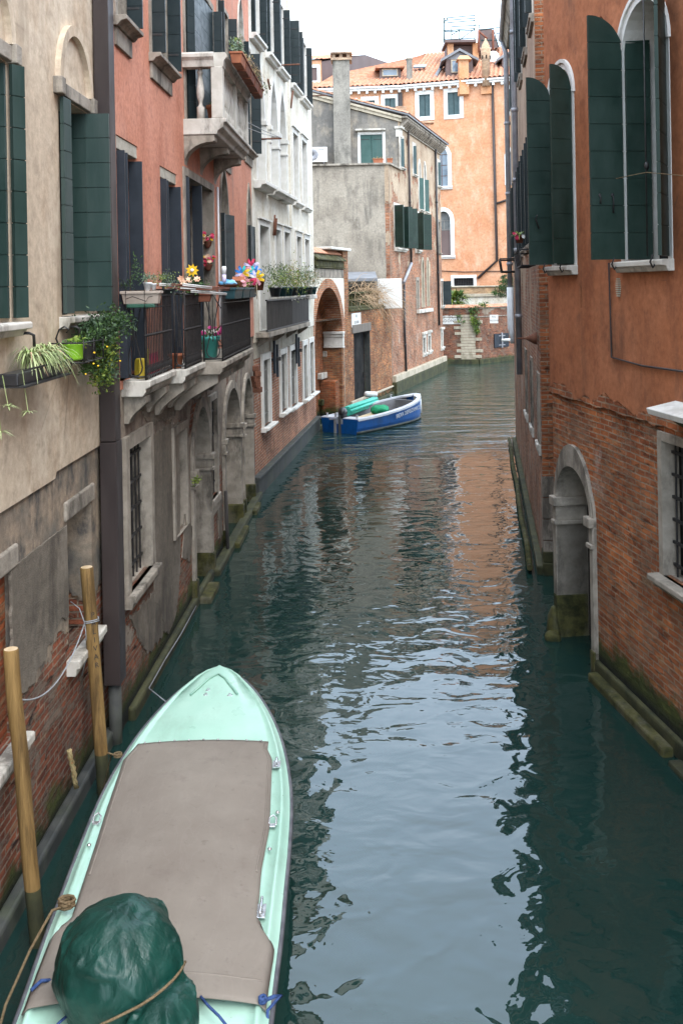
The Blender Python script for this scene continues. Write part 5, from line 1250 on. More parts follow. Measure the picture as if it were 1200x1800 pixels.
def R2p(u, v, o=.12): a, z = R2.at(u, v, o); return R2.P(a, z, o)
aq = Ls(24.6)
pipe(b, [R2.P(aq, H6 - .1, .22), R2.P(aq, H6 - .5, .11), R2.P(aq, 2.9, .1)], .075, 'gut_grey', joints=((1, .12), (1, .32), (1, .5), (1, .68), (1, .85)))
pipe(b, [R2.P(.12, H6 - .1, .22), R2.P(.12, H6 - .5, .1), R2.P(.12, 5.1, .1)], .085, 'gut_grey', joints=((1, .3), (1, .6), (1, .9)))
pipe(b, [R2.P(.12, 5.1, .1), R2.P(.12, 3.75, .1), R2.P(.3, 3.3, .02)], .11, 'gut_white')
g = G(); s0, s1 = sorted((Ls(18.2), Ls(20.6))); zk = 5.55
for z, o in ((zk + .3, .3), (zk, .24)):
    g.tube([R2.P(s0, z, 0), R2.P(s0, z, o), R2.P(s1, z, o), R2.P(s1, z, 0)], .016, 5)
for k in range(5): a = s0 + (s1 - s0) * k / 4; g.tube([R2.P(a, zk + .3, .3), R2.P(a, zk, .24), R2.P(a, zk, 0)], .012, 5)
g.build('flower_rail', X['iron'], b)
s0, s1 = sorted((Ls(26.5), Ls(28.2))); g = G()
for z, o in ((5.9, .5), (5.55, .45)): g.tube([R2.P(s0, z, 0), R2.P(s0, z, o), R2.P(s1, z, o), R2.P(s1, z, 0)], .022, 5)
for a in (s0, s1): g.tube([R2.P(a, 5.9, .5), R2.P(a, 5.55, .45)], .02, 5)
g.build('flower_rail', X['iron'], b)
g = G(); a = Ls(17.75); c = R2.P(a, 4.2, 0); g.lathe(c + R2.n * .02, [(.12, 0), (.1, .06), (.045, .16), (.018, .2), (.016, .36)], 12, R2.n); g.build('chimney_flue', X['rust_iron'], b)
g = G(); R2.box(g, 0, R2.L + .02, -.5, .16, -.02, .12); g.build('footing', X['algae'], b, bevel=.03)
g = G(); p, q = R2.P(.2, .12, .22), R2.P(R2.L + .02, .1, .24); g.tube([p.lerp(q, k / 8) + Vector((.02 * math.sin(k * 2), 0, .02 * math.sin(k * 1.7))) for k in range(9)], .055, 8); g.build('mooring_beam', X['stone_moss'], b)

# ================================================================== BUILDING-HUNG THINGS
p0 = GB.at(547, 257)[0]; a0, a1 = GB.at(549, 270)[0] - .3, GB.at(575.5, 270)[0]; z0, z1 = at_D(560, 284, 48.7).z, at_D(560, 258, 48.7).z
t = thing('air_conditioner', GB.P((a0 + a1) / 2, z0, .3), 'white outdoor air conditioner unit hung on the grey gable beside the white house', 'air conditioner')
g = G(); GB.box(g, a0, a1, z0, z1, .12, .5); g.build('casing', X['white_paint'], t, bevel=.02)
c = GB.P(a0 + .32, (z0 + z1) / 2, .502); g = G(); r = (z1 - z0) * .4
g.lathe(c, [(r, 0), (r, .02), (r * .92, .03), (r * .3, .03), (r * .28, .0)], 24, GB.n); g.build('fan_guard', X['gut_grey'], t)
g = G()
for a in (a0 + .15, a1 - .2): g.prism([GB.P(a, z0 - .02, 0), GB.P(a, z0 - .02, .5), GB.P(a, z0 - .07, .5), GB.P(a, z0 - .35, 0)], GB.d * .04)
g.build('bracket', X['gut_grey'], t)
text_mesh('lettering', 'AERMEC', .09, GB.P(a1 - .3, z1 - .16, .503), GB.d, (0, 0, 1), X['iron'], t, .002)
def trough(name, lab, W, s0, s1, z, d, mat, w=.2, h=.16, cat='planter', grp=None, plants=None):
    t = thing(name, W.P((s0 + s1) / 2, z, d), lab, cat, grp); g = G(); e = .025
    B = [W.P(s0 + e, z, d - w / 2 + e), W.P(s1 - e, z, d - w / 2 + e), W.P(s1 - e, z, d + w / 2 - e), W.P(s0 + e, z, d + w / 2 - e)]
    T = [W.P(s0, z + h, d - w / 2), W.P(s1, z + h, d - w / 2), W.P(s1, z + h, d + w / 2), W.P(s0, z + h, d + w / 2)]
    g.hexa(B, T); W.box(g, s0 - .012, s1 + .012, z + h - .03, z + h + .004, d - w / 2 - .012, d + w / 2 + .012)
    g.build('pot', X[mat], t, bevel=.006)
    g = G(); W.box(g, s0 + .02, s1 - .02, z + h - .01, z + h + .012, d - w / 2 + .02, d + w / 2 - .02); g.build('soil', X['soil'], t)
    return t
def pot(name, lab, p, r, h, mat, cat='flower pot', grp=None):
    t = thing(name, p, lab, cat, grp); g = G(); g.lathe(p, [(r * .68, 0), (r * .93, h * .82), (r * 1.06, h * .83), (r * 1.08, h), (r * .94, h), (r * .9, h * .9), (.01, h * .9)], 16); g.build('pot', X[mat], t)
    return t
def foliage(t, c, r, n, size, mats=('leaf',), seed=1, name='foliage', **k):
    g = G(); g.leaves(c, r[0], r[1], r[2], n, size, random.Random(seed), len(mats), **k); return g.build(name, [X[m] for m in mats], t)
def flowers(t, pts, r, mat, seed=1, name='flowers'):
    if 2 <= len(pts) <= 7:
        for k, p in enumerate(pts): flowers(t, [p], r, mat, seed + k, 'flower')
        return
    g = G(); rg = random.Random(seed)
    for p in pts:
        p = Vector(p); a0 = rg.random() * 6; n = Vector((rg.gauss(.2, .4), rg.gauss(-1, .4), rg.gauss(.5, .4))).normalized(); x = n.orthogonal().normalized(); y = n.cross(x)
        for ring, k in ((1., 7), (.6, 5)):
            for i in range(k):
                q = a0 + 2 * PI * i / k + ring; d = x * math.cos(q) + y * math.sin(q); e = x * -math.sin(q) + y * math.cos(q); b0 = p + n * r * .3 * (1 - ring)
                g.face([b0, b0 + d * r * ring * .6 + e * r * .32 + n * r * .15, b0 + d * r * ring + n * r * .3, b0 + d * r * ring * .6 - e * r * .32 + n * r * .15])
        g.ball(p + n * r * .1, r * .28, r * .28, r * .28, 1)
    return g.build(name, X[mat], t)
# terrace pots
for (u0, u1, lab, sd2) in ((655.5, 674, 'terracotta trough of dry plants before the shuttered terrace window', 3), (680, 690, 'short terracotta pot at the corner of the grey terrace', 4)):
    p, q = at_D(u0, 287, 46.9), at_D(u1, 287, 46.9); Wt = Wall((p.x, 46.9), (q.x, 46.9)); t = trough('terrace_planter', lab, Wt, 0, Wt.L, zT + .085, -.1, 'terra', .22, .22)
    foliage(t, Wt.P(Wt.L / 2, zT + .34, -.1), (Wt.L * .45, .1, .06), 60 if Wt.L > .3 else 8, .07, ('leaf_dry',), sd2)
# planters hanging on the stone balcony
zbp = 9.0
for k in range(5):
    a = e0 if False else None
sB0 = L2.at(322, 200)[0]
labs = ('terracotta trough with a round sage green bush at the near end of the stone balcony', 'second trough of the stone balcony row with rusty dry stems', 'middle trough of the stone balcony row with yellowing leaves', 'fourth trough of the stone balcony row with hanging dry stalks', 'far trough of the stone balcony row with a green bush')
for k in range(5):
    a = sB0 + .12 + k * .63; t = trough('balcony_planter', labs[k], L2, a, a + .56, zbp - .1, .86, 'terra' if k == 0 else 'terra_dark', .2, .18, 'planter', 'planters along the stone balcony rail')
    c = L2.P(a + .28, zbp + .16, .86)
    if k == 0: foliage(t, c + Vector((0, 0, .06)), (.15, .22, .15), 420, .05, ('leaf_grey', 'leaf_lime', 'leaf_grey'), 11, clump=.25)
    elif k == 4: foliage(t, c, (.16, .28, .16), 300, .05, ('leaf', 'leaf_grey', 'leaf_dry'), 12)
    else:
        foliage(t, c, (.13, .28, .10), 160, .05, (('leaf_dry',), ('leaf_dry', 'leaf_lime'), ('leaf_dry', 'leaf'))[k - 1], 12 + k)
        g = G(); rg = random.Random(k)
        for _ in range(26): g.blade(c + Vector((rg.uniform(-.05, .1), rg.uniform(-.28, .28), -.02)), (rg.uniform(.2, 1), rg.gauss(0, .3), rg.uniform(0, .6)), rg.uniform(.15, .38), .008, 1.1)
        g.build('dry_stalks', X['straw'], t)
g = G(); rr = random.Random(2)
t = pot('potted_plant', 'red clay pot with bright green strap leaves behind the stone baluster', L2.P(sB0 + .55, 7.985, .42), .13, .3, 'terra')
g = G()
for k in range(12): g.blade(L2.P(sB0 + .55, 8.25, .42), (rr.gauss(0, .6), rr.gauss(-.2, .6), 1), rr.uniform(.22, .36), .05, .7)
g.build('foliage', X['leaf_lime'], t)
# ------------------------------------------------------------------ pots and oddments of the iron balconies
zt = zf + 1.03 if False else 4.12 + 1.03
zf = 4.12
s1b, s2b, s3b = .27, 1.85, 3.15
FR = Wall((-2.62, L2.P(.3, 0).y), (-1.6, L2.P(.3, 0).y - .0))     # frontal frame of the first railing
p0 = L2.P(.2, 0, 0)
def fr(u, v, D): return at_D(u, v, D)
pA, pB = fr(216, 520, 11.55), fr(283, 520, 11.55); ztr = fr(250, 512, 11.55).z - .15
WT = Wall((pA.x, 11.55), (pB.x, 11.55))
t = trough('rail_planter', 'long beige plastic trough with a green tray hung on the near balcony railing', WT, 0, WT.L, ztr, .0, 'plast_beige', .19, .15)
g = G(); WT.box(g, .06, WT.L - .06, ztr - .045, ztr + .0, -.09, .09); g.build('tray', X['plast_green'], t, bevel=.01)
g = G()
for a in (.06, WT.L * .62): g.tube([WT.P(a, ztr + .15, .0), WT.P(a, ztr + .15, .11), WT.P(a, ztr - .05, .11), WT.P(a, ztr - .06, -.05)], .006, 5)
g.tube([WT.P(.06, ztr + .06, .112), WT.P(.14, ztr + .09, .112), WT.P(.3, ztr + .03, .112), WT.P(.33, ztr + .08, .112), WT.P(.38, ztr + .09, .112)], .005, 5); g.build('wire_holder', X['iron'], t)
for u, r, hh, m, nn, sd2 in ((222, .06, .1, ('leaf_dark',), 90, 1), (240, .07, .19, ('leaf_dark', 'leaf'), 170, 2)):
    p = fr(u, 505, 11.55); foliage(t, p + Vector((0, 0, hh * .6)), (r, .07, hh), nn, .035, m, sd2, thin=.3, up=1.2)
for u, lab, sd2 in ((260, 'pale zinc pot with a round silvery plant on the beige trough', 5), (270.5, 'small white pot with dry orange leaves beside the silvery plant', 6)):
    p = fr(u, 511, 11.5); p.z = ztr + .155; t = pot('potted_plant', lab, p, .052 if u < 265 else .034, .1 if u < 265 else .085, 'plast_white')
    if u < 265: foliage(t, p + Vector((0, 0, .15)), (.075, .07, .055), 320, .022, ('leaf_grey',), sd2, clump=.22)
    else: foliage(t, p + Vector((0, 0, .12)), (.03, .03, .035), 50, .025, ('leaf_dry',), sd2)
p = fr(292, 508, 12.3); p.z = zt + .0; t = pot('potted_plant', 'dark bowl with a loose green and yellow herb bush on the railing', p, .13, .07, 'plast_black'); foliage(t, p + Vector((.0, 0, .17)), (.17, .15, .1), 520, .03, ('leaf', 'leaf_grey', 'leaf_lime'), 8, thin=.3)
p = fr(337, 502, 13.9); p.z = zt; t = pot('flower_pot', 'pot of peach roses with a golden sunflower pinwheel standing on the railing', p, .1, .06, 'plast_black')
foliage(t, p + Vector((0, -.04, .10)), (.17, .14, .10), 520, .045, ('leaf', 'leaf_dark'), 9)
for k, (x, z) in enumerate(((-.13, .21), (-.02, .19), (.1, .20), (-.09, .15))): flowers(t, [p + Vector((x, -.13, z))], .055, 'fl_peach', 3 + k, 'rose')
g = G(); c = p + Vector((.02, -.05, .33))
for k in range(9):
    q = 2 * PI * k / 9; d = Vector((math.cos(q), -.1, math.sin(q))); s_ = Vector((-math.sin(q), 0, math.cos(q))); g.face([c, c + d * .055 + s_ * .022, c + d * .10, c + d * .055 - s_ * .022])
g.mi = 1; g.ball(c + Vector((0, -.02, 0)), .032, .02, .03, 1); g.mi = 2; g.tube([c, p + Vector((.02, 0, .06))], .006, 5); g.build('sunflower', [X['fl_yellow'], X['fl_white'], X['leaf']], t)
# folding drying rack across the rails
t = thing('drying_rack', L2.P(2.3, zt, .6), 'folding drying rack of thin white and brown slats lying across the railings', 'drying rack')
g = G()
for k, (ua, va, ub, vb) in enumerate(((281, 498.5, 312, 501), (302, 499, 346, 503.5), (322, 499, 372, 505), (290, 505, 340, 509), (318, 504, 370, 508), (345, 506, 402, 508), (336, 511, 398, 516), (352, 503, 404, 506))):
    p, q = fr(ua, va, 12.1 + k * .22), fr(ub, vb, 12.9 + k * .25); g.mi = k % 2; g.tube([p, q], .011, 6); g.tube([p + Vector((0, 0, -.02)), q + Vector((0, 0, -.02))], .008, 6)
g.build('slats', [X['white_paint'], X['terra_dark']], t)
# inside the first balcony: a mustard jug, on the second a clay pot, red bottles behind the bars
p = L2.P(.58, zf, .14); t = thing('watering_can', p, 'mustard yellow plastic watering can standing inside the near railing', 'watering can')
g = G(); g.lathe(p, [(.075, 0), (.08, .02), (.075, .2), (.07, .23), (.05, .25), (.045, .24)], 4, None, False); g.tube([p + Vector((.05, 0, .06)), p + Vector((.075, 0, .2)), p + Vector((.09, 0, .32)), p + Vector((.10, 0, .36))], .03, 8, True, .016); g.build('can', X['plast_yellow'], t, bevel=.012)
p = L2.P(s2b + .2, zf, .28); t = pot('flower_pot', 'plain round clay pot on the floor of the second iron balcony', p, .105, .2, 'terra')
for k in range(3):
    p = L2.P(1.0 + k * .17, zf, .17); t = thing('bottle', p, 'dark red bottle standing behind the bars of the near railing', 'bottle', 'red bottles behind the near railing'); g = G(); g.lathe(p, [(.035, 0), (.037, .02), (.036, .16), (.016, .21), (.014, .27), (.017, .275)], 10); g.build('glass', X['fl_red'], t)
p = L2.P(s3b + .5, zf, .48); t = pot('flower_pot', 'tall aqua plastic pot of magenta and white cyclamens on the third balcony', p, .15, .36, 'plast_aqua')
foliage(t, p + Vector((.1, 0, .3)), (.14, .12, .12), 150, .05, ('leaf',), 21); rg = random.Random(4)
flowers(t, [p + Vector((rg.uniform(-.18, .24), rg.uniform(-.12, .05), rg.uniform(.36, .5))) for _ in range(13)], .04, 'fl_magenta', 5); flowers(t, [p + Vector((rg.uniform(-.1, .22), rg.uniform(-.12, .05), rg.uniform(.4, .52))) for _ in range(6)], .035, 'fl_white', 6)
# two wall pots on the reveal of the third french door
for k, (v, lab) in enumerate(((426, 'upper half-round clay wall pot with crimson and peach flowers'), (466, 'lower half-round clay wall pot with yellow, peach and red flowers'))):
    c = L2.P(M3[1] - .02, 0, -.075); c.z = at_D(362, v, c.y).z; t = thing('wall_pot', c, lab + ' in the door recess', 'flower pot', 'clay wall pots in the door recess')
    g = G(); g.lathe(c + Vector((0, -.08, -.12)), [(.02, 0), (.06, .05), (.08, .12), (.088, .13), (.07, .12)], 12); g.build('pot', X['terra_dark'], t)
    rg = random.Random(20 + k); P = lambda n: [c + Vector((rg.uniform(-.09, .11), -.1 + rg.uniform(-.05, .03), rg.uniform(.0, .17))) for _ in range(n)]
    flowers(t, P(7), .045, 'fl_red', 1); flowers(t, P(4), .055, 'fl_peach', 2); flowers(t, P(3 + k), .035, 'fl_yellow', 3); foliage(t, c + Vector((0, -.1, .06)), (.07, .06, .06), 50, .04, ('leaf',), 30 + k)
# long petrol boxes along the third rail
zz = zt - .10
for k, (a, l) in enumerate(((s3b + .35, .85), (s3b + 1.3, .85), (s3b + 2.2, .85))):
    t = trough('rail_planter', ('near', 'middle', 'far')[k] + ' petrol green trough on the canal side of the third iron balcony', L2, a, a + l, zz, .82, 'plast_teal', .2, .17, 'planter', 'petrol troughs on the third balcony')
    c = L2.P(a + l / 2, zz + .2, .82)
    if k: foliage(t, c + Vector((0, 0, .05)), (.08, .34, .07), 160, .045, ('leaf_lime', 'leaf'), 40 + k); rg = random.Random(k); flowers(t, [c + Vector((rg.uniform(-.06, .1), rg.uniform(-.35, .35), rg.uniform(.02, .13))) for _ in range(12)], .045, 'fl_pink', 8)
p = fr(356, 521, 14.35); t = trough('rail_planter', 'small clay trough hanging under the drying rack on the front of the third balcony', Wall((p.x - .2, 14.4), (p.x + .2, 14.4)), 0, .33, p.z - .08, .0, 'terra_dark', .16, .13)
p = L2.P(s3b + .75, zt + .07, .74); t = thing('clay_dish', p, 'shallow clay dish holding a crumpled light blue cloth', 'dish'); g = G(); g.lathe(p, [(.1, 0), (.17, .05), (.18, .055), (.16, .045), (.02, .03)], 16); g.build('dish', X['terra'], t)
g = G(); g.ball(p + Vector((0, 0, .075)), .15, .13, .055, 3); o = g.build('cloth', X['plast_blue'], t)
for v in o.data.vertices: v.co += v.normal * .03 * mnoise.noise(v.co * 14)
p = L2.P(s3b + 1.55, zt + .06, .8); t = thing('spare_pots', p, 'pair of empty reddish troughs lying tilted on the railing', 'pots'); g = G()
for k in range(2): R_ = Matrix.Rotation(.5, 3, 'X'); c = p + Vector((.0, .16 * k, .06)); g.hexa([c + R_ @ Vector(q) for q in ((-.08, -.05, -.12), (.08, -.05, -.12), (.08, .05, -.12), (-.08, .05, -.12))], [c + R_ @ Vector(q) for q in ((-.1, -.07, .12), (.1, -.07, .12), (.1, .07, .12), (-.1, .07, .12))])
g.build('troughs', X['terra'], t)
p = L2.P(s3b + .5, zt, .72); t = thing('spray_bottle', p, 'small white and violet bottle upside down on a stick by the railing', 'bottle'); g = G(); g.lathe(p + Vector((0, 0, .16)), [(.02, 0), (.035, .02), (.035, .12)], 10); g.mi = 1; g.lathe(p + Vector((0, 0, .28)), [(.035, 0), (.04, .1), (.03, .13)], 10); g.mi = 2; g.tube([p, p + Vector((0, 0, .17))], .006, 5); g.build('bottle', [X['fl_lilac'], X['plast_white'], X['iron']], t)
# pinwheels
def pinwheel(u, v, D, r, cols, lab):
    c = at_D(u, v, D); t = thing('pinwheel', c + Vector((0, 0, -.35)), lab, 'pinwheel', 'pinwheels among the flower pots')
    for k in range(8):
        g = G(); q = 2 * PI * k / 8; d = Vector((math.cos(q), 0, math.sin(q))); e = Vector((-math.sin(q), 0, math.cos(q)))
        pts = [c, c + d * r * .55 + e * r * .05 + Vector((0, -.02, 0)), c + d * r + e * r * .3 + Vector((0, -.01, 0)), c + d * r * .8 + e * r * .55, c + d * r * .35 + e * r * .35 + Vector((0, -.03, 0))]
        g.prism(pts, (0, .003, 0)); g.build('vane', X[cols[k % len(cols)]], t)
    g = G(); g.tube([c + Vector((0, .02, 0)), c + Vector((0, .02, -.38))], .007, 5); g.build('stick', X['wood_pale'], t)
pinwheel(426, 480, 17.0, .135, ('fl_yellow', 'fl_teal', 'fl_blue', 'fl_blue', 'fl_lilac', 'fl_pink', 'fl_pink', 'fl_yellow'), 'lone multicoloured pinwheel left of the others on the third balcony')
pinwheel(442, 468, 17.3, .14, ('fl_lilac', 'fl_red', 'fl_red', 'fl_lilac', 'fl_pink', 'fl_peach', 'fl_yellow', 'fl_lilac'), 'red and lilac pinwheel, topmost of the cluster')
pinwheel(448, 479, 17.1, .13, ('fl_blue', 'fl_blue', 'fl_teal', 'fl_teal'), 'blue and teal pinwheel in the middle of the cluster')
pinwheel(451, 488, 16.9, .14, ('fl_yellow', 'fl_yellow', 'fl_lilac', 'fl_white', 'fl_red', 'fl_red', 'fl_pink', 'fl_yellow'), 'yellow and red pinwheel, lowest of the cluster')
for u, v, D, lab, sd2 in ((428, 500, 17.5, 'clay pot behind the lone pinwheel', 1), (455, 503, 17.6, 'clay pot right of the pinwheel cluster', 2), (444, 502, 17.4, 'clay pot of white blooms under the pinwheel cluster', 3)):
    p = at_D(u, v, D); p.z = zt + .02; t = pot('flower_pot', lab, p, .11, .19, 'terra_dark'); foliage(t, p + Vector((0, 0, .22)), (.1, .1, .06), 90, .045, ('leaf', 'leaf_grey'), 50 + sd2)
    if sd2 == 3: flowers(t, [p + Vector((.06 * math.cos(k), -.08, .22 + .03 * k)) for k in range(5)], .05, 'fl_white', 2)
# herbs along the white house balcony
rg = random.Random(12); s0, s1 = L3.at(458, 520)[0], L3.at(537, 520)[0]; zt3b = L3.at(500, 524, .3)[1] + .05
tints = (('feathery', ('leaf', 'leaf_lime')), ('yellow green', ('leaf_lime',)), ('dark', ('leaf_dark', 'leaf')), ('rusty', ('leaf_lime', 'leaf_dry')), ('tall', ('leaf_lime', 'leaf')), ('dry olive', ('leaf_dry', 'leaf')), ('bushy', ('leaf', 'leaf_grey')), ('wispy', ('leaf_grey', 'leaf_dry')))
ords = ('nearest', 'second', 'third', 'fourth', 'fifth', 'sixth', 'seventh', 'farthest')
for k in range(8):
    a = s0 + (s1 - s0) * (k + .5) / 8; p = L3.P(a, zt3b, .3)
    t = pot('herb_pot', '%s herb in a dark pot, %s of eight on the white house balcony' % (tints[k][0], ords[k]), p, .17, .26, 'plast_teal' if k % 3 else 'plast_black', 'flower pot', 'herb pots on the slatted balcony')
    foliage(t, p + Vector((0, 0, .5)), (.3, .46, .3 + .12 * (k == 4)), 460, .075, tints[k][1], 60 + k, thin=.28, up=.9, clump=.4)
# ------------------------------------------------------------------ planters on the cream house
t = thing('spider_plant', L1.P(L1.at(35, 640)[0], L1.at(35, 660)[1], .2), 'striped spider plant overflowing a dark trough in an iron holder on the cream wall', 'plant')
a0 = L1.at(-25, 640)[0]; a1 = L1.at(60, 640)[0]; zp = L1.at(45, 668, .2)[1]; g = G(); L1.box(g, a0, a1, zp - .02, zp + .08, .10, .26); g.build('trough', X['plast_black'], t, bevel=.01)
g = G(); L1.box(g, a0, a1 + .1, zp - .035, zp - .02, .04, .32); L1.box(g, a0, a1 + .1, zp + .1, zp + .115, .31, .32)
ah = a1 + .09; g.tube([L1.P(ah, zp - .02, .3), L1.P(ah, zp + .1, .33), L1.P(ah, zp + .2, .22), L1.P(ah, zp + .3, .18), L1.P(ah, zp + .38, .21), L1.P(ah, zp + .41, .26), L1.P(ah, zp + .38, .30), L1.P(ah, zp + .35, .28)], .009, 6)
g.tube([L1.P(ah, zp - .02, .04), L1.P(ah, zp + .06, .12), L1.P(ah, zp - .0, .2), L1.P(ah, zp + .05, .28)], .008, 6); g.build('iron_holder', X['iron'], t)
rg = random.Random(9); g = G()
for k in range(560):
    q = rg.uniform(0, 2 * PI); a = a0 + (a1 - a0) * rg.uniform(.42, 1.0)
    d = Vector((math.cos(q) * .8 + .2, math.sin(q) * .9, rg.uniform(.9, 3.0)))
    g.mi = 1 if rg.random() < .08 else 0; g.blade(L1.P(a, zp + .13, .18), d, rg.uniform(.28, .48), .021, rg.uniform(.7, 1.2))
g.mi = 0
for (u, v) in ((50, 725), (2, 760), (15, 715)):
    s_, z_ = L1.at(u, v, .3); c = L1.P(s_, z_, .3); g.tube([L1.P(s_, zp + .1, .26), c], .003, 4)
    for k in range(16): q = rg.uniform(0, 6.3); g.blade(c, (math.cos(q), math.sin(q), rg.uniform(.1, .9)), rg.uniform(.06, .12), .01, .6)
g.build('foliage', [X['leaf_stripe'], X['straw']], t)
sg = L1.at(133, 620, .2)[0]; zg_ = L1.at(133, 632, .2)[1]
t = thing('hanging_planter', L1.P(sg, zg_, .2), 'lime green pot in an iron rack with a dark bush trailing beside the drainpipe', 'planter')
g = G(); c = L1.P(sg - .05, zg_, .19)
g.lathe(c, [(.09, 0), (.1, .02), (.115, .15), (.12, .155), (.1, .14)], 14); g.build('pot', X['plast_lime'], t)
g = G(); q0, q1 = sg - .2, sg + .5
for z in (zg_ - .02, zg_ + .17): g.tube([L1.P(q0, z, .02), L1.P(q0, z, .34), L1.P(q1, z, .34), L1.P(q1, z, .02)], .008, 5)
for a in (q0, q1, (q0 + q1) / 2): g.tube([L1.P(a, zg_ - .02, .34), L1.P(a, zg_ + .2, .34)], .008, 5); g.tube([L1.P(a, zg_ - .02, .34), L1.P(a, zg_ - .02, .02)], .008, 5)
L1.box(g, sg + .12, sg + .45, zg_ - .01, zg_ + .14, .08, .28); g.build('iron_rack', X['iron'], t)
def px(u, v, o): s_, z_ = L1.at(u, v, o); return L1.P(s_, z_, o)
foliage(t, px(136, 603, .2), (.1, .16, .07), 130, .05, ('leaf_lime', 'leaf'), 2)
foliage(t, px(166, 588, .22), (.17, .36, .18), 1500, .045, ('leaf_dark', 'leaf_dark', 'leaf'), 3, thin=.45, clump=.3)
foliage(t, px(192, 575, .30), (.17, .26, .17), 1000, .045, ('leaf_dark', 'leaf'), 4, thin=.45, clump=.3); foliage(t, px(214, 568, .38), (.11, .16, .12), 420, .042, ('leaf_dark', 'leaf'), 5, thin=.4, clump=.25)
foliage(t, px(180, 632, .24), (.15, .32, .20), 1300, .045, ('leaf', 'leaf_dark', 'leaf_dark', 'leaf_lime'), 6, clump=.3); foliage(t, px(182, 665, .24), (.09, .2, .15), 520, .045, ('leaf', 'leaf_lime'), 7); foliage(t, px(152, 650, .2), (.06, .1, .07), 90, .045, ('leaf',), 8)
rg = random.Random(3); flowers(t, [px(rg.uniform(150, 212), rg.uniform(605, 668), .40) for _ in range(6)], .011, 'fl_yellow', 4)
# ------------------------------------------------------------------ greenery at the end of the canal
def frond_palm(p, n, L, lab):
    t = thing('palm_shrub', p, lab, 'plant'); g = G(); rg = random.Random(8)
    g.lathe(p, [(.12, 0), (.14, .5), (.1, .9)], 8); tr = g.build('trunk', X['wood'], t)
    g = G()
    for k in range(n):
        q = rg.uniform(0, 2 * PI); d = Vector((math.cos(q), math.sin(q), rg.uniform(.1, 1.3))).normalized(); c = p + Vector((0, 0, .9)) + d * rg.uniform(.3, .9)
        g.mi = rg.randrange(2)
        for j in range(11):
            r_ = d + Vector((rg.gauss(0, .45), rg.gauss(0, .45), rg.gauss(0, .35))); g.blade(c, r_, L * rg.uniform(.5, 1), .09, .45, 3)
    g.build('fronds', [X['leaf'], X['leaf_lime']], t)
frond_palm(at_D(795, 538, 66) + Vector((0, 0, -.75)), 75, 1.0, 'spiky fan palm behind the canal end wall beside the brick house')
p = at_D(893, 524, 66.8); t = thing('garden_tree', p, 'small leafy green tree leaning out behind the far end of the tan brick house', 'tree')
g = G(); g.tube([p + Vector((.3, 0, -1.5)), p + Vector((.1, 0, -.2)), p + Vector((-.2, 0, .5)), p + Vector((-.1, 0, 1.2))], .11, 7, True, .03); g.tube([p + Vector((.1, 0, -.2)), p + Vector((.6, 0, .7))], .06, 6, True, .02); g.build('trunk', X['wood'], t)
g = G(); rg = random.Random(6)
for c, r_ in (((-.55, 0, .45), (.62, .5, .42)), ((.1, 0, .9), (.7, .6, .5)), ((.6, 0, .6), (.7, .6, .5)), ((-.1, -.1, 1.3), (.4, .4, .3))): g.leaves(p + Vector(c), *r_, 620, .12, rg, 2, clump=.25)
g.build('crown', [X['leaf'], X['leaf_dark']], t)
t = thing('climbing_ivy', QF.P(QF.L - .9, 2.0, .1), 'bright green ivy hanging down the far canal wall over the toothed stones', 'plant')
g = G(); rg = random.Random(7)
for u, v, r_, z_, n in ((834, 546, .3, .26, 260), (832, 560, .24, .3, 260), (836, 573, .26, .35, 300), (838, 582, .2, .25, 200), (849, 535, .34, .16, 200), (802, 557, .2, .12, 60), (808, 562, .18, .12, 50), (815, 566, .2, .06, 40)):
    s_, z0_ = QF.at(u, v, .1); g.leaves(QF.P(s_, z0_, .12), r_, .14, z_, n, .11, rg, 3, clump=.3)
g.build('foliage', [X['leaf'], X['leaf_lime'], X['leaf']], t)
t = thing('dry_vine', L4.P(8, 5, 0), 'tangle of dry straw coloured vine stems spilling over the mossy garden wall', 'plant', None)
g = G(); rg = random.Random(15); zc_ = L4.at(660, 540)[1]
for k in range(300):
    a = rg.choice((rg.uniform(sQ + .2, L4.L), rg.uniform(L4.L - 4.2, L4.L + .6), rg.uniform(L4.L - 4.2, L4.L + .6))); p = L4.P(a, zc_ + rg.uniform(.1, .9), rg.uniform(-.6, .05)); d = Vector((rg.gauss(.5, .55), rg.gauss(-.2, .55), rg.gauss(.6, .5))).normalized(); L_ = rg.uniform(.5, 1.9); dr_ = rg.uniform(.35, 1.2)
    g.tube([p + d * L_ * t_ + Vector((.02 * math.sin(9 * t_ + k), 0, -dr_ * L_ * t_ * t_)) for t_ in (0, .2, .4, .6, .8, 1)], .010, 3, False, .005)
g.build('stems', X['straw'], t)
t = thing('wall_fern', at_D(343, 845, 16.4), 'tiny green weed sprouting from the jamb of the first water gate', 'plant'); p = L2.P(L2.at(343, 845, .06)[0], L2.at(343, 845, .06)[1], .08); g = G(); g.leaves(p, .05, .08, .1, 70, .05, random.Random(3), 1); g.build('foliage', X['leaf_lime'], t)
a_, z_ = R2.at(934, 395, .2); p = R2.P(Ls(20), 6.05, .22); t = pot('window_pot', 'pot with strap leaves and a red bloom on a tan house sill', p, .1, .16, 'terra_dark'); g = G(); rg = random.Random(2)
for k in range(40): q = rg.uniform(0, 6.3); g.blade(p + Vector((0, 0, .15)), (math.cos(q), math.sin(q), rg.uniform(.4, 1.5)), rg.uniform(.25, .5), .02, .7)
g.build('foliage', X['leaf_lime'], t); flowers(t, [p + Vector((-.08, -.14, .1)), p + Vector((-.12, -.1, .18))], .06, 'fl_red'); flowers(t, [p + Vector((.05, -.16, .12))], .05, 'fl_white')
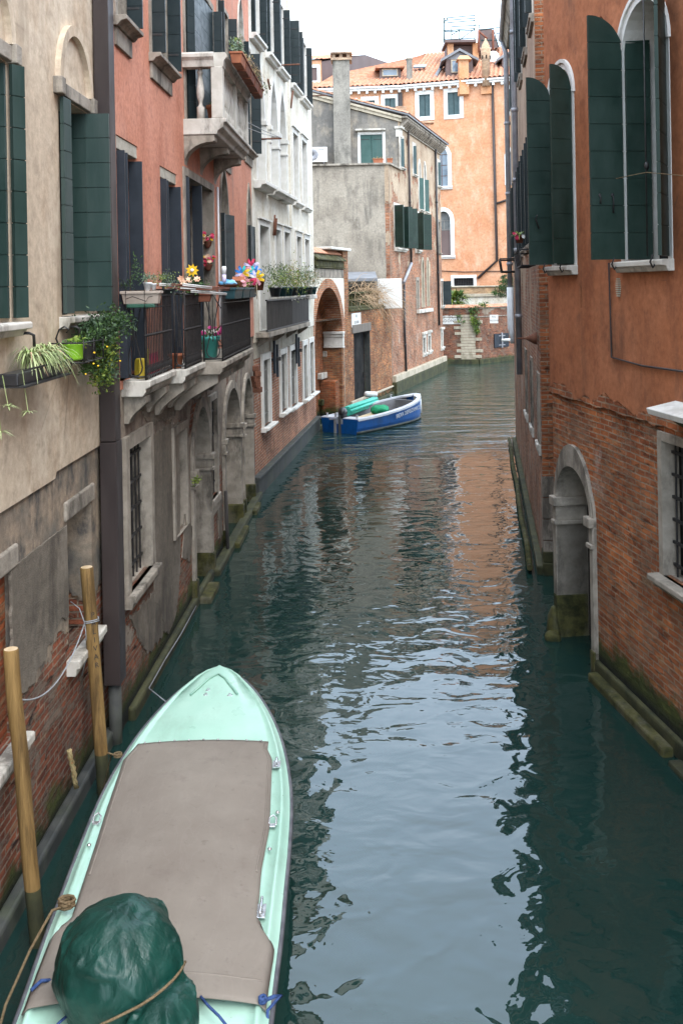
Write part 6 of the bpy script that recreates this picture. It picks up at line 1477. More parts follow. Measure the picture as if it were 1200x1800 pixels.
# ------------------------------------------------------------------ laundry lines of the red house's far end
p = L2.P(L2.L - .3, 7.9, .1); t = thing('washing_line', p, 'pair of slack washing lines from the stone balcony to the white house', 'washing line')
q = L3.at(446, 245); qq = L3.P(q[0], q[1] + .02, .7); p1 = L2.P(sB0 + 3.2, 8.35, .6); g = G()
for o in (0, .12): g.tube([p1 + Vector((0, 0, o)), p1.lerp(qq, .5) + Vector((0, 0, o * .6 - .03)), qq], .008, 4, False)
g.build('lines', X['cordw'], t)
# ------------------------------------------------------------------ mooring poles
def mooring_pole(top, base, r, lab):
    t = thing('mooring_pole', base, lab, 'mooring pole', 'mooring poles by the cream house'); ax = (top - base); g = G(); n = 16; rg = random.Random(int(base.y * 10))
    pts = [base.lerp(top, k / n) + Vector((.014 * mnoise.noise((k * .25, base.y, 0)), .014 * mnoise.noise((k * .25, base.y, 5)), 0)) for k in range(n + 1)]; x = Vector((1, 0, 0)); y = Vector((0, 1, 0)); rings = []
    for k, p in enumerate(pts): rings.append([g.bm.verts.new(p + (x * math.cos(q * PI / 10) + y * math.sin(q * PI / 10)) * r * (1 + .03 * mnoise.noise((math.cos(q * PI / 10), math.sin(q * PI / 10) + k * .4, base.y)))) for q in range(20)])
    for k in range(n):
        for q in range(20):
            f = g.bm.faces.new([rings[k][q], rings[k][(q + 1) % 20], rings[k + 1][(q + 1) % 20], rings[k + 1][q]]); f.smooth = True; f.material_index = 1 if k < 5 else 0
    c = [g.bm.verts.new(v.co.lerp(top, .12) + Vector((0, 0, r * .12))) for v in rings[-1]]
    for q in range(20): g.bm.faces.new([rings[-1][q], rings[-1][(q + 1) % 20], c[(q + 1) % 20], c[q]])
    g.mi = 2; f = g.bm.faces.new(c); f.material_index = 2
    g.build('shaft', [X['pole'], X['algae'], X['wood_pale']], t); return t, ax.normalized()
t1 = at_D(19, 1142, 7.85); b1 = Vector((-2.40, 7.55, -.6)); b1v = at_z(66, 1660, 0); b1 = t1 + (b1v - t1) * 1.18
mooring_pole(t1, b1, .062, 'nearest mooring pole, cut off short at the left edge of the photo')
t2 = at_D(153, 998, 10.25); b2v = at_z(184, 1395, 0); b2 = t2 + (b2v - t2) * 1.2
t, ax = mooring_pole(t2, b2, .068, 'farther mooring pole with stamped black letters, before the low window')
yd = ax; xd = Vector((1, 0, 0)) - yd * yd.x; xd.normalize(); nn = xd.cross(yd)
for k, ch in enumerate('PALIVAR'):
    c = t2 - ax * (.5 + k * .085); th = .62; dr_ = (xd * math.sin(th) + Vector((0, -1, 0)) * math.cos(th)).normalized()
    text_mesh('lettering', ch, .075, c + dr_ * .0685, (xd * math.cos(th) + Vector((0, 1, 0)) * math.sin(th)), yd, X['iron'], t, .001)
ra = t2 - ax * .55 + Vector((-.05, -.06, 0)); rb = t1 - (t1 - b1).normalized() * .42 + Vector((.03, .05, 0)); t = thing('mooring_line', ra, 'slack white rope strung between the two mooring poles', 'rope')
g = G(); g.tube([ra.lerp(rb, k / 14) + Vector((0, 0, -.42 * (1 - (2 * k / 14 - 1) ** 2) * .55)) for k in range(15)], .0075, 6)
for k in range(2): g.tube([ra + Vector((.078 * math.cos(q * .7) + .055, .078 * math.sin(q * .7) + .06, .018 * k + .01 * math.sin(q))) for q in range(10)], .006, 5)
g.tube([ra, ra + Vector((-.08, .1, .12)), ra + Vector((-.2, .2, .16))], .006, 5); g.tube([ra + Vector((.0, 0, 0)), ra + Vector((.03, 0, -.3)), ra + Vector((-.04, 0, -.55))], .005, 5); g.build('rope', X['cordw'], t)
t = thing('frayed_rope', L1.P(L1.at(125, 1360)[0], .3, .05), 'frayed yellow rope end hanging on the brick base behind the boat', 'rope'); g = G(); p = L1.P(L1.at(122, 1318, .06)[0], L1.at(122, 1318, .06)[1], .06); q = L1.P(L1.at(135, 1385, .1)[0], L1.at(135, 1385, .1)[1], .1)
for k in range(5): g.tube([p.lerp(q, j / 6) + Vector((.015 * math.sin(j * 2 + k * 2), .02 * math.cos(j * 1.7 + k), 0)) for j in range(7)], .014, 5)
g.build('rope', X['leaf_dry'], t)
# ================================================================== BOATS
X['mint'] = plain('mint_boat_paint', (.33, .53, .43), (.37, .57, .47), 2.5, .35, .5, .03, stain=((.22, .37, .29), .4))
m = M('mint_boat_deck', .34, .5); v = m.coord('Object')
col = m.mix(m.step(m.noise(v, 1.6, 6, .65), .36, .64), (.32, .52, .42), (.385, .58, .48)); col = m.mix(m.math('MULTIPLY', m.step(m.noise(m.vmap(v, (1, .5, 1), (3, 1, 1)), 2.6, 8, .72), .54, .70), .45), col, (.22, .34, .265))
col = m.mix(m.math('MULTIPLY', m.step(m.noise(v, 34, 3, .6), .70, .74), .75), col, (.10, .10, .07)); col = m.mix(m.math('MULTIPLY', m.step(m.noise(m.vmap(v, (1, 7, 1), (5, 2, 1)), 6, 4, .6), .69, .72), .5), col, (.16, .2, .16))
X['mint'] = m.out(col, m.ramp(m.noise(v, 4, 5), [(.3, .24), (.7, .5)]), m.bump(m.noise(v, 9, 5), .08, .006))
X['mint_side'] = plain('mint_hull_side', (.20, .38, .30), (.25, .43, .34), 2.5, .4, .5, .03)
X['strake'] = plain('grey_rubbing_strip', (.07, .07, .08), (.12, .12, .13), 8, .6, .4, .1)
X['steel'] = plain('stainless_steel', (.55, .55, .56), (.66, .66, .67), 9, .25, .6, .03, metal=.85)
m = M('taupe_canvas', .9, .15); v = m.coord('Object')
n1 = m.noise(v, 1.1, 6, .62); col = m.mix(m.step(n1, .32, .68), (.180, .152, .128), (.232, .203, .172))
col = m.mix(m.math('MULTIPLY', m.step(m.noise(v, 3.2, 7, .7), .58, .74), .5), col, (.14, .112, .098)); col = m.mix(m.step(m.noise(m.vmap(v, (1, 1, 1), (3, 3, 3)), 5.5, 3), .74, .765), col, (.36, .33, .30))
wv = m.noise(m.vmap(v, (1.4, .7, 1)), 3.2, 4); w2 = m.noise(v, 260, 2)
col = m.mix(m.math('MULTIPLY', m.step(m.noise(v, 14, 6, .7), .60, .70), .35), col, (.10, .08, .07)); cz = m.noise(m.vmap(v, (2.2, .8, 1), (1, 1, 2)), 2.6, 3, .5, 1.); cz = m.step(m.math('ABSOLUTE', m.math('SUBTRACT', cz, .5)), .0, .03); col = m.mix(m.math('MULTIPLY', m.math('SUBTRACT', 1., cz), .07), col, (.33, .29, .26))
X['canvas'] = m.out(col, None, m.bump(w2, .25, .002, m.bump(wv, .35, .03)))
m = M('green_tarpaulin', .42, .4); v = m.coord('Object')
n1 = m.noise(v, 2.2, 5, .6, 1.2); col = m.mix(m.step(n1, .35, .7), (.002, .027, .020), (.006, .052, .039))
cr = m.noise(m.vmap(v, (1, 1, .45)), 5.0, 4, .5, .25); rg_ = m.math('ABSOLUTE', m.math('SUBTRACT', cr, .5))
X['tarp'] = m.out(col, m.ramp(m.noise(v, 7, 4), [(.3, .36), (.7, .58)]), m.bump(m.noise(v, 300, 1), .12, .001, m.bump(rg_, .9, .05, m.bump(m.noise(m.vmap(v, (1, 1, .3)), 18, 3), .22, .006))))
X['blue_hull'] = plain('royal_blue_paint', (.002, .058, .21), (.003, .074, .26), 2.5, .45, .25, .06, stain=((.008, .035, .10), .7))
X['boat_grey'] = plain('grey_boat_interior', (.14, .14, .15), (.20, .20, .21), 3, .6, .3, .1, stain=((.14, .13, .13), .5))
X['boat_white'] = plain('white_gunwale', (.46, .47, .50), (.54, .55, .58), 3, .45, .4, .06, stain=((.42, .42, .43), .5))
X['roll_green'] = plain('sea_green_pipe', (.03, .36, .27), (.05, .44, .33), 5, .45, .4, .05)
X['net_green'] = plain('green_net', (.01, .20, .09), (.03, .30, .14), 40, .8, .2, .6)

def interp(tab, x):
    tab = sorted(tab)
    if x <= tab[0][0]: return tab[0][1]
    for (a, p), (c, q) in zip(tab, tab[1:]):
        if x <= c: t = (x - a) / (c - a); return p + (q - p) * t
    return tab[-1][1]
ST = [(5.05, .79), (5.6, .80), (6.2, .82), (6.6, .835), (7.1, .86), (7.6, .87), (8.1, .885), (8.7, .89), (9.1, .875), (9.5, .835), (9.9, .77), (10.25, .685), (10.6, .565), (10.9, .43), (11.1, .30), (11.22, .17), (11.28, .05)]
cx = lambda D: -1.372 - .025 * (D - 6.2)
sheer = lambda D: .5 + .28 * max(0, (D - 8) / 3.28) ** 2
t = thing('mint_boat', (-1.4, 8, 0), 'mint green motorboat with a taupe canvas cockpit cover moored by the cream house', 'boat')
prof = lambda w, z: [(-1, 0, -.04), (-1, .05, -.015), (-1, .062, .022), (-1, .09, .024), (-1, .102, .0), (-.8, 0, .006), (-.5, 0, .018), (0, 0, .026), (.5, 0, .018), (.8, 0, .006), (1, -.102, .0), (1, -.09, .024), (1, -.062, .022), (1, -.05, -.015), (1, 0, -.04)]
def loft(name, rows, mat, parent, smooth=True, closed=False, bevel=0):
    g = G(); V = [[g.bm.verts.new(p) for p in r] for r in rows]
    for i in range(len(V) - 1):
        for j in range(len(V[0]) - (0 if closed else 1)):
            k = (j + 1) % len(V[0]); f = g.bm.faces.new([V[i][j], V[i][k], V[i + 1][k], V[i + 1][j]]); f.smooth = smooth
    return g.build(name, mat, parent)
fine = []
for (a, p), (c, q) in zip(ST, ST[1:]): fine += [(a + (c - a) * k / 3, interp(ST, a + (c - a) * k / 3)) for k in range(3)]
fine.append(ST[-1])
def smoothw(D): return sum(interp(ST, D + e) for e in (-.12, -.06, 0, .06, .12)) / 5 if 5.3 < D < 11.0 else interp(ST, D)
rows = []
for D, w in fine:
    w = smoothw(D); z = sheer(D); k = min(1, w / .34); camber = 1.6 if D > 9.9 else .8
    rows.append([(cx(D) + fx * w + dx * k, D, z + dz * (camber if abs(fx) < .9 else 1)) for fx, dx, dz in prof(w, z)])
dk = loft('deck', rows, X['mint'], t)
rows = []
for D, w in fine:
    w = smoothw(D); z = sheer(D) - .04; b_ = .62 if D < 9 else max(.02, .62 * (11.35 - D) / 2.35)
    pts = [(-1, 0), (-.99, -.10), (-.93, -.3), (-.85 * b_ / .62, -.55), (0, -.75), (.85 * b_ / .62, -.55), (.93, -.3), (.99, -.10), (1, 0)]
    rows.append([(cx(D) + fx * w * (1 if abs(fx) >= .9 else 1), D + (-.10 * (z + dz < .3) * 0), z + dz) for fx, dz in pts])
loft('hull', rows, X['mint_side'], t)
g = G(); D = 5.05; w = .79; g.face([(cx(D) - w, D, sheer(D)), (cx(D) + w, D, sheer(D)), (cx(D) + w * .9, D, -.3), (cx(D) - w * .9, D, -.3)]); g.build('transom', X['mint_side'], t)
for sg in (-1, 1):
    g = G(); g.tube([(cx(D) + sg * (smoothw(D) + .008), D, sheer(D) - .055) for D, _ in fine], .022, 6); g.build('rubbing_strip', X['strake'], t)
# mouldings and fittings on the foredeck
g = G()
for sg in (-1, 1):
    g.tube([(cx(11) + sg * .005, 11.08, sheer(11.08) + .045), (cx(11) + sg * .09, 11.0, sheer(11) + .045), (cx(10.8) + sg * .26, 10.68, sheer(10.68) + .045)], .012, 6)
g.build('breakwater_strip', X['mint_side'], t)
def fit(x, D, kind):
    g = G(); z = sheer(D) + .03; c = Vector((x, D, z))
    if kind == 'fairlead':
        g.box(c + Vector((0, 0, .006)), .075, .13, .012); g.tube([c + Vector((0, -.05, .02)), c + Vector((0, -.05, .045)), c + Vector((0, .05, .045)), c + Vector((0, .05, .02))], .011, 6)
    elif kind == 'cleat':
        g.box(c + Vector((0, 0, .006)), .07, .16, .012); g.tube([c + Vector((0, -.10, .05)), c + Vector((0, 0, .042)), c + Vector((0, .10, .05))], .012, 6)
        for e in (-.03, .03): g.tube([c + Vector((0, e, 0)), c + Vector((0, e, .045))], .012, 6)
    elif kind == 'eye': g.box(c, .05, .05, .012); g.tube([c + Vector((-.03, 0, 0)), c + Vector((-.03, .06, .03)), c + Vector((0, .09, .04)), c + Vector((.03, .06, .03)), c + Vector((.03, 0, 0))], .008, 6)
    elif kind == 'plate': g.box(c, .06, .03, .016); g.box(c + Vector((0, 0, .015)), .03, .02, .02)
    elif kind == 'stud': g.lathe(c, [(.018, 0), (.018, .012), (.01, .02)], 8)
    return g.build({'plate': 'deck_plate', 'eye': 'deck_eye', 'stud': 'deck_stud'}.get(kind, kind), X['steel'], t, bevel=.003)
def dp(u, v): p = at_z(u, v, .56); p = at_z(u, v, sheer(p.y) + .03); return p.x, p.y
for u, v, k in ((486, 1344, 'fairlead'), (479, 1451, 'eye'), (459, 1603, 'cleat'), (169, 1447, 'eye'), (474, 1494, 'stud'), (157, 1487, 'stud'), (362, 1207, 'plate'), (404, 1208, 'plate'), (366, 1196, 'plate'), (488, 1430, 'stud')): fit(*dp(u, v), k)
# canvas cover
Lp = [at_z(u, v, .63 if v < 1340 else .585) for u, v in ((243, 1306), (217, 1331), (188, 1416), (158, 1507), (126, 1604), (90, 1630), (66, 1690), (43, 1753))]
Rp = [at_z(u, v, .63 if v < 1340 else .585) for u, v in ((470, 1314), (478, 1328), (473, 1448), (459, 1517), (452, 1604), (476, 1636), (481, 1650), (473, 1700), (464, 1763))]
LT = [(p.y, p.x) for p in Lp]; RT = [(p.y, p.x) for p in Rp]
Dt, Db = Lp[0].y, (Lp[-1].y + Rp[-1].y) / 2
rows = []; NR = 72; NC = 40
for i in range(NR + 1):
    f = i / NR; row = []; D0 = Dt + (Db - Dt) * f
    for j in range(NC + 1):
        s = j / NC; e = 2 * s - 1; D = D0 + (.05 * (1 - e * e) * (1 - f) ** 3 if i < NR else 0)
        xl, xr = interp(LT, D0), interp(RT, D0); x = xl + (xr - xl) * s
        edge = min(1, min(s, 1 - s) / .05, (i / 3.) if i < 3 else 1, ((NR - i) / 2.) if i > NR - 2 else 1)
        crown = .075 * (1 - e * e) * min(1, f * 5) + .012 * edge
        wr = .010 * mnoise.noise((x * 2.2, D * 1.1, 1.)) + .006 * mnoise.noise((x * 7, D * 3, 5.)) + .012 * mnoise.noise((x * 1.5 + D * 2.6, D * .6, 9.)) * (abs(e) ** 2)
        lap = -.035 if (D0 < at_z(90, 1630, .53).y and min(s, 1 - s) < .02) else 0
        row.append((x, D, sheer(D) + .032 + crown + wr * edge + lap))
    rows.append(row)
cv = loft('canvas_cover', rows, X['canvas'], t)
md = cv.modifiers.new('Solidify', 'SOLIDIFY'); md.thickness = .008
g = G()
for k in range(9):
    s = (k + .5) / 9; x = Lp[0].x + (Rp[0].x - Lp[0].x) * s; D = Dt + .05 * (1 - (2 * s - 1) ** 2) - .03; g.lathe((x, D, sheer(D) + .055), [(.011, 0), (.011, .008), (.005, .012)], 8)
g.build('snap', X['steel'], cv)
def ring_edge(pts, name):
    g = G(); g.tube(pts, .011, 6); g.build(name, X['canvas'], cv)
ring_edge([Vector(rows[i][NC - 1]) + Vector((0, 0, .006)) for i in range(1, 44)], 'hem'); ring_edge([Vector(rows[i][1]) + Vector((0, 0, .006)) for i in range(1, 44)], 'hem')
ring_edge([Vector(rows[NR - 4][j]) + Vector((0, 0, .004)) for j in range(1, NC)], 'hem')
# tarpaulin heap over the outboard engine
E = [(Vector((-1.52, 6.32, .79)), Vector((.385, .38, .37))), (Vector((-1.17, 5.98, .64)), Vector((.19, .30, .18))), (Vector((-1.37, 6.50, .95)), Vector((.15, .13, .12)))]
g = G()
for c, r in E: g.ball(c, r.x, r.y, r.z, 5)
t2 = thing('tarpaulin_heap', (-1.5, 6.3, .5), 'dark green tarpaulin tied in a bulging heap on the stern of the mint boat', 'tarpaulin')
o = g.build('cover', X['tarp'], t2)
off = wloc(t2)
for v in o.data.vertices:
    p = v.co + off; n = v.normal
    f1 = 1 - abs(mnoise.noise((p.x * 2.6, p.y * 2.6 + 3, p.z * 1.6))) * 2; f2 = 1 - abs(mnoise.noise((p.x * 6.5, p.y * 6.5, p.z * 2.2))) * 2
    v.co += n * (.042 * f1 + .024 * f2 + .05 * mnoise.noise((p.x * 2, p.y * 2, p.z * 2 + 7)))
    if v.co.z + off.z < sheer(p.y) + .03: v.co.z = sheer(p.y) + .03 - off.z
rm = o.modifiers.new('Remesh', 'REMESH'); rm.mode = 'VOXEL'; rm.voxel_size = .014; rm.use_smooth_shade = True
def on_heap(u, v, add=.03):
    a, b_ = ab(u, v); d = Vector((a / F, 1, -b_ / F)); e = Vector((0, 0, EYE))
    k = 5.0
    while k < 7.5:
        p = e + d * k
        if any(((p - c).x / (r.x + add)) ** 2 + ((p - c).y / (r.y + add)) ** 2 + ((p - c).z / (r.z + add)) ** 2 < 1 for c, r in E) or p.z < .56: return p
        k += .01
    return e + d * 6.2
g = G(); g.tube([on_heap(u, v, .055) for u, v in ((326, 1690), (318, 1706), (305, 1722), (288, 1738), (268, 1754), (246, 1768), (222, 1780), (198, 1792), (180, 1800), (160, 1812))], .009, 6); g.build('tie_rope', X['cordb'], t2)
for pts in (((353, 1752), (366, 1768), (385, 1786), (400, 1805)), ((118, 1786), (104, 1798), (92, 1812))):
    g = G(); g.tube([at_z(u, v, .60) for u, v in pts], .009, 6); g.build('tie_rope', X['cordn'], t2)
# mooring ropes of the mint boat
def rope(pts, r, mat, lab, coil=None):
    t_ = thing('boat_rope', pts[0], lab, 'rope'); g = G(); g.tube(pts, r, 6)
    if coil:
        c, rr_, n = coil; rg = random.Random(4)
        for k in range(n): a0 = rg.uniform(0, 6); g.tube([c + Vector((rr_ * math.cos(a0 + q * .8) * rg.uniform(.8, 1.1), rr_ * .8 * math.sin(a0 + q * .8) * rg.uniform(.8, 1.1), .012 * k)) for q in range(9)], r, 5)
    g.build('rope', X[mat], t_)
pc = at_z(118, 1592, .57); rope([pc, pc + Vector((-.08, -.1, .03)), pc + Vector((-.18, -.3, -.12)), pc + Vector((-.26, -.6, -.3)), pc + Vector((-.3, -.8, -.55))], .011, 'cordb', 'knotted brown rope beside the tarpaulin, on the left edge of the mint boat', (pc, .06, 5))
pc2 = at_z(208, 1329, .62); rope([pc2, pc2 + Vector((-.09, -.02, .04)), Vector((-2.44, 9.9, .45)), Vector((-2.5, 9.75, .15))], .009, 'cordb', 'brown rope from the left bow cleat of the mint boat to the farther pole', (pc2, .04, 3))
pl = at_z(55, 1741, .58); rope([pl, pl + Vector((.05, .06, .02)), pl + Vector((.1, .09, .0))], .012, 'cordn', 'blue cord end at the left rear corner of the canvas cover')
pr = at_z(462, 1760, .56); rope([pr, pr + Vector((.07, .04, .0)), pr + Vector((.12, .07, -.01)), pr + Vector((.03, .0, -.06)), pr + Vector((.03, -.1, -.3))], .012, 'cordn', 'blue cord tied at the right rear corner of the canvas cover', (pr, .022, 3))
# thin bow line along the mossy footing
g = G(); t_ = thing('bow_line', (-2.4, 13, .1), 'thin grey line along the mossy footing of the red house, ending at the mint boat', 'rope'); pts = [Vector((-2.0, 10.72, .62)), at_z(262, 1210, .34), at_z(290, 1160, .2), at_z(318, 1115, .12), at_z(345, 1065, .1)]; g.tube(pts, .007, 5); g.build('rope', X['gut_grey'], t_)

# ------------------------------------------------------------------ the blue work boat
B0 = Vector((-.16, 34.5, 0)); e_ = Vector((3.13, 4.25, 0)).normalized(); l_ = Vector((e_.y, -e_.x, 0)); BL = 5.2
t = thing('blue_boat', B0 + e_ * 2.6, 'royal blue open work boat with white gunwales moored at the black door', 'boat')
W_ = [(0, .80), (.15, .86), (.35, .90), (.55, .90), (.70, .83), (.82, .68), (.90, .50), (.96, .30), (1.0, .10)]
N_ = 26; zsr = lambda s: .52 + .36 * s ** 2
Bp = lambda s, x, z: B0 + e_ * (BL * s) + l_ * x + Vector((0, 0, z))
hw = lambda s: sum(interp(W_, s + d) for d in (-.03, 0, .03)) / 3
rows = [[Bp(s, -hw(s), zsr(s)), Bp(s, -hw(s) * .97, .2), Bp(s, -hw(s) * .9, .03), Bp(s - .03 * s, -hw(s) * .78, -.3), Bp(s - .03 * s, hw(s) * .78, -.3), Bp(s, hw(s) * .9, .03), Bp(s, hw(s) * .97, .2), Bp(s, hw(s), zsr(s))] for s in [k / N_ for k in range(N_ + 1)]]
loft('hull', rows, X['blue_hull'], t, smooth=False)
g = G(); z0 = zsr(0)
for x0, x1, zz in ((-.80, -.16, z0), (-.155, .155, z0 - .2), (.16, .80, z0)):
    g.hexa([Bp(0, x0 * .9 if abs(x0) > .5 else x0, -.2), Bp(0, x1 * .9 if abs(x1) > .5 else x1, -.2), Bp(.012, x1 * .9 if abs(x1) > .5 else x1, -.2), Bp(.012, x0 * .9 if abs(x0) > .5 else x0, -.2)], [Bp(-.004, x0, zz), Bp(-.004, x1, zz), Bp(.012, x1, zz), Bp(.012, x0, zz)])
g.build('transom', X['blue_hull'], t)
g = G(); wl = [(s, sg) for s in [k / N_ for k in range(N_ + 1)] for sg in (1,)]
for sg in (-1, 1): g.tube([Bp(k / N_ - .0, sg * (hw(k / N_) * .915 + .006), .045) for k in range(N_ + 1)], .05, 5)
g.build('boot_stripe', X['black_base'], t)
ins = lambda s: .15
rows = []
for k in range(N_ + 1):
    s = k / N_; w = hw(s) + .03; z = zsr(s); i_ = max(.0, w - .17) if s < .9 else max(0, (w - .17) * (1 - (s - .9) / .04)) if s < .94 else 0
    rows.append([Bp(s, -w, z - .05), Bp(s, -w, z + .02), Bp(s, -i_ - .001, z + .035), Bp(s, -i_, z - .03)])
loft('gunwale', rows, X['boat_white'], t, False)
loft('gunwale', [[B0 + e_ * ((p - B0).dot(e_)) - l_ * ((p - B0).dot(l_)) + Vector((0, 0, p.z)) for p in r] for r in rows], X['boat_white'], t, False)
rows2 = []
for k in range(N_ + 1):
    s = min(.93, k / N_); w = max(.02, hw(s) - .14); z = zsr(s) - .02; rows2.append([Bp(s, -w, z), Bp(s, -w * .92, .1), Bp(s, w * .92, .1), Bp(s, w, z)])
loft('interior', rows2, X['boat_grey'], t, False)
g = G(); g.hexa([Bp(0, -.82, z0 - .03), Bp(0, -.16, z0 - .03), Bp(.085, -.16, z0 - .03), Bp(.085, -.84, z0 - .03)], [Bp(0, -.82, z0 + .03), Bp(0, -.16, z0 + .03), Bp(.085, -.16, z0 + .03), Bp(.085, -.84, z0 + .03)]); g.hexa([Bp(0, .16, z0 - .03), Bp(0, .82, z0 - .03), Bp(.085, .84, z0 - .03), Bp(.085, .16, z0 - .03)], [Bp(0, .16, z0 + .03), Bp(0, .82, z0 + .03), Bp(.085, .84, z0 + .03), Bp(.085, .16, z0 + .03)]); g.build('stern_deck', X['boat_white'], t)
g = G(); g.hexa([Bp(.84, -.55, .1), Bp(.84, .55, .1), Bp(.86, .55, .1), Bp(.86, -.55, .1)], [Bp(.84, -.5, zsr(.84) - .05), Bp(.84, .5, zsr(.84) - .05), Bp(.86, .5, zsr(.84) - .05), Bp(.86, -.5, zsr(.84) - .05)]); g.build('bulkhead', X['boat_grey'], t)
for s, x in ((.02, -.62), (.02, -.25), (.02, .7), (.82, -.62)): g = G(); g.lathe(Bp(s, x, zsr(s) + .03), [(.05, 0), (.035, .03), (.035, .1), (.06, .13)], 8); g.build('bollard', X['steel'], t)
mo = G(); c = Bp(.015, 0, 0); mo.ball(c + Vector((0, 0, .72)) + e_ * .12, .17, .24, .19, 3); mo.ball(c + Vector((0, 0, .62)) + e_ * .1, .15, .2, .14, 2)
om = mo.build('outboard_motor', X['plast_black'], t)
g = G(); g.box(c + Vector((0, 0, .2)) - e_ * .07, .1, .13, .9); g.build('leg', X['plast_black'], om); g = G(); g.box(c + Vector((-.14, 0, .12)) - e_ * .07 - l_ * .02, .1, .05, .8); g.box(c + Vector((-.16, 0, .5)) - e_ * .1 - l_ * .1, .22, .14, .03); g.build('bracket', X['boat_grey'], om)
text_mesh('lettering', 'IREXA DEFEIZANICEI', .21, Bp(.62, hw(.62) + .012, zsr(.62) - .27), Bp(.66, hw(.66), .03) - Bp(.58, hw(.58), 0), (0, 0, 1), X['boat_white'], t, .006, space=1.05)
g = G(); g.tube([Bp(.985, .18, .7), Bp(.985, .2, .16)], .07, 10); g.build('bow_fender', X['white_paint'], t)
# cargo
def along(p, q, lab, name, cat): pass
A_, B_ = at_D(609, 723, 35.6), at_D(659, 705, 38.2); tt = thing('pipe_bundle', A_, 'bundle of ribbed sea green pipes lying in the blue boat', 'pipes'); ax = (B_ - A_).normalized(); sx = ax.cross(Vector((0, 0, 1))).normalized(); sz = sx.cross(ax)
for k in range(7):
    q = k * PI / 3; o_ = (sx * math.cos(q) + sz * math.sin(q)) * .125 if k < 6 else Vector((0, 0, 0)); g = G(); g.tube([A_ + o_, B_ + o_], .066, 8); g.build('pipe', X['roll_green'], tt)
for k, (p, q, lab) in enumerate((((622, 731), (690, 713), 'long pale plank lying beside the green pipes'), ((628, 734), (668, 722), 'short pale plank nearest the boat stern'), ((660, 719), (695, 711), 'far pale plank under the green net'))):
    P, Q = at_D(*p, 35.4 + k * .3), at_D(*q, 37.3 + k * .4); P.z = Q.z = .36 - .04 * k; tt = thing('plank', P, lab, 'plank'); g = G(); d = (Q - P).normalized(); s_ = d.cross(Vector((0, 0, 1))); g.prism([P - s_ * .11, P + s_ * .11, Q + s_ * .11, Q - s_ * .11], (0, 0, .05)); g.build('board', X['wood_pale'], tt)
p = at_D(667, 720, 36.6); tt = thing('net_heap', p, 'heap of dark green netting on the planks of the blue boat', 'net'); g = G(); g.ball(p, .34, .5, .17, 4); o = g.build('net', X['net_green'], tt)
for v in o.data.vertices: v.co += v.normal * .06 * mnoise.noise(v.co * 7)
p = at_D(653, 693, 38.6); p.z += .02; tt = thing('fender', p, 'white cylindrical fender lying on the left gunwale of the blue boat', 'fender'); g = G(); g.lathe(p - Vector((.26, .1, 0)), [(.03, -.04), (.1, 0), (.12, .06), (.12, .42), (.1, .48), (.03, .52)], 12, (1, .35, -.1)); g.build('fender', X['white_paint'], tt)

# ================================================================== WATER, GROUND, SKY, LIGHT
m = M('canal_water', .015, 1.0); m.b.inputs['IOR'].default_value = 1.333
v = m.coord('Object'); o3 = m.sep(v)
big = m.noise(m.vmap(v, (.40, 1.15, 1)), 1.05, 2., .4, .7)
mid = m.noise(m.vmap(v, (1.0, 1.5, 1), (3, 1, 0)), 2.5, 2, .45, .9)
fin = m.noise(m.vmap(v, (1.2, 2.2, 1), (7, 2, 0)), 6.5, 2, .5, .5)
patch = m.step(m.noise(m.vmap(v, (.5, .35, 1), (1, 4, 0)), .35, 2), .38, .62)
near = m.step(m.math('DIVIDE', o3[1], 40.), .22, .36)        # the surface is calmer close under the bridge
hump = m.ramp(m.math('DIVIDE', o3[1], 40.), [(.235, 0.), (.29, 1.), (.45, .8), (.62, .15)])
amp = m.math('ADD', m.math('ADD', .16, m.math('MULTIPLY', near, .85)), m.math('MULTIPLY', hump, .6))
blob = m.noise(m.vmap(v, (1., 1.15, 1), (5, 3, 0)), 1.9, 1.6, .42, .8)
h = m.math('MULTIPLY', m.math('ADD', m.math('MULTIPLY', big, 1.3), m.math('ADD', m.math('MULTIPLY', mid, .30), m.math('MULTIPLY', fin, m.math('ADD', .03, m.math('MULTIPLY', m.math('MULTIPLY', near, patch), .10))))), amp)
h = m.math('ADD', h, m.math('MULTIPLY', blob, m.math('ADD', .17, m.math('MULTIPLY', hump, .10))))
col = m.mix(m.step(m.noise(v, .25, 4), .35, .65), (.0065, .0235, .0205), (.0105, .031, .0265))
col = m.mix(m.step(m.math('DIVIDE', o3[1], 80.), .18, .4), col, (.018, .040, .033))  # paler reflections down the canal put into the water colour
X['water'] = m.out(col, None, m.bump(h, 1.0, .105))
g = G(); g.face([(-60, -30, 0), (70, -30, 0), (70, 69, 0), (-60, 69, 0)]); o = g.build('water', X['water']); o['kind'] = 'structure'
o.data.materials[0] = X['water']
X['earth'] = plain('packed_earth', (.16, .13, .10), (.22, .18, .14), .8, .95, .1, .3)
g = G(); z = 1.0
for x0, x1, y0, y1 in ((-400, -9.5, -60, 69.5), (16, 400, -60, 69.5), (-400, 400, 69.5, 600)): g.face([(x0, y0, z), (x1, y0, z), (x1, y1, z), (x0, y1, z)])
for (x0, y0, x1, y1) in ((-9.5, -30, -9.5, 69.5), (16, -30, 16, 69.5), (-9.5, 69.5, 16, 69.5)): g.face([(x0, y0, z), (x1, y1, z), (x1, y1, -1.5), (x0, y0, -1.5)])
o = g.build('ground', X['earth']); o['kind'] = 'structure'

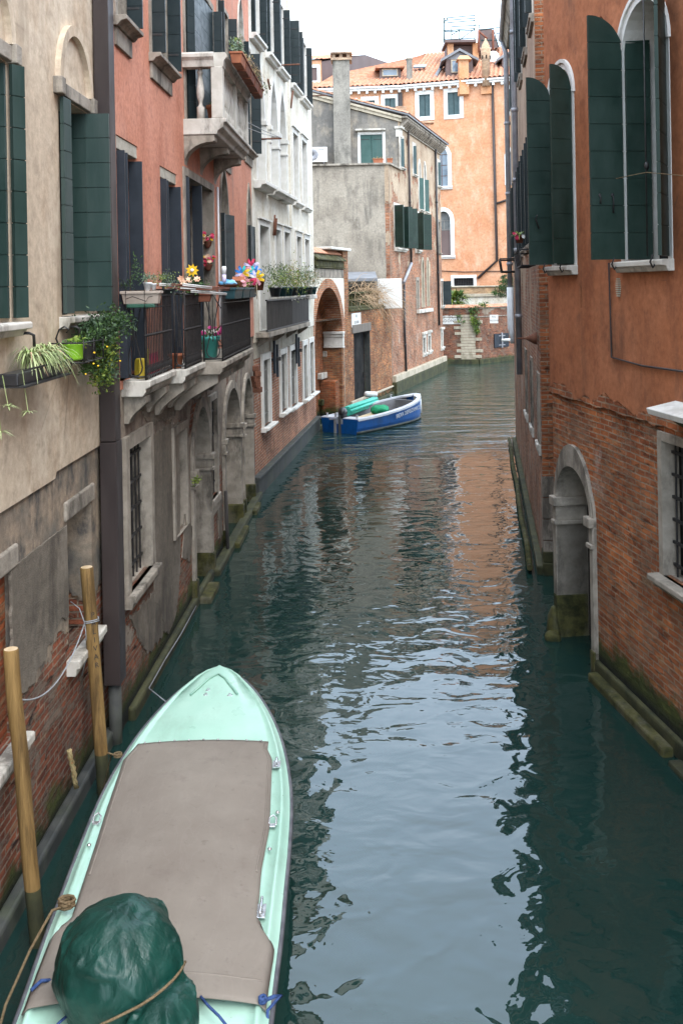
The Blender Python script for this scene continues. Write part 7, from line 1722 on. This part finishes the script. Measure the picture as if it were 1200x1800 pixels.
SUN_EL, SUN_AZ = 50., 150.       # degrees; azimuth clockwise from +Y (the sun stands behind the camera, to the right)
w = bpy.data.worlds.new('World'); SC.world = w; w.use_nodes = True; nt = w.node_tree
bg = nt.nodes['Background']; sky = nt.nodes.new('ShaderNodeTexSky'); sky.sky_type = 'NISHITA'; sky.sun_disc = False
sky.sun_elevation = math.radians(SUN_EL); sky.sun_rotation = math.radians(SUN_AZ); sky.air_density = 1.0; sky.dust_density = 2.5; sky.ozone_density = 1.0
hs = nt.nodes.new('ShaderNodeHueSaturation'); hs.inputs['Saturation'].default_value = .5
nt.links.new(sky.outputs[0], hs.inputs['Color'])
# overcast: a cloud deck brightest overhead, mixed over the clear-sky colours
tc = nt.nodes.new('ShaderNodeTexCoord'); sp = nt.nodes.new('ShaderNodeSeparateXYZ'); nt.links.new(tc.outputs['Generated'], sp.inputs[0])
rp_ = nt.nodes.new('ShaderNodeValToRGB'); nt.links.new(sp.outputs[2], rp_.inputs[0]); el_ = rp_.color_ramp.elements
el_[0].position = 0.; el_[0].color = (.66, .72, .78, 1); el_[1].position = 1.; el_[1].color = (1.0, 1.10, 1.20, 1)
k_ = el_.new(.5); k_.color = (.64, .82, 1.03, 1)
nz = nt.nodes.new('ShaderNodeTexNoise'); nz.inputs['Scale'].default_value = 2.4; nz.inputs['Detail'].default_value = 5; nt.links.new(tc.outputs['Generated'], nz.inputs['Vector'])
rn_ = nt.nodes.new('ShaderNodeValToRGB'); nt.links.new(nz.outputs['Fac'], rn_.inputs[0]); rn_.color_ramp.elements[0].position = .3; rn_.color_ramp.elements[0].color = (6.6, 6.8, 7.0, 1); rn_.color_ramp.elements[1].position = .7; rn_.color_ramp.elements[1].color = (8.6, 8.6, 8.6, 1)
ml = nt.nodes.new('ShaderNodeMix'); ml.data_type = 'RGBA'; ml.blend_type = 'MULTIPLY'; ml.inputs[0].default_value = 1; nt.links.new(rp_.outputs[0], ml.inputs[6]); nt.links.new(rn_.outputs[0], ml.inputs[7])
mx = nt.nodes.new('ShaderNodeMix'); mx.data_type = 'RGBA'; mx.inputs[0].default_value = .75; nt.links.new(hs.outputs[0], mx.inputs[6]); nt.links.new(ml.outputs[2], mx.inputs[7])
nt.links.new(mx.outputs[2], bg.inputs['Color']); bg.inputs['Strength'].default_value = .15
sl = bpy.data.lights.new('Sun', 'SUN'); sl.energy = .5; sl.angle = math.radians(35); sl.color = (1., .94, .86)
so = bpy.data.objects.new('Sun', sl); COL.objects.link(so); so.location = (10, -10, 30)
az = math.radians(SUN_AZ); el = math.radians(SUN_EL)
so.rotation_euler = (-Vector((math.sin(az) * math.cos(el), math.cos(az) * math.cos(el), math.sin(el)))).to_track_quat('-Z', 'Y').to_euler()

cam = bpy.data.cameras.new('Camera'); co = bpy.data.objects.new('Camera', cam); COL.objects.link(co); SC.camera = co
co.location = (0, 0, EYE); co.rotation_euler = (PI / 2, ROLL, 0)
cam.sensor_fit = 'AUTO'; cam.sensor_width = 36.; cam.lens = 36. * F / 1800.; cam.shift_x = 0; cam.shift_y = -(900. - HV) / 1800.; cam.clip_end = 2000; cam.clip_start = .05
SC.view_settings.view_transform = 'Standard'; SC.view_settings.look = 'None'; SC.view_settings.gamma = 1; SC.view_settings.exposure = 2.0
SC.cycles.use_denoising = True; SC.cycles.denoiser = 'OPENIMAGEDENOISE'
SC.cycles.max_bounces = 8; SC.cycles.diffuse_bounces = 4; SC.cycles.glossy_bounces = 4; SC.cycles.transmission_bounces = 2
SC.cycles.sample_clamp_indirect = 8
